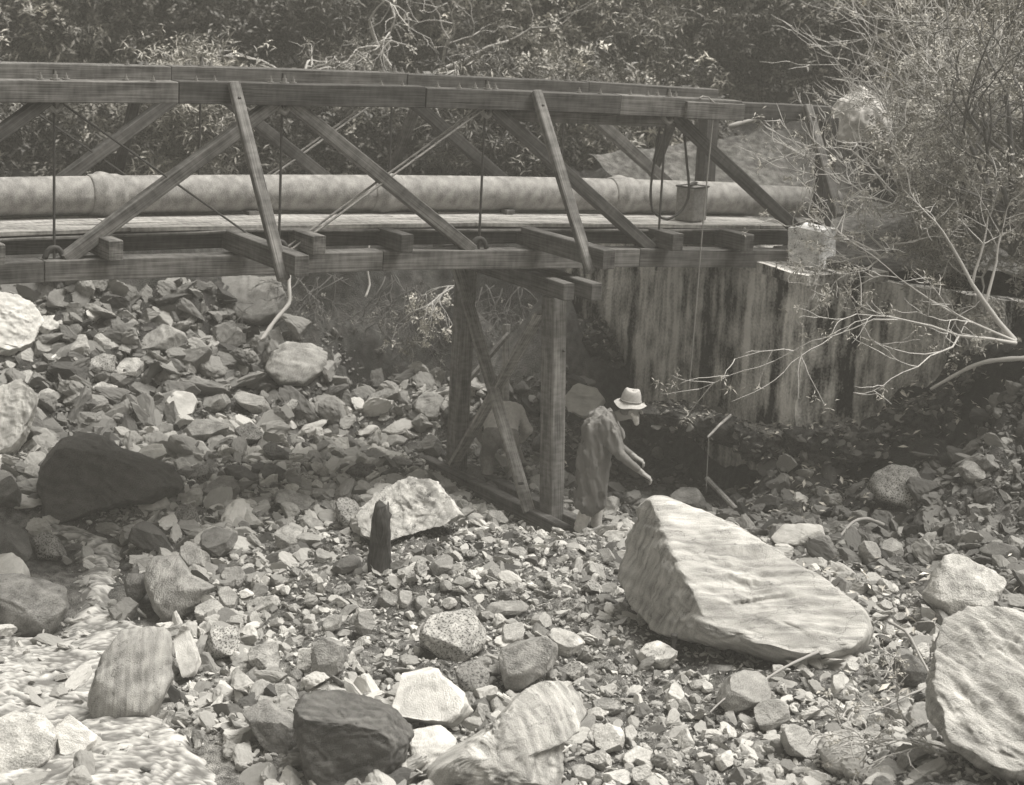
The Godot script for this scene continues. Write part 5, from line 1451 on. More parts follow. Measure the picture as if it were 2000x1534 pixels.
	bush("root_tangle", "tangle of hanging roots on the dark bank left of mid span", "roots", Vector3(3.09, 1.98, -6.03), [[Vector3(-0.50, -0.80, 0.05), 0.6, 0.01],[Vector3(0.10, -0.90, 0.41), 0.6, 0.01],[Vector3(-0.89, -0.40, -0.08), 0.6, 0.01],[Vector3(0.47, -0.50, 0.76), 0.6, 0.01],[Vector3(-0.26, -0.90, 0.43), 0.6, 0.01]], 3, -0.08, 0.25, M.bark, 40, 0.08, 0.06, Vector2(0.1, 0.3), 320, "")
	bush("root_tangle", "fine roots trailing from the dark bank at mid span", "roots", Vector3(3.46, 2.01, -5.81), [[Vector3(-0.50, -0.80, 0.05), 0.6, 0.01],[Vector3(0.10, -0.90, 0.41), 0.6, 0.01],[Vector3(-0.89, -0.40, -0.08), 0.6, 0.01],[Vector3(0.47, -0.50, 0.76), 0.6, 0.01],[Vector3(-0.26, -0.90, 0.43), 0.6, 0.01]], 3, -0.08, 0.25, M.bark, 40, 0.08, 0.06, Vector2(0.1, 0.3), 321, "")
	bush("root_tangle", "root mat hanging above the white blocky rock", "roots", Vector3(3.95, 2.11, -5.05), [[Vector3(-0.50, -0.80, 0.05), 0.6, 0.01],[Vector3(0.10, -0.90, 0.41), 0.6, 0.01],[Vector3(-0.89, -0.40, -0.08), 0.6, 0.01],[Vector3(0.47, -0.50, 0.76), 0.6, 0.01],[Vector3(-0.26, -0.90, 0.43), 0.6, 0.01]], 3, -0.08, 0.25, M.bark, 40, 0.08, 0.06, Vector2(0.1, 0.3), 322, "")
	bush("root_tangle", "roots straggling down the bank left of the rear trestle post", "roots", Vector3(4.21, 2.03, -4.63), [[Vector3(-0.50, -0.80, 0.05), 0.6, 0.01],[Vector3(0.10, -0.90, 0.41), 0.6, 0.01],[Vector3(-0.89, -0.40, -0.08), 0.6, 0.01],[Vector3(0.47, -0.50, 0.76), 0.6, 0.01],[Vector3(-0.26, -0.90, 0.43), 0.6, 0.01]], 3, -0.08, 0.25, M.bark, 40, 0.08, 0.06, Vector2(0.1, 0.3), 323, "")
	bush("root_tangle", "roots on the bank between the two trestle posts", "roots", Vector3(5.05, 2.07, -4.13), [[Vector3(-0.50, -0.80, 0.05), 0.6, 0.01],[Vector3(0.10, -0.90, 0.41), 0.6, 0.01],[Vector3(-0.89, -0.40, -0.08), 0.6, 0.01],[Vector3(0.47, -0.50, 0.76), 0.6, 0.01],[Vector3(-0.26, -0.90, 0.43), 0.6, 0.01]], 3, -0.08, 0.25, M.bark, 40, 0.08, 0.06, Vector2(0.1, 0.3), 324, "")
	bush("root_tangle", "roots on the bank left of the front trestle post", "roots", Vector3(5.35, 2.09, -3.95), [[Vector3(-0.50, -0.80, 0.05), 0.6, 0.01],[Vector3(0.10, -0.90, 0.41), 0.6, 0.01],[Vector3(-0.89, -0.40, -0.08), 0.6, 0.01],[Vector3(0.47, -0.50, 0.76), 0.6, 0.01],[Vector3(-0.26, -0.90, 0.43), 0.6, 0.01]], 3, -0.08, 0.25, M.bark, 40, 0.08, 0.06, Vector2(0.1, 0.3), 325, "")

func build_bank():
	K(Vector3(5.83, 0.93, -0.35), [-0.90,0.30,-0.17,0.24,0.53,0.07,0.72,-0.23,0.41,-0.25,-0.04,-0.10,-0.55,-0.02], 0.75, 0.18, .35, 5, "earth", 1, 0.1, "earth_bank", "e1")
	K(Vector3(6.21, 0.91, 0.61), [-0.42,0.24,0.02,0.19,0.39,0.17,0.39,-0.25,-0.04,-0.25,-0.35,-0.10], 0.42, 0.18, .35, 5, "earth", 1, 0.1, "earth_bank", "e2")
	K(Vector3(6.79, 1.02, 1.30), [-0.63,0.17,0.05,0.20,0.48,0.31,0.60,-0.17,0.05,-0.27,-0.56,-0.25], 0.42, 0.18, .35, 5, "earth", 1, 0.1, "earth_bank", "e3")
	K(Vector3(7.75, 1.21, 1.60), [-0.59,0.10,0.03,0.34,0.40,0.52,0.59,-0.21,0.03,-0.37,-0.46,-0.37], 0.42, 0.19, .35, 5, "earth", 1, 0.1, "earth_bank", "e4")
	K(Vector3(8.95, 1.50, 1.78), [-0.78,0.12,-0.27,0.40,0.23,0.53,0.61,0.12,0.61,-0.51,-0.40,-0.67], 0.42, 0.2, .35, 5, "earth", 1, 0.1, "earth_bank", "e5")
	K(Vector3(6.23, 1.15, -3.16), [-0.41,0.46,0.08,0.59,0.25,0.10,0.36,-0.39,0.08,-0.53,-0.34,-0.24], 0.4, 0.14, .35, 5, "earth", 1, 0.1, "earth_bank", "e6")
	K(Vector3(5.02, 0.09, -1.58), [-0.52,0.48,0.14,0.54,0.40,0.22,0.40,-0.24,0.27,-0.44,-0.25,-0.51,-0.45,-0.05], 0.3, 0.16, .35, 5, "earth", 1, 0.1, "earth_bank", "e7")

func build_rocks_a():
	K(Vector3(2.345,0.921,5.056), [-0.915,0.629,-0.799,0.773,-0.665,0.864,-0.472,0.773,-0.136,0.653,0.249,0.460,0.633,0.220,0.922,0.003,1.138,-0.141,1.268,-0.285,1.282,-0.453,1.162,-0.670,1.018,-0.727,0.633,-0.703,0.249,-0.636,-0.136,-0.540,-0.521,-0.453,-0.761,-0.381,-0.953,-0.141,-1.073,0.076,-1.098,0.244,-1.025,0.436], 1.064, 0.72, 0.80, 5, "schist", 0, 1.40, "boulder", "huge wedge-shaped schist boulder with a dark left flank beside the bearded worker")
	K(Vector3(-0.982,0.664,6.784), [-0.828,-0.443,-0.686,-0.241,-0.484,-0.119,-0.242,0.042,-0.080,0.224,0.081,0.345,0.303,0.385,0.485,0.284,0.513,0.143,0.323,0.022,0.291,-0.200,0.323,-0.443], 0.509, 0.80, 0.85, 5, "schist", 1, 0.63, "boulder", "long whale-backed pale boulder running out of the bottom edge of the view")
	K(Vector3(-1.014,0.403,5.357), [-0.374,-0.009,-0.317,0.230,-0.178,0.339,-0.004,0.347,0.091,0.208,0.278,0.078,0.365,-0.096,0.352,-0.257,0.213,-0.300,0.061,-0.226,-0.156,-0.205,-0.330,-0.109], 0.366, 0.97, 0.80, 4, "pale", 0, -0.50, "boulder", "bright white smooth boulder with a dark right side above the dark slab-sided rock")
	K(Vector3(-0.035,0.446,4.041), [-0.367,-0.011,-0.186,0.211,-0.020,0.292,0.122,0.235,0.240,0.083,0.340,-0.026,0.240,-0.125,0.074,-0.248,-0.139,-0.248,-0.305,-0.163], 0.335, 0.90, 0.68, 4, "speckled", 0, 0.20, "boulder", "white black-speckled boulder with a shadowed underside on the gravel heap")
	K(Vector3(-1.317,0.280,5.903), [-0.184,0.077,-0.058,0.165,0.089,0.148,0.223,0.022,0.131,-0.112,-0.058,-0.196,-0.142,-0.104], 0.202, 0.90, 0.85, 4, "pale", 1, 0.15, "rock", "rounded white stone wedged between the white boulder and the whale-backed boulder")
	K(Vector3(-1.957,0.405,5.696), [-0.412,0.246,-0.337,0.317,-0.088,0.325,0.328,0.200,0.502,-0.003,0.444,-0.182,0.265,-0.440,-0.304,-0.440,-0.399,-0.024], 0.540, 0.24, 0.25, 5, "schist", 0, 0.23, "boulder", "large dark slab-sided boulder at the bottom of the heap")
	K(Vector3(0.143,0.445,4.966), [-0.262,0.034,-0.194,0.171,-0.011,0.249,0.172,0.272,0.295,0.149,0.295,-0.057,0.135,-0.226,-0.011,-0.277,-0.171,-0.203,-0.249,-0.112], 0.277, 0.50, 0.55, 4, "schist", 0, -0.44, "boulder", "blotchy grey boulder with a dark hollow beneath it, above the whale-backed boulder")
	K(Vector3(-0.356,0.363,4.938), [-0.153,0.081,-0.085,0.158,0.073,0.172,0.150,0.036,0.118,-0.131,0.005,-0.208,-0.108,-0.108], 0.151, 0.52, 0.60, 4, "speckled", 1, 0.24, "rock", "egg-shaped grey boulder between the white boulder and the blotchy grey boulder")
	K(Vector3(-1.577,0.146,0.951), [-0.213,0.366,0.042,0.329,0.172,0.121,0.390,0.012,0.260,-0.165,0.151,-0.337,-0.047,-0.347,-0.193,-0.181,-0.286,-0.009,-0.276,0.210], 0.336, 0.55, 0.62, 4, "schist", 1, -0.38, "boulder", "saddle-shaped smooth grey boulder at the edge of the stream")
	K(Vector3(-1.750,0.154,2.665), [-0.191,0.027,-0.084,0.172,0.084,0.215,0.210,0.100,0.205,-0.021,0.060,-0.176,-0.084,-0.200,-0.200,-0.118], 0.204, 0.78, 0.70, 4, "speckled", 0, 0.54, "rock", "pale faceted boulder with dark flecks below the saddle-shaped boulder")
	K(Vector3(-2.218,0.183,2.890), [-0.120,0.232,0.003,0.274,0.073,0.095,0.139,-0.094,0.064,-0.301,-0.021,-0.282,-0.139,0.076], 0.139, 0.85, 0.85, 4, "pale", 0, 0.50, "rock", "long pale upright slab leaning beside the stream")
	K(Vector3(-2.943,0.219,3.328), [-0.087,0.392,0.131,0.442,0.358,0.433,0.371,-0.030,0.222,-0.356,-0.118,-0.410,-0.277,-0.374,-0.345,-0.211,-0.254,0.115], 0.355, 0.62, 0.75, 4, "schist", 1, 0.70, "boulder", "big rounded stream boulder with a dark undercut left flank")
	K(Vector3(-1.092,0.347,-2.551), [-0.702,-0.290,-0.702,-0.080,-0.630,0.189,-0.498,0.410,-0.271,0.530,0.028,0.482,0.220,0.339,0.567,0.249,0.806,0.159,0.938,-0.080,0.818,-0.248,0.387,-0.284,0.028,-0.391,-0.391,-0.511,-0.600,-0.475], 0.768, 0.26, 0.20, 5, "dark", 0, 0.40, "boulder", "huge dark wet boulder in the middle of the rock field")
	K(Vector3(-0.494,0.550,-2.632), [-0.275,-0.032,-0.141,-0.020,-0.002,0.156,0.180,0.144,0.271,0.041,0.107,-0.093,-0.141,-0.196], 0.224, 0.95, 0.90, 4, "pale", 0, -0.31, "boulder", "bright white jagged slab lying on the huge dark boulder")
	K(Vector3(2.439,1.618,-6.123), [-0.527,0.389,0.290,0.389,0.411,0.090,0.333,-0.194,0.091,-0.343,-0.207,-0.279,-0.392,-0.052], 0.454, 0.38, 0.90, 4, "plain", 1, -0.27, "boulder", "big dull grey boulder hanging in the bank under the bridge")
	K(Vector3(2.483,1.049,-4.838), [-0.425,-0.105,-0.308,0.184,-0.136,0.294,0.139,0.294,0.421,0.115,0.387,-0.105,0.139,-0.366,-0.218,-0.311], 0.410, 0.62, 0.90, 4, "schist", 1, 0.09, "boulder", "broad pale rounded boulder at the foot of the bank")
	K(Vector3(-0.257,1.712,-6.445), [-0.193,-0.063,-0.166,0.142,0.162,0.210,0.209,-0.028,0.134,-0.138,-0.146,-0.124], 0.201, 0.40, 0.80, 3, "plain", 0, 0.63, "rock", "square grey block beneath the bottom chord")
	K(Vector3(-0.917,1.469,-6.289), [-0.396,0.440,0.008,0.426,0.209,0.305,0.357,0.057,0.223,-0.313,-0.006,-0.447,-0.396,-0.468], 0.374, 0.92, 0.90, 5, "pale", 0, 0.67, "boulder", "sunlit white rock mass on the far bank under the bridge")
	K(Vector3(-1.683,0.787,-4.018), [-0.322,0.330,0.111,0.497,0.309,0.299,0.186,-0.208,0.037,-0.413,-0.322,-0.505], 0.314, 0.95, 0.92, 5, "pale", 0, -0.40, "boulder", "smooth white water-worn rock at the far side of the rock field")
	K(Vector3(0.971,0.743,1.215), [-0.547,-0.000,-0.373,0.201,0.008,0.392,0.280,0.321,0.509,0.038,0.590,-0.054,0.389,-0.109,-0.046,-0.245,-0.318,-0.326,-0.492,-0.218], 0.443, 0.74, 0.95, 5, "veined", 0, -0.48, "boulder", "broad white boulder with dark veins in front of the trestle sill")
	K(Vector3(5.187,0.908,-1.903), [-0.318,-0.069,-0.278,0.163,-0.066,0.268,0.132,0.235,0.278,0.063,0.278,-0.149,0.172,-0.254,0.000,-0.175,-0.199,-0.082], 0.245, 1.00, 0.85, 4, "pale", 0, -0.29, "boulder", "white overhanging rock face behind the bearded worker")
	K(Vector3(3.437,0.720,-4.767), [-0.273,0.013,-0.119,0.153,0.056,0.174,0.231,0.076,0.238,-0.113,0.056,-0.141,-0.189,-0.162], 0.209, 0.85, 0.85, 3, "pale", 0, 0.45, "rock", "white blocky rock on the dark bank left of the trestle")
	K(Vector3(3.836,0.621,-3.606), [-0.244,-0.004,-0.040,0.180,0.130,0.255,0.212,0.112,0.192,-0.161,-0.040,-0.222,-0.210,-0.161], 0.227, 0.60, 0.85, 4, "veined", 0, 0.28, "boulder", "grey veined boulder beside the rear trestle post")
	K(Vector3(4.624,0.814,5.808), [-0.409,-0.035,-0.187,0.331,-0.038,0.356,0.367,0.123,0.308,-0.050,0.234,-0.184,-0.038,-0.307,-0.236,-0.233], 0.385, 0.78, 0.75, 4, "schist", 1, 0.30, "boulder", "smooth pale hump-backed boulder at the right of the gravel")
	K(Vector3(1.534,1.477,9.171), [-0.323,0.321,-0.254,0.481,-0.063,0.603,0.166,0.622,0.471,0.500,0.548,-0.741,0.166,-0.664,-0.063,-0.550,-0.285,-0.367,-0.361,-0.206], 0.448, 0.82, 0.90, 5, "schist", 0, 0.11, "boulder", "great pale striated bedrock slab filling the lower right corner")
	K(Vector3(1.070,0.681,8.230), [-0.194,0.061,-0.122,0.157,0.037,0.177,0.165,0.069,0.185,-0.018,0.085,-0.138,-0.022,-0.190,-0.134,-0.118], 0.189, 0.78, 0.75, 4, "schist", 1, 0.01, "rock", "round pale boulder with a dimpled face near the bedrock slab")
	K(Vector3(1.014,0.599,7.753), [-0.164,0.040,-0.082,0.138,0.057,0.146,0.139,0.007,0.159,-0.144,0.008,-0.104,-0.115,-0.083], 0.161, 0.68, 0.70, 4, "plain", 0, 0.50, "rock", "leaning grey boulder against the dimpled round boulder")
	K(Vector3(6.558,0.824,2.656), [-0.369,0.018,-0.270,0.175,-0.047,0.287,0.187,0.240,0.268,0.029,0.286,-0.158,0.157,-0.246,0.011,-0.216,-0.223,-0.129], 0.326, 0.62, 0.95, 4, "speckled", 1, -0.06, "boulder", "large flat-faced grey boulder with a crack, in the shadowed cutting")
	K(Vector3(6.090,0.441,1.545), [-0.153,-0.016,-0.093,0.093,0.028,0.105,0.137,0.014,0.113,-0.083,-0.032,-0.113], 0.136, 1.00, 0.80, 3, "pale", 1, 0.49, "rock", "small white oval stone on the dark cracked ground")
	K(Vector3(7.910,1.393,1.795), [-0.170,-0.075,-0.120,0.092,0.034,0.178,0.145,0.061,0.133,-0.106,-0.022,-0.149], 0.157, 0.50, 0.80, 3, "plain", 1, 0.19, "rock", "round grey stone set in the earth bank")
	K(Vector3(4.759,0.588,3.076), [-0.279,-0.031,-0.157,0.135,0.009,0.124,0.242,0.113,0.308,-0.020,0.242,-0.131,-0.102,-0.114,-0.263,-0.076], 0.166, 0.85, 0.75, 4, "pale", 1, -0.37, "rock", "white rounded block behind the huge wedge boulder")
	K(Vector3(5.891,0.819,4.942), [-0.222,0.051,-0.090,0.120,0.175,0.046,0.254,-0.071,0.053,-0.108,-0.169,-0.039], 0.213, 0.30, 0.60, 3, "plain", 0, -0.47, "rock", "dark flat slab lying at the far right of the gravel")
	K(Vector3(-3.695,0.004,3.997), [-0.138,0.192,-0.043,0.218,0.203,0.028,0.159,-0.131,-0.043,-0.196,-0.138,-0.110], 0.169, 0.97, 0.90, 4, "pale", 0, 0.08, "rock", "white angular bedrock knob beside the stream")
	K(Vector3(-4.080,-0.009,3.855), [-0.352,0.138,-0.095,0.245,0.162,0.224,0.291,0.095,0.270,-0.120,0.077,-0.291,-0.352,-0.291], 0.319, 0.92, 0.95, 4, "schist", 1, -0.10, "boulder", "low white bedrock shelf in the bottom left corner")
	K(Vector3(-2.865,-0.059,0.306), [-0.451,0.264,-0.192,0.290,0.119,0.253,0.347,0.160,0.363,-0.047,0.249,-0.281,0.016,-0.333,-0.451,-0.307], 0.385, 0.35, 0.50, 4, "schist", 1, 0.68, "boulder", "dark rounded boulder standing in the stream at the left edge")
	K(Vector3(-2.719,-0.075,-0.880), [-0.242,0.165,0.031,0.182,0.194,0.084,0.227,-0.107,0.031,-0.162,-0.242,-0.162], 0.214, 0.85, 0.90, 3, "pale", 1, -0.44, "rock", "pale domed stone on top of the dark stream boulder")
	K(Vector3(-2.540,0.058,-1.376), [-0.269,0.326,-0.019,0.309,0.176,0.075,0.260,-0.203,0.121,-0.304,-0.269,-0.203], 0.263, 0.30, 0.40, 3, "plain", 0, 0.08, "boulder", "dark tilted boulder at the left edge above the pale domed stone")
	K(Vector3(-2.044,-0.070,-1.530), [-0.170,0.102,-0.062,0.170,0.079,0.102,0.193,-0.096,0.079,-0.153,-0.119,-0.125], 0.181, 0.60, 0.70, 4, "speckled", 1, 0.40, "rock", "small grey knob in the stream beside the dark tilted boulder")
	K(Vector3(-1.826,0.038,0.535), [-0.082,0.207,0.113,0.234,0.118,-0.145,-0.024,-0.208,-0.124,-0.087], 0.121, 0.28, 0.40, 4, "schist", 0, -0.12, "rock", "dark upright rock pressed against the saddle-shaped boulder")
	K(Vector3(-1.084,0.100,-0.895), [-0.219,0.188,-0.043,0.176,0.217,-0.010,0.296,-0.152,0.019,-0.180,-0.269,-0.022], 0.229, 0.25, 0.35, 4, "plain", 0, 0.32, "boulder", "dark angular rock upstream of the saddle-shaped boulder")
	K(Vector3(-1.037,0.156,0.171), [-0.173,0.128,-0.032,0.171,0.186,0.035,0.186,-0.090,-0.015,-0.171,-0.151,-0.073], 0.179, 0.55, 0.60, 4, "schist", 0, -0.04, "rock", "blunt two-toned rock resting on the saddle-shaped boulder")
	K(Vector3(-0.592,0.201,-0.190), [-0.256,0.103,-0.045,0.159,0.189,0.092,0.245,-0.064,0.067,-0.186,-0.200,-0.103], 0.215, 0.38, 0.55, 4, "plain", 0, -0.24, "rock", "grey rock with a dark hollow in its right side")
	K(Vector3(-0.527,0.194,-1.261), [-0.172,-0.012,-0.091,0.133,0.054,0.162,0.158,0.046,0.141,-0.156,-0.091,-0.174], 0.165, 0.50, 0.65, 4, "speckled", 0, -0.41, "rock", "rough grey rock just below the huge dark boulder")
	K(Vector3(-1.404,0.023,1.433), [-0.168,-0.060,-0.086,0.115,0.079,0.130,0.161,0.038,0.115,-0.086,-0.101,-0.137], 0.164, 0.68, 0.60, 4, "schist", 0, 0.21, "rock", "pale-topped rock above the pale faceted boulder")
	K(Vector3(-1.183,0.105,1.398), [-0.115,0.108,0.014,0.139,0.107,0.040,0.071,-0.099,-0.012,-0.140,-0.064,-0.047], 0.111, 0.62, 0.60, 4, "plain", 0, 0.31, "rock", "grey upright rock just behind the pale faceted boulder")
	K(Vector3(-0.907,0.167,0.937), [-0.140,0.092,0.072,0.124,0.125,-0.003,0.056,-0.120,-0.113,-0.093], 0.132, 0.50, 0.60, 4, "schist", 0, 0.17, "rock", "grey chunky rock just in front of the hollow-sided rock")
	K(Vector3(-2.294,0.246,4.921), [-0.284,0.161,-0.152,0.256,0.007,0.234,0.229,0.024,0.208,-0.254,0.114,-0.275,-0.122,-0.147], 0.255, 0.42, 0.40, 4, "schist", 0, -0.10, "boulder", "flat-topped slab with a dark front next to the dark slab-sided boulder")
	K(Vector3(-1.717,0.069,2.856), [-0.064,0.010,-0.021,0.067,0.041,0.038,0.051,-0.038,-0.007,-0.077], 0.057, 0.95, 0.80, 3, "pale", 1, -0.38, "stone", "small white oval pebble beside the pale faceted boulder")
	K(Vector3(-0.936,0.127,1.719), [-0.173,0.007,-0.061,0.073,0.175,0.089,0.206,0.007,0.016,-0.101,-0.163,-0.075], 0.118, 0.70, 0.60, 4, "schist", 0, -0.29, "rock", "pale flat rock just behind the pale faceted boulder")
	K(Vector3(-1.186,0.092,2.075), [-0.076,0.052,0.049,0.133,0.089,0.002,0.024,-0.114,-0.086,-0.073], 0.088, 0.72, 0.60, 3, "plain", 0, 0.54, "rock", "pale upright rock just right of the pale faceted boulder")
	K(Vector3(0.012,0.309,0.299), [-0.159,0.055,-0.026,0.155,0.173,0.083,0.179,-0.061,-0.026,-0.155,-0.142,-0.077], 0.168, 0.66, 0.65, 4, "schist", 0, -0.04, "rock", "pale lozenge-shaped rock at the top left of the gravel heap")
	K(Vector3(-0.029,0.357,1.192), [-0.109,0.035,-0.018,0.110,0.131,0.030,0.073,-0.088,-0.077,-0.088], 0.120, 0.58, 0.60, 3, "plain", 0, 0.23, "rock", "grey broken rock just right of the lozenge-shaped rock")
	K(Vector3(-1.223,0.341,3.860), [-0.176,0.144,-0.028,0.227,0.107,0.199,0.167,0.014,0.120,-0.181,-0.028,-0.273,-0.162,-0.130], 0.171, 0.48, 0.55, 4, "schist", 0, -0.30, "rock", "tall streaked rock with a split top near the white boulder")
	K(Vector3(-1.344,0.227,3.572), [-0.056,0.131,0.047,0.155,0.080,-0.047,0.005,-0.141,-0.075,-0.098], 0.077, 0.88, 0.80, 4, "veined", 0, -0.21, "rock", "narrow white stone leaning on the tall streaked rock")
	K(Vector3(-1.739,0.109,3.993), [-0.132,0.042,-0.023,0.110,0.096,0.051,0.127,-0.045,0.023,-0.090,-0.091,-0.068], 0.125, 0.70, 0.60, 4, "plain", 0, -0.42, "rock", "pale blunt rock just behind the flat-topped slab")
	K(Vector3(-1.609,0.178,3.242), [-0.150,0.067,-0.018,0.171,0.128,0.133,0.190,-0.023,0.081,-0.174,-0.065,-0.122,-0.165,-0.051], 0.176, 0.62, 0.60, 4, "schist", 0, 0.69, "rock", "lumpy pale rock right of the pale faceted boulder")
	K(Vector3(-0.709,0.274,2.849), [-0.096,-0.001,-0.023,0.092,0.115,0.092,0.095,-0.085,-0.091,-0.099], 0.105, 0.62, 0.60, 3, "plain", 0, -0.18, "rock", "grey angular rock just behind the tall streaked rock")
	K(Vector3(-2.527,0.022,3.987), [-0.104,0.033,-0.011,0.055,0.092,0.020,0.078,-0.052,-0.055,-0.056], 0.070, 0.66, 0.60, 3, "speckled", 0, 0.02, "stone", "pale flat rock just in front of the leaning pale slab")
	K(Vector3(-2.597,-0.046,3.720), [-0.072,0.039,0.000,0.061,0.072,0.021,0.050,-0.060,-0.050,-0.060], 0.072, 0.60, 0.60, 3, "schist", 0, -0.31, "stone", "small grey blunt stone just in front of the leaning pale slab")
	K(Vector3(0.509,0.389,4.151), [-0.130,-0.039,-0.068,0.114,0.100,0.124,0.133,0.014,0.057,-0.097,-0.092,-0.116], 0.131, 0.72, 0.60, 4, "plain", 0, 0.03, "rock", "pale broken rock just in front of the long undercut rock")
	K(Vector3(1.025,0.374,3.879), [-0.146,-0.056,-0.077,0.087,0.095,0.102,0.129,0.023,0.075,-0.070,-0.077,-0.085], 0.116, 0.66, 0.60, 4, "schist", 0, 0.67, "rock", "pale angular rock just behind the cream-topped rock")
	K(Vector3(0.776,0.453,4.634), [-0.149,0.063,-0.074,0.157,0.092,0.129,0.196,-0.003,0.125,-0.126,-0.050,-0.178,-0.140,-0.041], 0.172, 0.80, 0.55, 4, "veined", 0, -0.04, "rock", "cream-topped rock with a dark underside right of the blotchy grey boulder")
	K(Vector3(1.472,0.414,3.730), [-0.186,-0.049,-0.056,0.086,0.094,0.061,0.154,-0.019,-0.006,-0.079], 0.103, 0.62, 0.60, 4, "speckled", 0, -0.49, "rock", "grey flat rock just behind the cream-topped rock")
	K(Vector3(0.886,0.394,3.491), [-0.289,-0.051,-0.179,0.068,0.070,0.083,0.229,0.053,0.199,-0.056,-0.030,-0.096], 0.112, 0.52, 0.50, 4, "schist", 0, -0.01, "rock", "long grey rock with an undercut edge above the blotchy grey boulder")
	K(Vector3(0.691,0.345,3.429), [-0.152,0.026,0.022,0.061,0.156,-0.024,-0.027,-0.063], 0.138, 0.62, 0.60, 3, "plain", 0, 0.23, "rock", "grey flat rock just left of the long undercut rock")
	K(Vector3(1.379,0.454,5.296), [-0.194,0.001,-0.111,0.104,0.067,0.150,0.169,0.076,0.192,-0.069,0.020,-0.148,-0.143,-0.115], 0.186, 0.80, 0.55, 4, "veined", 0, -0.09, "rock", "cream rock with a black front under the huge wedge boulder")
	K(Vector3(0.604,0.359,5.125), [-0.120,0.047,0.000,0.107,0.124,0.033,0.124,-0.068,-0.023,-0.087,-0.106,-0.031], 0.120, 0.80, 0.60, 4, "speckled", 0, -0.45, "rock", "pale blunt rock just in front of the cream-topped rock")
	K(Vector3(0.919,0.370,5.211), [-0.108,0.025,0.012,0.090,0.091,0.006,0.063,-0.058,-0.057,-0.063], 0.095, 0.50, 0.60, 3, "speckled", 0, 0.32, "rock", "grey broken rock just left of the black-fronted cream rock")
	K(Vector3(0.356,0.362,5.939), [-0.124,0.043,-0.054,0.083,0.153,0.048,0.175,-0.049,-0.032,-0.098,-0.120,-0.027], 0.112, 0.48, 0.50, 4, "schist", 0, 0.02, "rock", "box-shaped grey stone touching the whale-backed boulder")
	K(Vector3(1.875,0.431,3.982), [-0.112,0.010,-0.007,0.070,0.087,-0.010,0.032,-0.070], 0.087, 0.62, 0.60, 3, "plain", 0, 0.58, "stone", "grey chunky rock just behind the black-fronted cream rock")
	K(Vector3(-0.610,0.294,5.565), [-0.088,-0.015,-0.040,0.108,0.039,0.125,0.069,-0.006,0.047,-0.093,-0.027,-0.119], 0.078, 0.55, 0.60, 4, "schist", 0, 0.67, "rock", "grey upright rock just in front of the egg-shaped grey boulder")
	K(Vector3(-0.357,0.265,5.377), [-0.062,0.043,0.013,0.113,0.066,-0.015,0.027,-0.082,-0.044,-0.059], 0.064, 0.70, 0.60, 3, "plain", 0, 0.23, "stone", "pale upright rock just behind the whale-backed boulder")
	K(Vector3(1.862,0.499,3.474), [-0.156,0.014,-0.023,0.060,0.114,0.060,0.114,-0.052,-0.049,-0.083], 0.089, 0.68, 0.60, 3, "speckled", 0, 0.41, "rock", "pale flat rock just behind the cream-topped rock")
	K(Vector3(2.106,0.517,3.124), [-0.121,0.006,-0.011,0.121,0.103,0.048,0.093,-0.072,-0.063,-0.103], 0.112, 0.62, 0.60, 4, "schist", 0, 0.39, "rock", "grey chunky rock just behind the cream-topped rock")
	K(Vector3(2.497,0.527,2.759), [-0.119,0.076,0.019,0.086,0.110,-0.015,0.051,-0.100,-0.061,-0.047], 0.114, 0.55, 0.60, 3, "plain", 0, -0.41, "rock", "grey blunt rock just in front of the bearded worker")
	K(Vector3(1.788,0.465,4.416), [-0.061,0.040,0.002,0.114,0.061,-0.048,-0.002,-0.106], 0.061, 0.70, 0.60, 3, "schist", 0, 0.22, "stone", "pale upright rock just behind the black-fronted cream rock")
	K(Vector3(0.673,0.582,2.516), [-0.145,-0.009,-0.027,0.104,0.138,0.104,0.138,0.016,-0.001,-0.112,-0.104,-0.102], 0.135, 0.48, 0.60, 4, "plain", 0, 0.42, "rock", "grey rhomboid stone in the upper middle of the gravel heap")
	K(Vector3(0.444,0.559,2.481), [-0.080,0.003,-0.013,0.141,0.058,0.059,0.058,-0.089,-0.024,-0.115], 0.069, 0.78, 0.75, 3, "speckled", 0, 0.44, "rock", "white upright stone beside the grey rhomboid stone")
	K(Vector3(0.079,0.394,2.836), [-0.085,-0.076,-0.055,0.089,0.070,0.089,0.070,-0.101], 0.078, 0.60, 0.60, 3, "schist", 0, 0.20, "rock", "grey upright rock just in front of the grey rhomboid stone")
	K(Vector3(0.200,0.377,2.960), [-0.100,0.066,0.030,0.076,0.115,-0.054,-0.045,-0.089], 0.103, 0.55, 0.60, 3, "plain", 0, 0.39, "rock", "grey broken rock just in front of the grey rhomboid stone")
	K(Vector3(-0.015,0.351,2.652), [-0.116,-0.023,-0.035,0.113,0.086,0.088,0.101,-0.074,-0.035,-0.104], 0.108, 0.48, 0.60, 4, "schist", 0, 0.46, "rock", "dull grey angular rock just left of the grey rhomboid stone")
	K(Vector3(-0.508,0.331,3.134), [-0.106,0.006,-0.038,0.137,0.089,0.137,0.118,0.006,0.011,-0.170,-0.072,-0.116], 0.112, 0.52, 0.60, 4, "plain", 0, 0.49, "rock", "grey upright rock just behind the tall streaked rock")
	K(Vector3(-0.263,0.233,3.043), [-0.065,0.038,0.033,0.043,0.048,-0.031,-0.016,-0.051], 0.057, 0.82, 0.60, 2, "speckled", 0, -0.22, "stone", "tiny pale blunt stone just right of the tall streaked rock")
	K(Vector3(0.043,0.294,3.029), [-0.065,0.036,0.005,0.051,0.070,-0.034,-0.010,-0.053], 0.065, 0.85, 0.60, 2, "pale", 0, 0.68, "stone", "tiny white broken stone just left of the speckled white boulder")
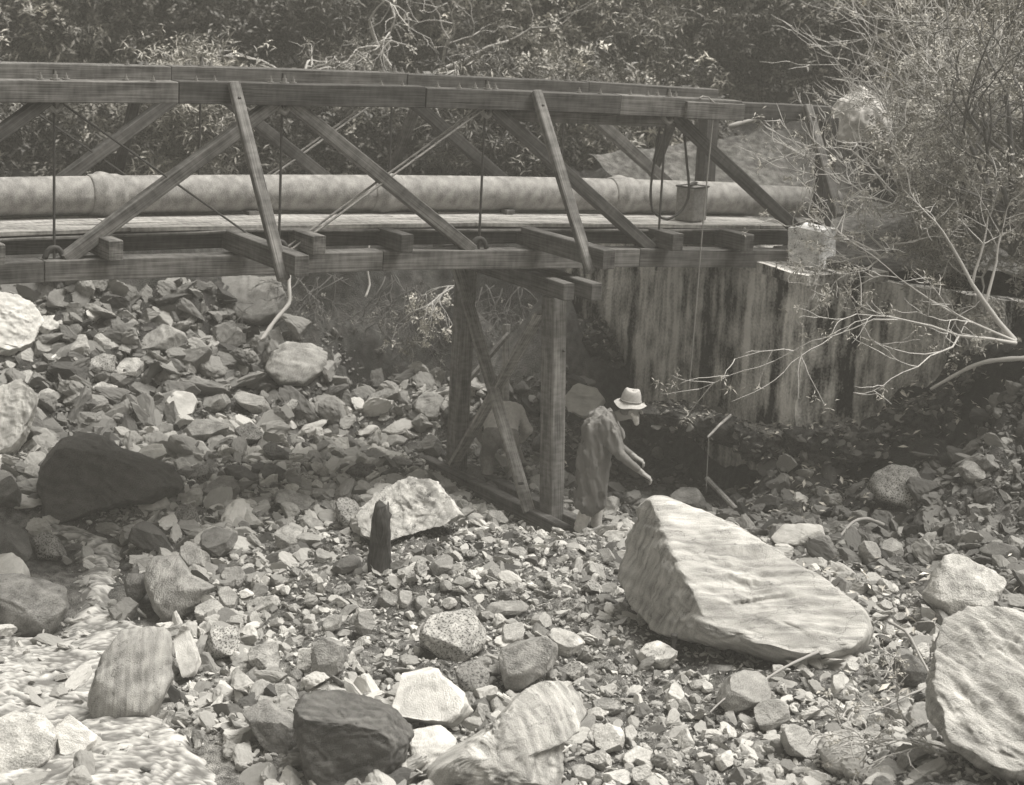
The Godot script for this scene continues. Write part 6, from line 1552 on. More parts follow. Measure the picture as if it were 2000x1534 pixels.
	K(Vector3(1.103,0.544,2.814), [-0.114,0.040,-0.006,0.071,0.107,0.030,0.071,-0.063,-0.058,-0.078], 0.093, 0.55, 0.60, 3, "plain", 0, 0.56, "rock", "grey angular rock just behind the long undercut rock")
	K(Vector3(1.147,0.481,3.165), [-0.097,0.043,-0.001,0.063,0.095,0.022,0.060,-0.069,-0.057,-0.059], 0.082, 0.66, 0.60, 3, "schist", 0, -0.39, "stone", "small pale chunky stone just behind the long undercut rock")
	K(Vector3(0.701,0.511,2.889), [-0.133,0.039,-0.026,0.059,0.136,0.018,0.100,-0.058,-0.077,-0.058], 0.073, 0.60, 0.60, 3, "plain", 0, -0.14, "rock", "grey flat rock just in front of the grey rhomboid stone")
	K(Vector3(-0.095,0.425,6.710), [-0.127,0.052,-0.040,0.140,0.111,0.082,0.157,-0.069,0.002,-0.136,-0.102,-0.069], 0.142, 0.88, 0.80, 4, "pale", 0, -0.39, "rock", "largest white cobble in the pale pile right of the whale-backed boulder")
	K(Vector3(0.153,0.408,6.669), [-0.079,0.040,0.031,0.095,0.060,-0.023,-0.012,-0.112], 0.070, 0.80, 0.60, 3, "pale", 0, 0.13, "stone", "pale upright rock just right of the largest white cobble")
	K(Vector3(-0.350,0.390,7.008), [-0.135,0.038,0.012,0.087,0.094,0.009,0.078,-0.077,-0.049,-0.056], 0.102, 0.88, 0.60, 4, "veined", 0, -0.33, "rock", "white chunky rock just in front of the largest white cobble")
	K(Vector3(-0.650,0.410,7.177), [-0.117,0.057,0.007,0.089,0.096,0.021,0.087,-0.092,-0.073,-0.075], 0.106, 0.64, 0.60, 4, "schist", 0, 0.03, "rock", "grey blunt rock just in front of the largest white cobble")
	K(Vector3(-0.112,0.419,7.142), [-0.152,0.007,0.003,0.102,0.130,0.057,0.155,-0.029,-0.017,-0.074,-0.119,-0.062], 0.110, 0.86, 0.60, 4, "pale", 0, -0.07, "rock", "large white flat rock just right of the largest white cobble")
	K(Vector3(-0.446,0.406,7.373), [-0.114,0.038,0.050,0.070,0.138,0.022,0.034,-0.074,-0.110,-0.054], 0.090, 0.85, 0.60, 4, "pale", 0, 0.20, "rock", "white flat rock just in front of the largest white cobble")
	K(Vector3(-0.281,0.436,7.469), [-0.086,0.038,-0.002,0.110,0.086,0.042,0.074,-0.094,-0.070,-0.094], 0.086, 0.80, 0.60, 4, "veined", 0, -0.12, "rock", "pale upright rock just in front of the largest white cobble")
	K(Vector3(0.099,0.443,7.280), [-0.111,0.045,0.016,0.074,0.126,0.004,0.056,-0.061,-0.087,-0.061], 0.084, 0.76, 0.60, 4, "plain", 0, -0.37, "rock", "pale flat rock just right of the largest white cobble")
	K(Vector3(0.390,0.473,7.092), [-0.078,0.086,0.009,0.127,0.080,-0.035,0.034,-0.122,-0.045,-0.056], 0.079, 0.82, 0.60, 4, "pale", 0, -0.50, "rock", "pale upright rock just in front of the wide flat-topped boulder")
	K(Vector3(-0.088,0.342,6.432), [-0.045,0.032,0.006,0.049,0.053,-0.023,-0.015,-0.057], 0.049, 0.80, 0.60, 2, "pale", 0, 0.58, "stone", "tiny pale upright stone just left of the largest white cobble")
	K(Vector3(0.353,0.338,6.638), [-0.117,0.038,0.079,0.043,0.109,-0.034,-0.070,-0.047], 0.056, 0.72, 0.60, 3, "speckled", 0, -0.04, "stone", "pale flat rock between the largest white cobble and the black-fronted cream rock")
	K(Vector3(3.618,0.554,5.865), [-0.076,-0.008,-0.004,0.088,0.078,0.001,0.001,-0.081], 0.077, 0.66, 0.60, 3, "schist", 0, 0.27, "stone", "pale upright rock just behind the cracked pale rock")
	K(Vector3(4.115,0.528,5.498), [-0.116,0.025,0.013,0.050,0.122,0.005,0.068,-0.050,-0.086,-0.030], 0.107, 0.78, 0.60, 3, "plain", 0, -0.41, "stone", "small pale flat stone just left of the hump-backed pale boulder")
	K(Vector3(3.881,0.533,5.801), [-0.091,0.005,0.035,0.054,0.094,-0.015,-0.038,-0.044], 0.061, 0.76, 0.60, 3, "schist", 0, -0.42, "stone", "small pale flat stone between the hump-backed pale boulder and the cracked pale rock")
	K(Vector3(4.107,0.552,5.261), [-0.094,0.016,0.001,0.071,0.086,0.026,0.056,-0.054,-0.049,-0.059], 0.081, 0.70, 0.60, 3, "plain", 0, 0.14, "stone", "small pale chunky stone just left of the hump-backed pale boulder")
	K(Vector3(4.316,0.584,4.664), [-0.069,0.044,0.003,0.096,0.080,-0.002,0.034,-0.090,-0.048,-0.048], 0.075, 0.60, 0.60, 3, "speckled", 0, 0.27, "stone", "small grey upright stone just right of the white rounded block")
	K(Vector3(5.017,0.616,3.962), [-0.123,0.052,-0.053,0.144,0.109,0.090,0.163,-0.056,0.001,-0.142,-0.096,-0.088], 0.142, 0.56, 0.60, 4, "schist", 0, 0.61, "rock", "grey broken rock just in front of the flat-faced grey boulder")
	K(Vector3(5.402,0.601,3.903), [-0.161,0.057,-0.009,0.117,0.128,0.013,0.106,-0.080,-0.063,-0.107], 0.139, 0.62, 0.60, 4, "plain", 0, -0.18, "rock", "grey angular rock just in front of the flat-faced grey boulder")
	K(Vector3(3.948,0.523,5.311), [-0.078,0.019,0.002,0.044,0.092,0.004,0.042,-0.036,-0.058,-0.031], 0.050, 0.28, 0.60, 2, "schist", 0, 0.55, "stone", "tiny dark flat stone just left of the hump-backed pale boulder")
	K(Vector3(1.894,0.462,6.462), [-0.066,0.004,0.005,0.071,0.068,0.030,0.032,-0.046,-0.039,-0.059], 0.067, 0.88, 0.60, 3, "speckled", 0, 0.67, "stone", "small white blunt stone just behind the pitted grey rock")
	K(Vector3(1.472,0.356,5.931), [-0.064,0.025,0.005,0.056,0.073,0.006,0.032,-0.048,-0.045,-0.039], 0.065, 0.90, 0.60, 3, "pale", 0, -0.05, "stone", "small white broken stone just left of the wide flat-topped boulder")
	K(Vector3(1.054,0.371,6.012), [-0.082,0.063,0.016,0.116,0.115,-0.000,0.025,-0.089,-0.073,-0.089], 0.098, 0.88, 0.60, 4, "pale", 0, 0.19, "rock", "white angular rock just in front of the black-fronted cream rock")
	K(Vector3(1.368,0.501,6.974), [-0.165,0.020,-0.074,0.106,0.055,0.124,0.184,0.046,0.171,-0.049,-0.031,-0.135,-0.139,-0.113], 0.161, 0.66, 0.65, 4, "plain", 0, -0.39, "rock", "pitted grey rock in the leaf litter below the huge wedge boulder")
	K(Vector3(2.332,0.562,7.497), [-0.155,-0.053,-0.065,0.155,0.073,0.133,0.138,-0.001,0.095,-0.096,-0.086,-0.139], 0.146, 0.66, 0.65, 4, "schist", 0, 0.30, "rock", "cracked pale rock among twigs beside the bedrock slab")
	K(Vector3(1.470,0.482,6.443), [-0.257,-0.030,-0.137,0.138,0.084,0.205,0.270,0.134,0.226,-0.053,-0.004,-0.186,-0.182,-0.208], 0.256, 0.60, 0.50, 4, "plain", 0, 0.46, "boulder", "wide flat-topped boulder with a shadowed front below the huge wedge boulder")
	K(Vector3(0.311,0.574,7.731), [-0.089,-0.010,-0.005,0.078,0.095,0.078,0.063,-0.030,-0.065,-0.115], 0.092, 0.86, 0.60, 4, "pale", 0, 0.50, "rock", "white angular rock just in front of the pitted grey rock")
	K(Vector3(1.333,0.549,7.614), [-0.039,0.032,0.016,0.074,0.041,-0.030,-0.018,-0.076], 0.040, 0.70, 0.60, 3, "schist", 0, 0.23, "stone", "small pale upright stone just right of the leaning grey boulder")
	K(Vector3(0.914,0.493,7.550), [-0.062,0.021,-0.004,0.037,0.066,0.008,0.037,-0.033,-0.037,-0.033], 0.044, 0.70, 0.60, 2, "plain", 0, -0.10, "stone", "tiny pale flat stone just left of the leaning grey boulder")
	K(Vector3(1.742,0.376,5.673), [-0.193,-0.031,-0.049,0.062,0.169,0.053,0.145,-0.031,-0.072,-0.054], 0.162, 0.30, 0.50, 4, "schist", 0, -0.33, "rock", "dark flat stone at the foot of the huge wedge boulder")
	K(Vector3(2.274,0.550,6.733), [-0.064,0.017,-0.015,0.111,0.061,0.111,0.066,-0.045,0.003,-0.126,-0.051,-0.068], 0.065, 0.88, 0.60, 3, "pale", 0, 0.01, "rock", "white upright rock just left of the cracked pale rock")
	K(Vector3(2.725,0.515,6.404), [-0.095,0.015,-0.021,0.084,0.080,0.024,0.080,-0.054,-0.044,-0.068], 0.087, 0.86, 0.60, 3, "veined", 0, 0.25, "stone", "white chunky rock just behind the cracked pale rock")
	K(Vector3(2.555,0.489,6.629), [-0.070,0.018,0.003,0.045,0.075,0.009,0.039,-0.036,-0.047,-0.036], 0.051, 0.82, 0.60, 2, "speckled", 0, -0.45, "stone", "small pale flat stone just left of the cracked pale rock")
	K(Vector3(2.546,0.485,6.129), [-0.087,0.007,-0.027,0.063,0.085,-0.012,0.029,-0.058], 0.075, 0.86, 0.60, 3, "pale", 0, -0.11, "stone", "small white broken stone just behind the pitted grey rock")
	K(Vector3(2.356,0.447,6.160), [-0.060,0.010,-0.005,0.042,0.069,0.010,0.037,-0.031,-0.041,-0.031], 0.046, 0.86, 0.60, 2, "pale", 0, 0.53, "stone", "tiny white flat stone just behind the pitted grey rock")
	K(Vector3(3.314,0.680,6.675), [-0.073,0.029,0.001,0.117,0.056,0.103,0.042,-0.136,-0.027,-0.113], 0.064, 0.92, 0.60, 3, "veined", 0, 0.22, "rock", "white upright rock just behind the cracked pale rock")
	K(Vector3(3.032,0.582,6.517), [-0.089,-0.009,-0.015,0.088,0.077,0.069,0.064,-0.055,-0.038,-0.092], 0.083, 0.76, 0.60, 3, "speckled", 0, 0.60, "rock", "pale upright rock between the cracked pale rock and the striated bedrock slab")
	K(Vector3(2.966,0.616,6.900), [-0.159,0.045,-0.064,0.172,0.103,0.099,0.171,-0.045,0.058,-0.158,-0.109,-0.113], 0.164, 0.30, 0.40, 4, "schist", 0, -0.36, "rock", "dark fractured rock against the bedrock slab")
	K(Vector3(7.529,1.724,3.129), [-0.112,-0.009,-0.048,0.096,0.098,0.049,0.080,-0.056,-0.019,-0.079], 0.105, 0.42, 0.60, 3, "plain", 0, 0.11, "rock", "small dull grey angular stone just right of the round bank stone")
	K(Vector3(5.197,0.275,0.520), [-0.246,0.032,-0.117,0.149,0.105,0.130,0.234,-0.060,0.141,-0.177,-0.117,-0.073], 0.203, 0.38, 0.60, 4, "schist", 0, -0.21, "rock", "dull striped rock behind the peak of the huge wedge boulder")
	K(Vector3(6.699,0.912,-1.804), [-0.141,-0.011,-0.033,0.132,0.103,0.071,0.103,-0.079,-0.033,-0.113], 0.122, 0.32, 0.70, 3, "plain", 0, 0.27, "rock", "dim rounded stone lying at the foot of the abutment")
	K(Vector3(6.589,0.816,-1.398), [-0.113,0.024,-0.019,0.064,0.108,0.017,0.095,-0.050,-0.072,-0.056], 0.075, 0.28, 0.60, 2, "speckled", 0, 0.66, "stone", "small dark flat stone just left of the stone abutment")
	K(Vector3(6.749,1.224,3.587), [-0.183,0.045,-0.031,0.175,0.122,0.028,0.151,-0.153,-0.059,-0.096], 0.166, 0.45, 0.60, 4, "schist", 0, 0.26, "rock", "large dull grey angular rock just in front of the round bank stone")
	K(Vector3(6.975,1.330,3.652), [-0.227,0.006,-0.028,0.119,0.142,0.062,0.170,-0.079,-0.057,-0.108], 0.141, 0.40, 0.60, 4, "plain", 0, 0.65, "rock", "dull grey flat rock just in front of the round bank stone")
	K(Vector3(3.591,0.104,-1.839), [-0.190,-0.033,-0.100,0.134,0.061,0.115,0.190,0.012,0.139,-0.098,-0.100,-0.130], 0.165, 0.30, 0.45, 4, "schist", 0, 0.41, "rock", "dark stone left of the rear worker between the posts")
	K(Vector3(3.642,0.029,-1.474), [-0.233,-0.035,-0.035,0.131,0.201,0.093,0.233,-0.003,0.029,-0.099,-0.195,-0.086], 0.143, 0.40, 0.50, 4, "plain", 0, -0.25, "rock", "grey wedge stone lying between the two trestle posts")
	K(Vector3(3.738,0.024,-1.155), [-0.158,-0.022,-0.025,0.092,0.146,0.067,0.127,-0.053,-0.089,-0.085], 0.110, 0.32, 0.60, 3, "speckled", 0, 0.50, "rock", "dark flat rock just right of the grey wedge stone")
	K(Vector3(2.911,0.100,-0.186), [-0.154,-0.007,-0.058,0.101,0.105,0.065,0.165,-0.061,-0.058,-0.097], 0.124, 0.75, 0.60, 3, "schist", 0, 0.31, "rock", "pale chunky rock just in front of the grey wedge stone")
	K(Vector3(2.884,0.155,-2.066), [-0.113,-0.027,-0.087,0.056,0.086,0.069,0.131,-0.033,-0.017,-0.065], 0.084, 0.88, 0.80, 3, "pale", 0, 0.30, "rock", "small white block sitting on the veined white boulder")
	K(Vector3(5.020,0.895,-3.046), [-0.197,-0.034,0.008,0.157,0.193,0.116,0.124,-0.103,-0.129,-0.137], 0.183, 0.28, 0.60, 4, "schist", 0, 0.60, "rock", "dark broken rock just behind the front trestle post")
	K(Vector3(-0.226,1.227,-5.808), [-0.182,-0.093,-0.081,0.163,0.087,0.169,0.188,-0.079,-0.013,-0.160], 0.184, 0.76, 0.60, 4, "plain", 0, -0.34, "rock", "pale angular rock just in front of the square grey block")
	K(Vector3(-0.468,1.461,-6.203), [-0.222,-0.046,-0.120,0.110,0.164,0.164,0.164,-0.046,0.015,-0.181], 0.192, 0.82, 0.60, 4, "veined", 0, 0.42, "rock", "pale chunky rock just in front of the square grey block")
	K(Vector3(0.140,1.278,-5.763), [-0.247,0.012,-0.078,0.134,0.240,0.121,0.240,-0.055,0.024,-0.123,-0.179,-0.089], 0.160, 0.70, 0.60, 4, "schist", 0, 0.53, "rock", "pale flat rock just left of the rough grey bank rock")
	K(Vector3(0.825,1.271,-5.644), [-0.381,-0.101,-0.163,0.158,0.008,0.253,0.328,0.117,0.431,-0.101,0.076,-0.170,-0.299,-0.156], 0.263, 0.56, 0.70, 4, "plain", 0, -0.50, "boulder", "large rough grey rock under the bridge between pale stones")
	K(Vector3(0.101,1.572,-6.134), [-0.119,0.030,-0.050,0.105,0.099,0.044,0.099,-0.072,-0.030,-0.106], 0.109, 0.80, 0.60, 3, "pale", 0, 0.20, "rock", "small pale angular stone just right of the square grey block")
	K(Vector3(0.552,1.644,-6.346), [-0.087,0.036,-0.011,0.084,0.093,0.022,0.058,-0.068,-0.053,-0.075], 0.090, 0.66, 0.60, 2, "plain", 0, 0.11, "stone", "small pale chunky stone just behind the rough grey bank rock")
	K(Vector3(-0.050,1.075,-5.360), [-0.214,-0.000,-0.035,0.153,0.159,0.113,0.159,-0.100,-0.068,-0.167], 0.186, 0.66, 0.60, 4, "speckled", 0, 0.03, "rock", "pale blunt rock just left of the rough grey bank rock")
	K(Vector3(0.333,1.005,-5.296), [-0.276,-0.111,-0.122,0.143,0.126,0.143,0.213,0.003,0.059,-0.178], 0.200, 0.76, 0.60, 4, "schist", 0, -0.11, "rock", "large pale broken rock just in front of the rough grey bank rock")
	K(Vector3(-0.615,0.764,-4.880), [-0.164,-0.018,-0.079,0.118,0.161,0.099,0.129,-0.083,-0.047,-0.116], 0.146, 0.50, 0.60, 4, "plain", 0, -0.39, "rock", "grey angular rock just right of the water-worn white rock")
	K(Vector3(-0.151,0.787,-4.991), [-0.221,0.033,-0.096,0.151,0.148,0.079,0.167,-0.099,0.003,-0.165], 0.194, 0.66, 0.60, 4, "schist", 0, 0.13, "rock", "pale chunky rock just in front of the rough grey bank rock")

func build_rocks_b():
	K(Vector3(0.336,0.743,-5.025), [-0.260,-0.027,-0.153,0.153,0.193,0.087,0.260,-0.000,0.113,-0.100,-0.153,-0.113], 0.166, 0.35, 0.50, 4, "plain", 0, 0.53, "rock", "dark-topped stone in a hollow of the rock field")
	K(Vector3(0.693,0.685,-4.400), [-0.295,-0.067,-0.124,0.183,0.119,0.183,0.218,0.012,0.139,-0.166,-0.058,-0.146], 0.217, 0.84, 0.85, 4, "pale", 0, 0.44, "boulder", "large white triangular slab in the rock field")
	K(Vector3(1.108,0.675,-4.468), [-0.263,-0.037,-0.223,0.082,0.175,0.116,0.268,-0.024,0.043,-0.137], 0.157, 0.55, 0.60, 4, "schist", 0, -0.48, "rock", "large grey flat rock just right of the white triangular slab")
	K(Vector3(1.608,0.664,-4.365), [-0.255,0.098,-0.128,0.145,0.153,0.071,0.286,-0.096,0.072,-0.176,-0.128,-0.042], 0.200, 0.70, 0.60, 4, "plain", 0, 0.20, "rock", "large pale chunky rock just behind the shield-shaped stone")
	K(Vector3(2.085,0.615,-4.136), [-0.131,-0.048,-0.024,0.106,0.123,0.139,0.090,-0.048,-0.058,-0.149], 0.127, 0.80, 0.60, 3, "speckled", 0, -0.08, "rock", "pale upright rock just in front of the broad pale boulder")
	K(Vector3(1.930,0.477,-3.935), [-0.137,0.049,-0.064,0.069,0.162,-0.031,0.136,-0.084,-0.097,-0.004], 0.095, 0.95, 0.80, 3, "pale", 0, 0.57, "rock", "white splinter of stone lying in the rock field")
	K(Vector3(1.236,0.461,-3.586), [-0.231,0.067,-0.095,0.145,0.146,0.145,0.243,0.041,0.113,-0.102,-0.062,-0.199,-0.114,-0.095], 0.214, 0.50, 0.70, 4, "speckled", 0, 0.47, "rock", "grey shield-shaped stone in the rock field")
	K(Vector3(0.727,0.459,-3.837), [-0.307,-0.050,-0.106,0.164,0.296,0.164,0.328,0.015,0.024,-0.114,-0.235,-0.179], 0.214, 0.55, 0.60, 4, "schist", 0, -0.03, "boulder", "large grey flat rock just in front of the white triangular slab")
	K(Vector3(0.249,0.497,-3.911), [-0.170,-0.032,-0.080,0.116,0.126,0.077,0.139,-0.064,-0.015,-0.096], 0.132, 0.50, 0.60, 3, "plain", 0, -0.18, "rock", "grey blunt rock just in front of the white triangular slab")
	K(Vector3(1.082,0.354,-3.042), [-0.125,-0.050,-0.074,0.065,0.098,0.097,0.111,-0.050,-0.010,-0.062], 0.099, 0.85, 0.60, 3, "pale", 0, -0.47, "rock", "small white broken stone just in front of the shield-shaped stone")
	K(Vector3(0.143,0.282,-1.860), [-0.261,-0.125,-0.195,0.073,-0.015,0.163,0.177,0.145,0.249,0.037,0.147,-0.125,-0.105,-0.167], 0.205, 0.50, 0.65, 4, "plain", 0, 0.02, "rock", "blunt grey boulder right of the huge dark boulder")
	K(Vector3(0.174,0.270,-2.588), [-0.163,-0.026,-0.095,0.128,0.102,0.116,0.182,0.017,0.071,-0.118,-0.095,-0.118], 0.153, 0.44, 0.60, 4, "speckled", 0, -0.30, "rock", "dull grey chunky rock just left of the blunt grey boulder")
	K(Vector3(0.017,0.332,-2.793), [-0.105,0.095,0.006,0.132,0.111,0.015,0.031,-0.152,-0.043,-0.090], 0.108, 0.72, 0.60, 3, "schist", 0, 0.43, "rock", "pale upright rock just right of the jagged white slab")
	K(Vector3(-0.667,0.168,-1.951), [-0.201,-0.017,-0.113,0.137,0.095,0.155,0.195,-0.005,0.136,-0.135,-0.113,-0.135], 0.181, 0.80, 0.80, 4, "pale", 0, 0.11, "rock", "pale rounded rock below the huge dark boulder")
	K(Vector3(-1.568,0.335,-3.568), [-0.175,-0.013,-0.083,0.128,0.144,0.158,0.187,-0.001,0.040,-0.136,-0.113,-0.136], 0.180, 0.82, 0.60, 4, "pale", 0, 0.11, "rock", "pale angular rock just in front of the water-worn white rock")
	K(Vector3(-2.156,0.240,-2.681), [-0.140,0.181,0.007,0.240,0.154,0.093,0.142,-0.172,-0.023,-0.201,-0.140,-0.142], 0.147, 0.33, 0.60, 4, "plain", 0, -0.39, "rock", "large dark upright rock just behind the dark tilted boulder")
	K(Vector3(2.351,0.289,-3.178), [-0.172,-0.000,-0.106,0.118,0.097,0.118,0.156,-0.020,0.097,-0.118,-0.073,-0.098], 0.147, 0.90, 0.85, 4, "pale", 0, -0.34, "rock", "brightest white cube of stone in the middle of the rock field")
	K(Vector3(2.956,0.309,-3.751), [-0.259,-0.036,-0.063,0.085,0.180,0.072,0.207,-0.036,-0.063,-0.084], 0.209, 0.90, 0.85, 3, "pale", 0, -0.27, "rock", "flat white stone capping a dark gap in the rock field")
	K(Vector3(3.209,0.239,-3.342), [-0.210,-0.011,-0.103,0.090,0.138,0.070,0.178,-0.051,-0.003,-0.098], 0.117, 0.72, 0.60, 3, "plain", 0, -0.31, "rock", "pale flat rock just in front of the grey veined boulder")
	K(Vector3(1.556,0.321,-2.153), [-0.129,0.059,-0.060,0.127,0.109,0.009,0.109,-0.097,-0.029,-0.097], 0.118, 0.76, 0.60, 3, "schist", 0, -0.36, "rock", "pale chunky rock just in front of the brightest white cube")
	K(Vector3(1.259,0.269,-2.057), [-0.127,0.005,-0.078,0.054,0.114,0.054,0.139,-0.045,-0.047,-0.069], 0.077, 0.80, 0.60, 3, "speckled", 0, -0.11, "rock", "small pale flat stone just in front of the brightest white cube")
	K(Vector3(1.990,0.294,-1.850), [-0.247,0.056,-0.054,0.168,0.239,-0.056,0.177,-0.100,-0.116,-0.069], 0.167, 0.28, 0.60, 4, "speckled", 0, 0.15, "rock", "large dark flat rock just in front of the brightest white cube")
	K(Vector3(2.879,0.171,-2.503), [-0.201,-0.000,-0.065,0.117,0.188,0.013,0.175,-0.065,-0.097,-0.065], 0.113, 0.33, 0.60, 3, "schist", 0, 0.11, "rock", "dark flat rock just behind the veined white boulder")
	K(Vector3(2.571,0.251,-2.657), [-0.183,0.043,-0.014,0.108,0.180,0.023,0.128,-0.087,-0.111,-0.087], 0.121, 0.38, 0.60, 3, "plain", 0, 0.00, "rock", "dull grey flat rock just right of the brightest white cube")
	K(Vector3(0.763,0.261,-1.172), [-0.340,0.069,-0.150,0.135,0.158,0.051,0.336,-0.067,0.146,-0.139,-0.150,-0.049], 0.303, 0.55, 0.80, 4, "schist", 0, 0.11, "boulder", "long low slab with a dark slot under its edge")
	K(Vector3(3.548,0.240,-2.914), [-0.176,0.073,-0.003,0.193,0.124,0.020,0.124,-0.160,-0.069,-0.126], 0.149, 0.50, 0.60, 4, "plain", 0, -0.43, "rock", "grey upright rock just in front of the grey veined boulder")
	K(Vector3(1.263,0.407,-2.755), [-0.206,0.078,-0.073,0.148,0.129,0.028,0.161,-0.111,-0.010,-0.143], 0.181, 0.22, 0.60, 4, "speckled", 0, -0.01, "rock", "dark angular rock just right of the shield-shaped stone")
	K(Vector3(0.603,0.293,-2.391), [-0.221,0.066,-0.141,0.127,0.075,0.084,0.229,-0.058,0.168,-0.119,-0.110,-0.101], 0.154, 0.20, 0.60, 4, "schist", 0, 0.29, "rock", "dark flat rock just behind the blunt grey boulder")
	K(Vector3(1.004,0.302,-2.273), [-0.219,0.110,-0.033,0.141,0.183,-0.014,0.165,-0.119,-0.095,-0.119], 0.162, 0.20, 0.60, 4, "plain", 0, -0.47, "rock", "dark blunt rock just in front of the shield-shaped stone")
	K(Vector3(-1.748,-0.020,-2.345), [-0.118,0.065,0.000,0.094,0.147,-0.012,0.059,-0.094,-0.088,-0.053], 0.117, 0.85, 0.60, 3, "pale", 0, 0.30, "rock", "white broken rock just behind the grey stream knob")
	K(Vector3(2.799,0.552,6.577), [-0.057,0.011,0.011,0.080,0.057,-0.011,-0.011,-0.080], 0.057, 0.70, 0.60, 3, "plain", 0, 0.60, "stone", "small pale upright stone just behind the cracked pale rock")
	K(Vector3(0.634,0.570,0.440), [-0.130,0.149,0.065,0.176,0.149,0.093,0.121,-0.158,-0.046,-0.213,-0.158,-0.046], 0.153, 0.60, 0.60, 4, "speckled", 0, 0.67, "rock", "large grey upright rock just left of the dark timber stump")
	K(Vector3(0.497,0.283,-0.162), [-0.188,0.085,0.011,0.114,0.182,0.028,0.097,-0.114,-0.102,-0.114], 0.142, 0.58, 0.60, 4, "schist", 0, 0.66, "rock", "grey blunt rock just right of the lozenge-shaped rock")
	K(Vector3(0.055,0.381,1.581), [-0.184,-0.032,-0.079,0.047,0.132,0.126,0.158,-0.032,-0.026,-0.111], 0.148, 0.30, 0.60, 4, "plain", 0, -0.12, "rock", "dark broken rock just in front of the dark timber stump")
	K(Vector3(0.440,0.413,1.672), [0.079,-0.028,0.033,-0.066,-0.021,-0.043,-0.077,0.010,-0.071,0.052,-0.010,0.053,0.067,0.021], 0.074, 0.50, 0.65, 2, "schist", 0, -0.13, "stone", "small dull grey angular stone just in front of the dark timber stump")
	K(Vector3(-0.655,0.073,-0.640), [0.058,-0.027,0.018,-0.043,-0.034,-0.025,-0.077,0.041,-0.024,0.043,0.058,0.011], 0.054, 0.71, 0.64, 2, "plain", 0, -0.40, "stone", "tiny pale chunky stone just left of the hollow-sided rock")
	K(Vector3(2.133,0.437,-3.933), [0.114,0.030,0.123,-0.035,-0.003,-0.087,-0.078,-0.079,-0.109,0.001,-0.083,0.070,0.035,0.100], 0.115, 0.75, 0.70, 3, "speckled", 0, -0.43, "rock", "small pale blunt stone just left of the brightest white cube")
	K(Vector3(-1.268,0.043,1.864), [0.073,-0.019,0.043,-0.062,-0.029,-0.050,-0.081,-0.009,-0.067,0.047,0.012,0.060,0.051,0.033], 0.076, 0.63, 0.79, 3, "schist", 0, 0.30, "stone", "small grey broken stone just behind the pale faceted boulder")
	K(Vector3(-0.113,0.322,2.263), [0.075,-0.017,0.025,-0.054,-0.057,-0.037,-0.073,0.029,-0.020,0.053,0.051,0.026], 0.067, 0.20, 0.79, 2, "plain", 0, 0.08, "stone", "small dark angular stone just in front of the dark timber stump")
	K(Vector3(2.865,0.515,6.696), [0.047,0.010,0.038,-0.014,-0.004,-0.035,-0.036,-0.022,-0.043,0.001,-0.019,0.024,0.018,0.036], 0.044, 0.38, 0.66, 2, "schist", 0, -0.45, "stone", "tiny dark chunky stone just behind the cracked pale rock")
	K(Vector3(5.733,0.265,0.733), [0.125,-0.014,0.070,-0.060,-0.020,-0.067,-0.085,-0.058,-0.118,0.002,-0.057,0.071,0.004,0.093,0.081,0.033], 0.100, 0.24, 0.67, 3, "plain", 0, 0.37, "rock", "small dark blunt stone just left of the white oval stone")
	K(Vector3(-0.170,0.455,-4.127), [0.093,0.028,0.088,-0.019,-0.043,-0.069,-0.100,-0.034,-0.076,0.030,0.038,0.064], 0.083, 0.63, 0.53, 2, "speckled", 0, 0.51, "stone", "small grey broken stone just behind the jagged white slab")
	K(Vector3(1.165,0.437,3.324), [0.061,0.013,0.041,-0.017,-0.022,-0.047,-0.067,-0.021,-0.033,0.031,0.020,0.041], 0.055, 0.77, 0.58, 2, "schist", 0, 0.26, "stone", "tiny pale angular stone just behind the long undercut rock")
	K(Vector3(1.588,1.192,-5.631), [0.140,0.041,0.126,-0.050,-0.004,-0.134,-0.103,-0.102,-0.170,0.016,-0.066,0.109,0.076,0.121], 0.155, 0.77, 0.71, 3, "plain", 0, -0.02, "rock", "pale chunky rock just right of the rough grey bank rock")
	K(Vector3(5.727,0.469,2.673), [0.145,-0.006,0.092,-0.048,-0.002,-0.059,-0.106,-0.039,-0.147,0.031,-0.047,0.063,0.065,0.058], 0.076, 0.37, 0.67, 3, "schist", 0, -0.10, "rock", "small dark flat stone just right of the white rounded block")
	K(Vector3(-0.985,0.077,2.144), [0.113,-0.024,0.045,-0.067,-0.070,-0.032,-0.092,0.014,-0.068,0.067,0.071,0.042], 0.084, 0.73, 0.56, 3, "plain", 0, -0.44, "stone", "small pale broken stone just right of the pale faceted boulder")
	K(Vector3(0.209,0.179,-0.994), [0.092,0.042,0.066,-0.012,0.028,-0.040,-0.051,-0.064,-0.070,-0.026,-0.066,0.000,-0.026,0.039,0.026,0.060], 0.077, 0.58, 0.51, 2, "speckled", 0, -0.19, "stone", "small grey angular stone just left of the lozenge-shaped rock")
	K(Vector3(-0.873,1.106,-5.917), [0.121,0.083,0.163,-0.014,0.048,-0.112,-0.044,-0.120,-0.134,-0.075,-0.155,-0.004,-0.040,0.089,0.040,0.152], 0.158, 0.65, 0.79, 4, "schist", 0, 0.69, "rock", "grey chunky rock just in front of the sunlit white rock mass")
	K(Vector3(3.093,0.926,-4.791), [0.115,0.050,0.092,-0.063,-0.058,-0.118,-0.103,-0.063,-0.073,0.080,0.026,0.114], 0.109, 0.42, 0.69, 3, "plain", 0, 0.52, "rock", "small dull grey upright stone just left of the white blocky rock")
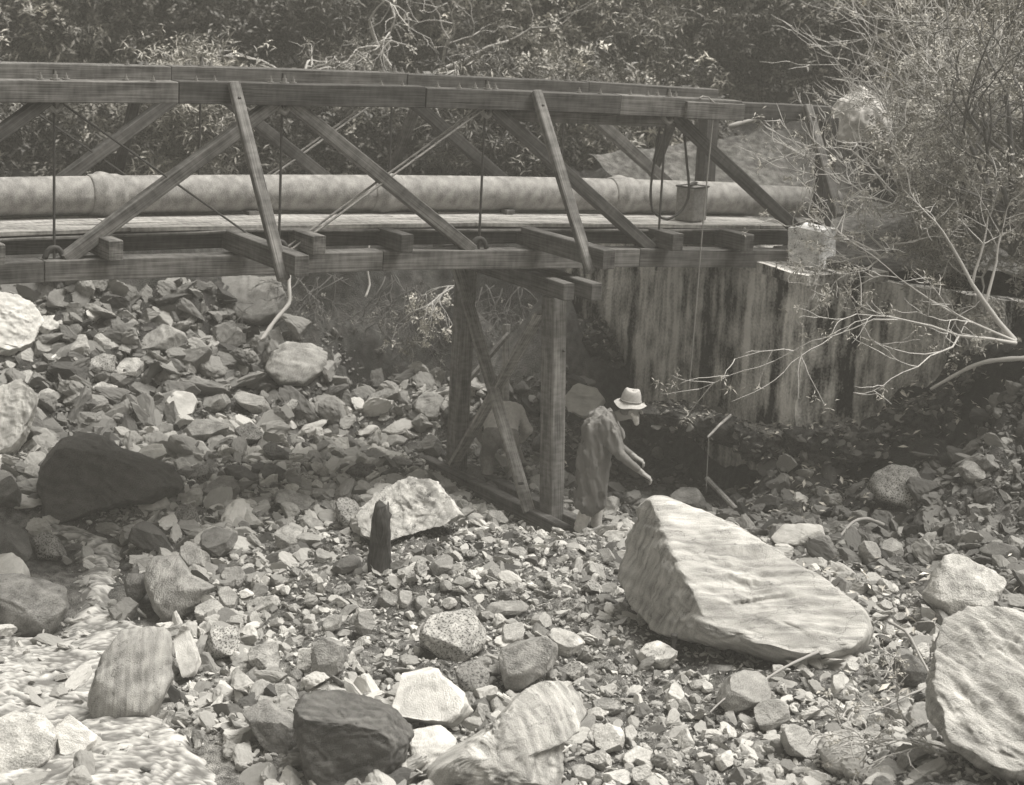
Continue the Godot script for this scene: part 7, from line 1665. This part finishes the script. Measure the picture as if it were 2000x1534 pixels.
	K(Vector3(-0.850,0.982,-5.638), [0.078,-0.041,0.038,-0.054,-0.016,-0.037,-0.063,-0.016,-0.076,0.026,-0.036,0.062,0.008,0.053,0.068,0.006], 0.072, 0.18, 0.68, 2, "schist", 0, -0.30, "stone", "tiny dark broken stone just in front of the sunlit white rock mass")
	K(Vector3(-0.571,1.107,-5.644), [0.113,0.043,0.102,-0.014,0.027,-0.098,-0.081,-0.082,-0.113,-0.010,-0.080,0.072,0.031,0.089], 0.113, 0.99, 0.61, 3, "pale", 0, 0.53, "rock", "small white angular stone just in front of the sunlit white rock mass")
	K(Vector3(0.745,0.518,7.606), [0.059,0.008,0.060,-0.036,0.004,-0.060,-0.050,-0.032,-0.071,0.004,-0.060,0.033,-0.005,0.047,0.064,0.037], 0.067, 0.84, 0.74, 3, "veined", 0, -0.47, "stone", "small white chunky stone just in front of the pitted grey rock")
	K(Vector3(1.986,1.254,-5.728), [0.112,-0.019,0.050,-0.072,-0.040,-0.081,-0.109,-0.006,-0.080,0.064,-0.008,0.072,0.076,0.043], 0.096, 0.61, 0.53, 3, "schist", 0, -0.28, "rock", "small grey blunt stone just in front of the hanging grey boulder")
	K(Vector3(1.123,0.201,-1.440), [0.075,-0.005,0.040,-0.031,-0.034,-0.029,-0.073,-0.007,-0.036,0.036,0.028,0.036], 0.042, 0.79, 0.66, 2, "plain", 0, -0.05, "stone", "tiny pale flat stone just behind the lozenge-shaped rock")
	K(Vector3(-1.281,-0.016,1.594), [0.062,0.027,0.037,-0.014,-0.016,-0.029,-0.050,-0.024,-0.044,0.009,0.012,0.031], 0.037, 0.60, 0.63, 2, "schist", 0, -0.29, "stone", "tiny grey flat stone just behind the pale faceted boulder")
	K(Vector3(-0.846,0.784,-5.067), [0.183,-0.025,0.087,-0.085,-0.003,-0.084,-0.172,-0.029,-0.173,0.066,-0.027,0.097,0.106,0.060], 0.114, 0.80, 0.65, 3, "plain", 0, 0.48, "rock", "pale flat rock just right of the water-worn white rock")
	K(Vector3(4.782,0.561,4.852), [0.043,-0.024,0.031,-0.038,-0.021,-0.032,-0.059,0.007,-0.046,0.034,0.017,0.037,0.035,0.016], 0.047, 0.49, 0.63, 2, "speckled", 0, 0.45, "stone", "tiny dull grey blunt stone just left of the hump-backed pale boulder")
	K(Vector3(1.269,0.524,-4.166), [0.109,-0.022,0.075,-0.065,-0.068,-0.064,-0.113,0.017,-0.067,0.063,0.064,0.072], 0.085, 0.46, 0.65, 3, "schist", 0, 0.43, "rock", "small dull grey broken stone just behind the shield-shaped stone")
	K(Vector3(-0.706,0.159,2.243), [0.069,-0.019,0.040,-0.045,-0.012,-0.057,-0.067,-0.007,-0.058,0.031,-0.019,0.059,0.047,0.037], 0.068, 0.75, 0.51, 2, "plain", 0, 0.23, "stone", "small pale angular stone just behind the tall streaked rock")
	K(Vector3(2.092,0.551,1.940), [0.056,0.018,0.057,-0.008,0.021,-0.032,-0.038,-0.038,-0.062,-0.022,-0.060,0.005,-0.005,0.031,0.030,0.047], 0.053, 0.53, 0.60, 2, "schist", 0, 0.27, "stone", "tiny grey chunky stone just in front of the grey wedge stone")
	K(Vector3(1.096,0.393,7.025), [0.060,0.010,0.044,-0.026,0.001,-0.041,-0.081,-0.018,-0.056,0.010,-0.008,0.035,0.038,0.030], 0.047, 0.82, 0.65, 2, "speckled", 0, 0.61, "stone", "small pale flat stone just in front of the pitted grey rock")
	K(Vector3(-0.434,0.220,3.370), [0.052,-0.006,0.022,-0.026,-0.021,-0.035,-0.048,0.003,-0.032,0.033,0.027,0.031], 0.043, 0.58, 0.60, 2, "speckled", 0, 0.47, "stone", "tiny grey broken stone just right of the tall streaked rock")
	K(Vector3(1.240,0.401,4.450), [0.079,0.036,0.079,-0.025,0.007,-0.060,-0.048,-0.058,-0.068,-0.030,-0.061,0.022,-0.022,0.062,0.035,0.052], 0.073, 0.64, 0.67, 3, "schist", 0, 0.30, "stone", "small grey angular stone just right of the cream-topped rock")
	K(Vector3(1.168,0.335,5.528), [0.045,-0.009,0.018,-0.033,-0.019,-0.025,-0.050,0.015,-0.024,0.025,0.029,0.026], 0.037, 0.59, 0.64, 2, "plain", 0, 0.70, "stone", "tiny grey chunky stone just in front of the black-fronted cream rock")
	K(Vector3(4.214,0.837,-3.998), [0.076,-0.044,0.026,-0.050,-0.076,-0.019,-0.084,0.037,-0.022,0.062,0.080,0.015], 0.070, 0.67, 0.66, 2, "schist", 0, -0.49, "stone", "tiny pale blunt stone just left of the rear trestle post")
	K(Vector3(3.901,0.525,5.945), [0.054,-0.015,0.024,-0.034,-0.034,-0.032,-0.055,0.020,-0.019,0.039,0.030,0.022], 0.046, 0.85, 0.82, 2, "pale", 0, 0.02, "stone", "tiny white broken stone just in front of the hump-backed pale boulder")
	K(Vector3(1.127,0.351,6.624), [0.067,-0.027,0.016,-0.056,-0.027,-0.044,-0.073,0.012,-0.060,0.045,0.017,0.046,0.060,0.024], 0.064, 0.30, 0.72, 3, "speckled", 0, 0.12, "stone", "small dark angular stone just in front of the wide flat-topped boulder")
	K(Vector3(-0.570,0.097,0.603), [0.072,0.008,0.037,-0.037,0.008,-0.050,-0.047,-0.051,-0.054,-0.006,-0.042,0.036,-0.012,0.052,0.038,0.047], 0.063, 0.74, 0.77, 2, "schist", 0, 0.40, "stone", "tiny pale chunky stone just in front of the hollow-sided rock")
	K(Vector3(-0.902,0.210,2.769), [0.060,0.033,0.078,-0.013,0.026,-0.052,-0.031,-0.070,-0.064,-0.030,-0.064,0.020,-0.026,0.051,0.020,0.060], 0.071, 0.71, 0.63, 3, "plain", 0, -0.34, "stone", "small pale blunt stone just behind the tall streaked rock")
	K(Vector3(-0.477,0.252,2.138), [0.044,0.005,0.028,-0.030,-0.007,-0.031,-0.042,-0.009,-0.044,0.014,-0.018,0.027,0.038,0.024], 0.036, 0.49, 0.54, 2, "schist", 0, 0.04, "stone", "tiny dull grey broken stone just behind the tall streaked rock")
	K(Vector3(0.894,0.851,-4.915), [0.091,-0.039,0.054,-0.090,-0.053,-0.059,-0.118,0.042,-0.040,0.078,0.066,0.067], 0.104, 0.71, 0.85, 3, "plain", 0, 0.14, "rock", "small pale angular stone just behind the white triangular slab")
	K(Vector3(0.982,0.392,6.942), [0.061,0.019,0.054,-0.024,-0.011,-0.064,-0.045,-0.050,-0.078,0.016,-0.026,0.055,0.044,0.047], 0.069, 0.99, 0.63, 3, "veined", 0, 0.24, "stone", "small white chunky stone just in front of the wide flat-topped boulder")
	K(Vector3(0.505,0.495,2.890), [0.086,0.003,0.089,-0.041,-0.003,-0.060,-0.077,-0.029,-0.091,0.012,-0.041,0.064,0.038,0.051], 0.077, 0.51, 0.51, 3, "schist", 0, 0.44, "stone", "small grey blunt stone just in front of the grey rhomboid stone")
	K(Vector3(-0.099,0.192,-0.649), [0.084,-0.047,0.046,-0.067,-0.057,-0.028,-0.090,0.032,-0.030,0.067,0.047,0.042], 0.084, 0.36, 0.78, 3, "plain", 0, 0.06, "stone", "small dark broken stone just right of the hollow-sided rock")
	K(Vector3(0.571,0.411,3.152), [0.045,-0.016,0.015,-0.039,-0.039,-0.026,-0.046,0.017,-0.022,0.039,0.047,0.026], 0.046, 0.71, 0.52, 2, "schist", 0, 0.65, "stone", "tiny pale angular stone just behind the speckled white boulder")
	K(Vector3(0.092,0.300,4.509), [0.067,0.025,0.043,-0.011,0.009,-0.033,-0.022,-0.043,-0.052,-0.020,-0.057,0.011,-0.015,0.037,0.028,0.034], 0.050, 0.28, 0.67, 2, "plain", 0, -0.28, "stone", "tiny dark chunky stone just behind the egg-shaped grey boulder")
	K(Vector3(1.950,0.598,-4.428), [0.074,0.036,0.068,-0.049,-0.002,-0.088,-0.088,-0.015,-0.077,0.039,0.025,0.078], 0.081, 0.55, 0.65, 2, "speckled", 0, 0.53, "stone", "small grey blunt stone just behind the shield-shaped stone")
	K(Vector3(0.437,0.219,-1.292), [0.088,0.004,0.066,-0.048,-0.037,-0.067,-0.097,-0.028,-0.052,0.065,0.031,0.074], 0.088, 0.70, 0.74, 3, "schist", 0, 0.20, "stone", "small pale broken stone just behind the lozenge-shaped rock")
	K(Vector3(3.645,0.683,-3.858), [0.131,-0.051,0.059,-0.105,-0.062,-0.082,-0.166,-0.001,-0.132,0.096,0.035,0.095,0.135,0.049], 0.125, 0.49, 0.68, 3, "plain", 0, 0.43, "rock", "dull grey angular rock just left of the grey veined boulder")
	K(Vector3(-1.094,0.173,4.035), [0.110,0.008,0.041,-0.055,-0.033,-0.075,-0.101,0.008,-0.088,0.053,0.070,0.061], 0.085, 0.71, 0.68, 3, "schist", 0, 0.59, "stone", "pale chunky rock just in front of the tall streaked rock")
	K(Vector3(2.426,0.635,-4.262), [0.080,0.034,0.052,-0.010,0.003,-0.060,-0.062,-0.044,-0.080,-0.020,-0.026,0.038,0.033,0.061], 0.075, 0.92, 0.71, 2, "speckled", 0, 0.50, "stone", "tiny white blunt stone just in front of the broad pale boulder")
	K(Vector3(1.283,0.387,3.584), [0.058,-0.009,0.035,-0.041,-0.005,-0.056,-0.037,-0.031,-0.071,0.005,-0.033,0.044,0.012,0.056,0.041,0.031], 0.064, 0.65, 0.54, 2, "speckled", 0, 0.54, "stone", "tiny grey broken stone just behind the cream-topped rock")
	K(Vector3(1.904,1.539,-6.022), [0.068,0.022,0.066,-0.016,-0.011,-0.060,-0.084,-0.043,-0.064,0.034,0.024,0.062], 0.076, 0.51, 0.55, 2, "schist", 0, -0.00, "stone", "tiny grey angular stone just left of the hanging grey boulder")
	K(Vector3(-0.405,0.258,2.570), [0.123,0.034,0.083,-0.007,-0.014,-0.068,-0.107,-0.057,-0.110,-0.014,-0.044,0.041,0.068,0.071], 0.087, 0.60, 0.83, 3, "plain", 0, -0.26, "rock", "grey chunky rock just behind the tall streaked rock")
	K(Vector3(-0.684,0.531,-4.566), [0.067,0.027,0.065,-0.009,-0.038,-0.050,-0.073,-0.025,-0.046,0.016,0.026,0.040], 0.056, 0.34, 0.61, 2, "schist", 0, 0.02, "stone", "tiny dark blunt stone just behind the huge dark boulder")
	K(Vector3(0.875,0.308,-2.500), [0.116,0.046,0.056,-0.043,-0.010,-0.083,-0.081,-0.078,-0.096,0.024,-0.052,0.047,0.067,0.087], 0.106, 0.18, 0.55, 3, "plain", 0, 0.08, "rock", "small dark broken stone just in front of the shield-shaped stone")
	K(Vector3(0.852,0.355,-3.052), [0.087,-0.016,0.048,-0.067,-0.020,-0.055,-0.062,-0.056,-0.073,0.004,-0.070,0.064,0.016,0.078,0.073,0.048], 0.080, 0.61, 0.56, 2, "speckled", 0, 0.15, "stone", "small grey angular stone just in front of the shield-shaped stone")
	K(Vector3(-1.134,1.040,-5.832), [0.082,0.011,0.065,-0.037,-0.008,-0.065,-0.078,-0.051,-0.071,0.019,-0.039,0.060,0.048,0.063], 0.080, 0.71, 0.64, 2, "schist", 0, 0.33, "stone", "tiny pale chunky stone just in front of the sunlit white rock mass")
	K(Vector3(1.865,0.475,3.133), [0.073,0.026,0.070,-0.032,0.014,-0.054,-0.036,-0.051,-0.068,-0.027,-0.066,0.030,-0.024,0.047,0.037,0.061], 0.070, 0.48, 0.79, 2, "plain", 0, 0.63, "stone", "small dull grey blunt stone just behind the cream-topped rock")
	K(Vector3(1.375,0.245,-1.788), [0.060,-0.041,0.011,-0.058,-0.059,-0.017,-0.059,0.031,-0.003,0.045,0.049,0.040], 0.059, 0.45, 0.71, 2, "schist", 0, -0.45, "stone", "tiny dull grey broken stone just in front of the brightest white cube")
	K(Vector3(-0.721,0.215,1.313), [0.082,-0.020,0.034,-0.057,-0.048,-0.047,-0.068,-0.018,-0.053,0.042,-0.011,0.074,0.063,0.027], 0.075, 0.85, 0.83, 3, "pale", 0, -0.34, "stone", "small white angular stone just in front of the lozenge-shaped rock")
	K(Vector3(1.906,0.464,6.659), [0.050,-0.018,0.036,-0.042,-0.009,-0.036,-0.051,-0.011,-0.049,0.017,-0.028,0.040,0.015,0.032,0.035,0.018], 0.050, 0.26, 0.58, 2, "speckled", 0, -0.21, "stone", "tiny dark chunky stone just right of the pitted grey rock")
	K(Vector3(2.026,0.462,7.159), [0.045,0.011,0.025,-0.018,-0.015,-0.034,-0.050,-0.007,-0.030,0.016,0.025,0.032], 0.041, 0.15, 0.66, 2, "schist", 0, -0.06, "stone", "tiny dark blunt stone just behind the dimpled round boulder")
	K(Vector3(1.455,0.384,5.437), [0.061,-0.008,0.033,-0.032,0.000,-0.049,-0.039,-0.018,-0.055,0.008,-0.041,0.031,-0.002,0.044,0.042,0.026], 0.058, 0.51, 0.52, 2, "plain", 0, -0.08, "stone", "tiny grey broken stone just right of the black-fronted cream rock")
	K(Vector3(0.399,0.414,3.143), [0.080,-0.049,0.032,-0.073,-0.030,-0.057,-0.091,-0.006,-0.076,0.048,-0.026,0.060,0.030,0.072,0.081,0.004], 0.086, 0.80, 0.61, 3, "schist", 0, -0.48, "stone", "small pale angular stone just behind the speckled white boulder")
	K(Vector3(1.017,0.536,2.004), [0.067,-0.002,0.043,-0.034,0.000,-0.043,-0.057,-0.036,-0.050,-0.007,-0.039,0.029,-0.004,0.048,0.040,0.045], 0.056, 0.74, 0.70, 2, "plain", 0, -0.28, "stone", "tiny pale chunky stone just behind the grey rhomboid stone")
	K(Vector3(4.971,0.517,4.261), [0.058,0.016,0.034,-0.022,-0.014,-0.031,-0.043,-0.032,-0.039,0.006,-0.013,0.034,0.017,0.030], 0.041, 0.63, 0.81, 2, "speckled", 0, -0.25, "stone", "tiny grey blunt stone just in front of the flat-faced grey boulder")
	K(Vector3(1.669,0.549,2.326), [0.106,-0.005,0.084,-0.061,0.000,-0.066,-0.069,-0.047,-0.102,0.011,-0.101,0.059,-0.005,0.062,0.086,0.048], 0.080, 0.56, 0.76, 3, "schist", 0, 0.16, "stone", "small grey broken stone just behind the long undercut rock")
	K(Vector3(2.332,0.505,7.073), [0.075,0.015,0.038,-0.062,-0.022,-0.087,-0.082,-0.012,-0.049,0.065,0.040,0.081], 0.079, 0.54, 0.70, 3, "plain", 0, -0.14, "stone", "grey upright rock just left of the cracked pale rock")
	K(Vector3(0.246,1.702,-6.426), [0.088,0.025,0.067,-0.012,0.030,-0.032,-0.048,-0.069,-0.083,-0.028,-0.091,0.004,-0.020,0.044,0.058,0.067], 0.085, 0.73, 0.62, 2, "schist", 0, 0.51, "stone", "tiny pale chunky stone just right of the square grey block")
	K(Vector3(1.437,0.391,4.593), [0.055,-0.008,0.025,-0.028,-0.013,-0.036,-0.046,-0.007,-0.054,0.023,-0.008,0.030,0.040,0.026], 0.041, 0.87, 0.71, 2, "speckled", 0, -0.49, "stone", "tiny white blunt stone just left of the black-fronted cream rock")
	K(Vector3(0.008,0.541,7.975), [0.094,-0.014,0.065,-0.068,-0.031,-0.067,-0.088,-0.038,-0.082,0.041,-0.015,0.081,0.057,0.064], 0.091, 0.67, 0.80, 3, "speckled", 0, 0.35, "stone", "pale broken rock just in front of the pitted grey rock")
	K(Vector3(-0.707,0.204,3.634), [0.036,0.001,0.036,-0.023,-0.012,-0.029,-0.056,-0.007,-0.043,0.015,-0.006,0.024,0.043,0.017], 0.033, 0.55, 0.82, 2, "schist", 0, -0.07, "stone", "tiny grey flat stone just right of the tall streaked rock")
	K(Vector3(0.134,0.173,-1.211), [0.067,-0.031,0.030,-0.054,-0.031,-0.042,-0.050,-0.008,-0.064,0.026,-0.029,0.053,0.025,0.040,0.052,0.016], 0.065, 0.53, 0.50, 2, "plain", 0, 0.45, "stone", "tiny grey chunky stone just in front of the blunt grey boulder")
	K(Vector3(-0.688,0.241,3.435), [0.104,0.023,0.083,-0.023,-0.008,-0.056,-0.094,-0.043,-0.107,0.008,-0.022,0.040,0.044,0.050], 0.066, 0.71, 0.55, 3, "schist", 0, -0.23, "stone", "small pale flat stone just right of the tall streaked rock")
	K(Vector3(1.590,0.562,1.688), [0.058,0.017,0.045,-0.040,-0.011,-0.043,-0.043,-0.036,-0.053,0.004,-0.025,0.044,0.029,0.054], 0.055, 0.47, 0.80, 2, "plain", 0, 0.62, "stone", "tiny dull grey broken stone just in front of the grey wedge stone")
	K(Vector3(6.064,0.434,1.844), [0.111,-0.029,0.038,-0.082,-0.032,-0.077,-0.128,0.014,-0.048,0.100,0.059,0.074], 0.114, 0.25, 0.74, 3, "speckled", 0, -0.26, "rock", "dark angular rock just right of the white oval stone")
	K(Vector3(2.097,0.499,7.467), [0.088,0.014,0.061,-0.043,0.002,-0.064,-0.047,-0.068,-0.072,-0.009,-0.083,0.039,-0.016,0.073,0.068,0.058], 0.086, 0.49, 0.67, 3, "schist", 0, -0.32, "stone", "dull grey chunky rock just left of the cracked pale rock")
	K(Vector3(4.492,0.577,4.819), [0.116,-0.010,0.060,-0.059,-0.029,-0.074,-0.082,-0.017,-0.096,0.040,-0.037,0.083,0.068,0.038], 0.098, 0.75, 0.55, 3, "plain", 0, 0.58, "rock", "pale blunt rock just left of the hump-backed pale boulder")
	K(Vector3(-1.457,0.135,3.655), [0.065,-0.014,0.045,-0.056,-0.012,-0.067,-0.057,-0.023,-0.064,0.024,-0.038,0.048,-0.003,0.065,0.065,0.023], 0.064, 0.52, 0.74, 3, "schist", 0, 0.32, "stone", "small grey broken stone just left of the tall streaked rock")
	K(Vector3(1.287,0.251,-1.327), [0.100,-0.012,0.021,-0.087,-0.062,-0.047,-0.097,0.007,-0.016,0.067,0.054,0.073], 0.099, 0.67, 0.56, 3, "plain", 0, 0.42, "rock", "small pale angular stone just in front of the brightest white cube")
	K(Vector3(1.192,0.552,2.214), [0.095,0.014,0.077,-0.022,-0.001,-0.072,-0.093,-0.030,-0.120,0.003,-0.018,0.055,0.060,0.052], 0.079, 0.64, 0.57, 3, "speckled", 0, 0.03, "stone", "small grey chunky stone just right of the grey rhomboid stone")
	K(Vector3(2.154,0.461,6.454), [0.062,0.001,0.035,-0.028,0.002,-0.038,-0.045,-0.015,-0.071,0.004,-0.044,0.019,-0.002,0.033,0.063,0.025], 0.045, 0.50, 0.85, 2, "schist", 0, 0.60, "stone", "tiny grey flat stone just behind the pitted grey rock")
	K(Vector3(-0.282,0.215,3.228), [0.051,0.020,0.044,0.001,0.001,-0.030,-0.036,-0.029,-0.051,-0.013,-0.030,0.020,0.021,0.031], 0.038, 0.44, 0.82, 2, "plain", 0, 0.59, "stone", "tiny dull grey broken stone just right of the tall streaked rock")
	K(Vector3(-0.435,0.320,1.407), [0.069,-0.017,0.019,-0.055,-0.060,-0.022,-0.058,0.018,-0.025,0.051,0.055,0.025], 0.064, 0.55, 0.74, 2, "schist", 0, 0.48, "stone", "tiny grey angular stone just in front of the lozenge-shaped rock")
	K(Vector3(-0.705,0.155,2.007), [0.073,-0.016,0.014,-0.048,-0.073,-0.027,-0.080,0.023,-0.011,0.054,0.076,0.014], 0.063, 0.74, 0.66, 2, "plain", 0, 0.46, "stone", "small pale chunky stone just behind the tall streaked rock")
	K(Vector3(1.012,0.392,5.327), [0.111,-0.012,0.031,-0.072,-0.058,-0.044,-0.108,0.013,-0.041,0.065,0.066,0.050], 0.085, 0.72, 0.77, 3, "speckled", 0, 0.62, "rock", "pale blunt rock just left of the black-fronted cream rock")
	K(Vector3(1.912,0.463,7.027), [0.054,-0.003,0.039,-0.030,0.002,-0.037,-0.042,-0.022,-0.049,0.008,-0.044,0.028,0.008,0.036,0.031,0.020], 0.045, 0.68, 0.62, 2, "schist", 0, -0.32, "stone", "tiny pale broken stone just behind the leaning grey boulder")
	K(Vector3(3.341,0.156,-2.850), [0.078,0.042,0.074,-0.001,0.001,-0.049,-0.042,-0.057,-0.085,-0.032,-0.055,0.008,-0.019,0.034,0.048,0.054], 0.069, 0.38, 0.60, 2, "plain", 0, 0.50, "stone", "tiny dull grey angular stone just in front of the grey veined boulder")
	K(Vector3(0.804,0.376,7.019), [0.067,0.017,0.063,-0.022,0.026,-0.047,-0.052,-0.043,-0.092,-0.029,-0.073,0.019,-0.006,0.047,0.066,0.059], 0.066, 0.58, 0.80, 3, "schist", 0, -0.31, "stone", "small grey chunky stone just in front of the wide flat-topped boulder")
	K(Vector3(1.493,0.261,-1.051), [0.067,-0.028,0.013,-0.036,-0.018,-0.037,-0.057,0.006,-0.051,0.033,-0.019,0.036,0.017,0.027,0.048,-0.002], 0.046, 0.79, 0.58, 2, "plain", 0, 0.29, "stone", "tiny pale blunt stone just behind the dark timber stump")
	K(Vector3(-0.271,0.316,2.149), [0.108,0.017,0.040,-0.057,-0.032,-0.076,-0.116,-0.017,-0.047,0.051,0.046,0.082], 0.099, 0.63, 0.79, 3, "speckled", 0, -0.17, "rock", "grey broken rock just behind the tall streaked rock")
	K(Vector3(0.637,0.545,7.951), [0.073,0.027,0.059,-0.045,-0.029,-0.064,-0.070,-0.033,-0.061,0.046,0.028,0.070], 0.071, 0.54, 0.72, 3, "schist", 0, -0.03, "stone", "grey angular rock just in front of the leaning grey boulder")
	K(Vector3(0.651,0.362,7.009), [0.049,-0.005,0.029,-0.023,0.004,-0.023,-0.047,-0.016,-0.060,0.007,-0.024,0.019,0.007,0.028,0.041,0.014], 0.032, 0.29, 0.62, 2, "plain", 0, -0.17, "stone", "tiny dark flat stone just in front of the wide flat-topped boulder")
	K(Vector3(0.717,0.319,5.431), [0.051,-0.026,0.017,-0.032,-0.011,-0.029,-0.037,-0.018,-0.040,0.021,-0.027,0.033,0.009,0.042,0.038,0.010], 0.045, 0.83, 0.64, 2, "speckled", 0, -0.35, "stone", "tiny pale blunt stone just behind the largest white cobble")
	K(Vector3(2.297,0.363,-3.899), [0.102,0.017,0.077,-0.023,0.026,-0.042,-0.059,-0.040,-0.097,-0.035,-0.079,0.022,-0.030,0.046,0.061,0.054], 0.060, 0.52, 0.61, 2, "plain", 0, 0.13, "stone", "tiny grey flat stone just left of the brightest white cube")
	K(Vector3(0.976,0.542,1.805), [0.058,0.003,0.022,-0.034,-0.023,-0.034,-0.048,0.000,-0.029,0.030,0.019,0.035], 0.043, 0.42, 0.54, 2, "speckled", 0, 0.55, "stone", "tiny dull grey angular stone just behind the grey rhomboid stone")
	K(Vector3(1.643,0.573,7.974), [0.060,-0.018,0.026,-0.035,-0.020,-0.033,-0.062,0.003,-0.059,0.029,-0.000,0.040,0.055,0.015], 0.047, 0.57, 0.58, 2, "schist", 0, -0.07, "stone", "tiny grey chunky stone just right of the dimpled round boulder")
	K(Vector3(0.295,0.407,2.020), [0.058,0.027,0.039,-0.010,-0.005,-0.047,-0.041,-0.036,-0.041,-0.003,-0.032,0.031,0.022,0.038], 0.050, 0.70, 0.59, 2, "plain", 0, -0.28, "stone", "tiny pale blunt stone just in front of the dark timber stump")
	K(Vector3(-0.315,0.311,1.494), [0.056,-0.018,0.028,-0.035,-0.008,-0.034,-0.044,-0.015,-0.061,0.012,-0.022,0.034,0.008,0.040,0.043,0.016], 0.047, 0.72, 0.64, 2, "schist", 0, 0.47, "stone", "tiny pale broken stone just in front of the lozenge-shaped rock")
	K(Vector3(1.483,1.529,-5.992), [0.101,-0.047,0.041,-0.079,-0.064,-0.065,-0.110,0.019,-0.091,0.080,0.031,0.073,0.093,0.020], 0.099, 0.49, 0.69, 3, "plain", 0, -0.19, "rock", "small dull grey angular stone just right of the rough grey bank rock")
	K(Vector3(1.531,0.539,1.176), [0.067,-0.001,0.051,-0.033,-0.006,-0.045,-0.057,-0.036,-0.073,-0.000,-0.037,0.037,-0.001,0.048,0.055,0.030], 0.058, 0.73, 0.81, 2, "speckled", 0, -0.38, "stone", "tiny pale chunky stone between the grey rhomboid stone and the veined white boulder")
	K(Vector3(1.803,0.542,1.210), [0.072,0.028,0.064,-0.026,0.012,-0.072,-0.058,-0.042,-0.083,-0.009,-0.030,0.055,0.023,0.067], 0.077, 0.67, 0.73, 3, "schist", 0, -0.44, "stone", "small pale blunt stone just in front of the grey wedge stone")
	K(Vector3(0.751,0.310,6.234), [0.048,-0.022,0.017,-0.033,-0.019,-0.031,-0.051,-0.001,-0.042,0.031,-0.004,0.043,0.051,0.012], 0.047, 0.38, 0.65, 2, "plain", 0, 0.34, "stone", "tiny dark broken stone just right of the largest white cobble")
	K(Vector3(1.248,0.330,6.098), [0.071,-0.025,0.035,-0.050,-0.025,-0.057,-0.058,-0.018,-0.090,0.018,-0.034,0.058,0.017,0.051,0.083,0.023], 0.072, 0.64, 0.57, 3, "schist", 0, 0.65, "stone", "small grey angular stone just left of the wide flat-topped boulder")
	K(Vector3(4.220,0.583,5.670), [0.132,0.030,0.074,-0.032,-0.006,-0.092,-0.068,-0.062,-0.097,-0.031,-0.091,0.044,0.000,0.072,0.055,0.072], 0.102, 0.56, 0.80, 3, "plain", 0, 0.33, "rock", "grey chunky rock just left of the hump-backed pale boulder")
	K(Vector3(2.230,0.492,2.506), [0.118,-0.004,0.081,-0.065,-0.022,-0.061,-0.085,-0.040,-0.135,0.013,-0.084,0.059,0.022,0.060,0.105,0.037], 0.077, 0.44, 0.56, 3, "speckled", 0, 0.19, "rock", "dull grey flat rock just behind the long undercut rock")
	K(Vector3(-1.018,0.919,-5.516), [0.129,0.048,0.110,-0.030,-0.003,-0.135,-0.060,-0.081,-0.124,-0.010,-0.094,0.090,0.042,0.119], 0.126, 0.70, 0.69, 3, "schist", 0, 0.35, "rock", "pale broken rock just behind the water-worn white rock")
	K(Vector3(2.186,1.154,-5.393), [0.081,0.013,0.051,-0.065,-0.040,-0.070,-0.088,-0.006,-0.031,0.066,0.028,0.062], 0.084, 0.35, 0.81, 2, "plain", 0, 0.40, "stone", "tiny dark angular stone just left of the broad pale boulder")
	K(Vector3(-0.670,0.238,1.705), [0.081,0.024,0.059,-0.027,0.009,-0.048,-0.047,-0.049,-0.067,-0.023,-0.075,0.013,-0.009,0.057,0.050,0.053], 0.066, 0.96, 0.64, 2, "veined", 0, 0.69, "stone", "small white chunky stone just in front of the lozenge-shaped rock")
	K(Vector3(-0.661,1.207,-5.931), [0.169,-0.015,0.038,-0.137,-0.123,-0.072,-0.142,0.051,-0.053,0.118,0.111,0.055], 0.155, 0.55, 0.58, 4, "plain", 0, 0.26, "rock", "grey blunt rock just in front of the sunlit white rock mass")
	K(Vector3(2.052,0.455,3.622), [0.086,0.013,0.057,-0.024,-0.003,-0.045,-0.049,-0.030,-0.070,-0.014,-0.059,0.019,0.000,0.036,0.038,0.044], 0.056, 0.94, 0.52, 2, "pale", 0, -0.32, "stone", "tiny white flat stone just behind the cream-topped rock")
	K(Vector3(-1.224,-0.051,-1.499), [0.074,0.005,0.061,-0.033,-0.032,-0.047,-0.070,-0.023,-0.073,0.013,-0.019,0.045,0.060,0.041], 0.057, 0.51, 0.81, 2, "schist", 0, 0.70, "stone", "tiny grey angular stone just left of the dark angular rock")
	K(Vector3(1.221,0.384,4.280), [0.041,0.024,0.047,-0.021,-0.017,-0.038,-0.034,-0.021,-0.043,0.013,0.006,0.043], 0.045, 0.59, 0.80, 2, "plain", 0, 0.32, "stone", "tiny grey chunky stone just right of the cream-topped rock")
	K(Vector3(1.860,0.335,-3.630), [0.124,0.016,0.065,-0.042,0.015,-0.063,-0.068,-0.057,-0.123,-0.009,-0.070,0.052,-0.008,0.063,0.066,0.040], 0.079, 0.53, 0.57, 3, "schist", 0, -0.02, "rock", "small grey flat stone just right of the shield-shaped stone")
	K(Vector3(0.967,0.974,-5.135), [0.079,-0.041,0.029,-0.081,-0.081,-0.051,-0.083,0.047,-0.042,0.096,0.099,0.031], 0.091, 0.86, 0.76, 3, "pale", 0, 0.58, "rock", "small white broken stone just behind the white triangular slab")
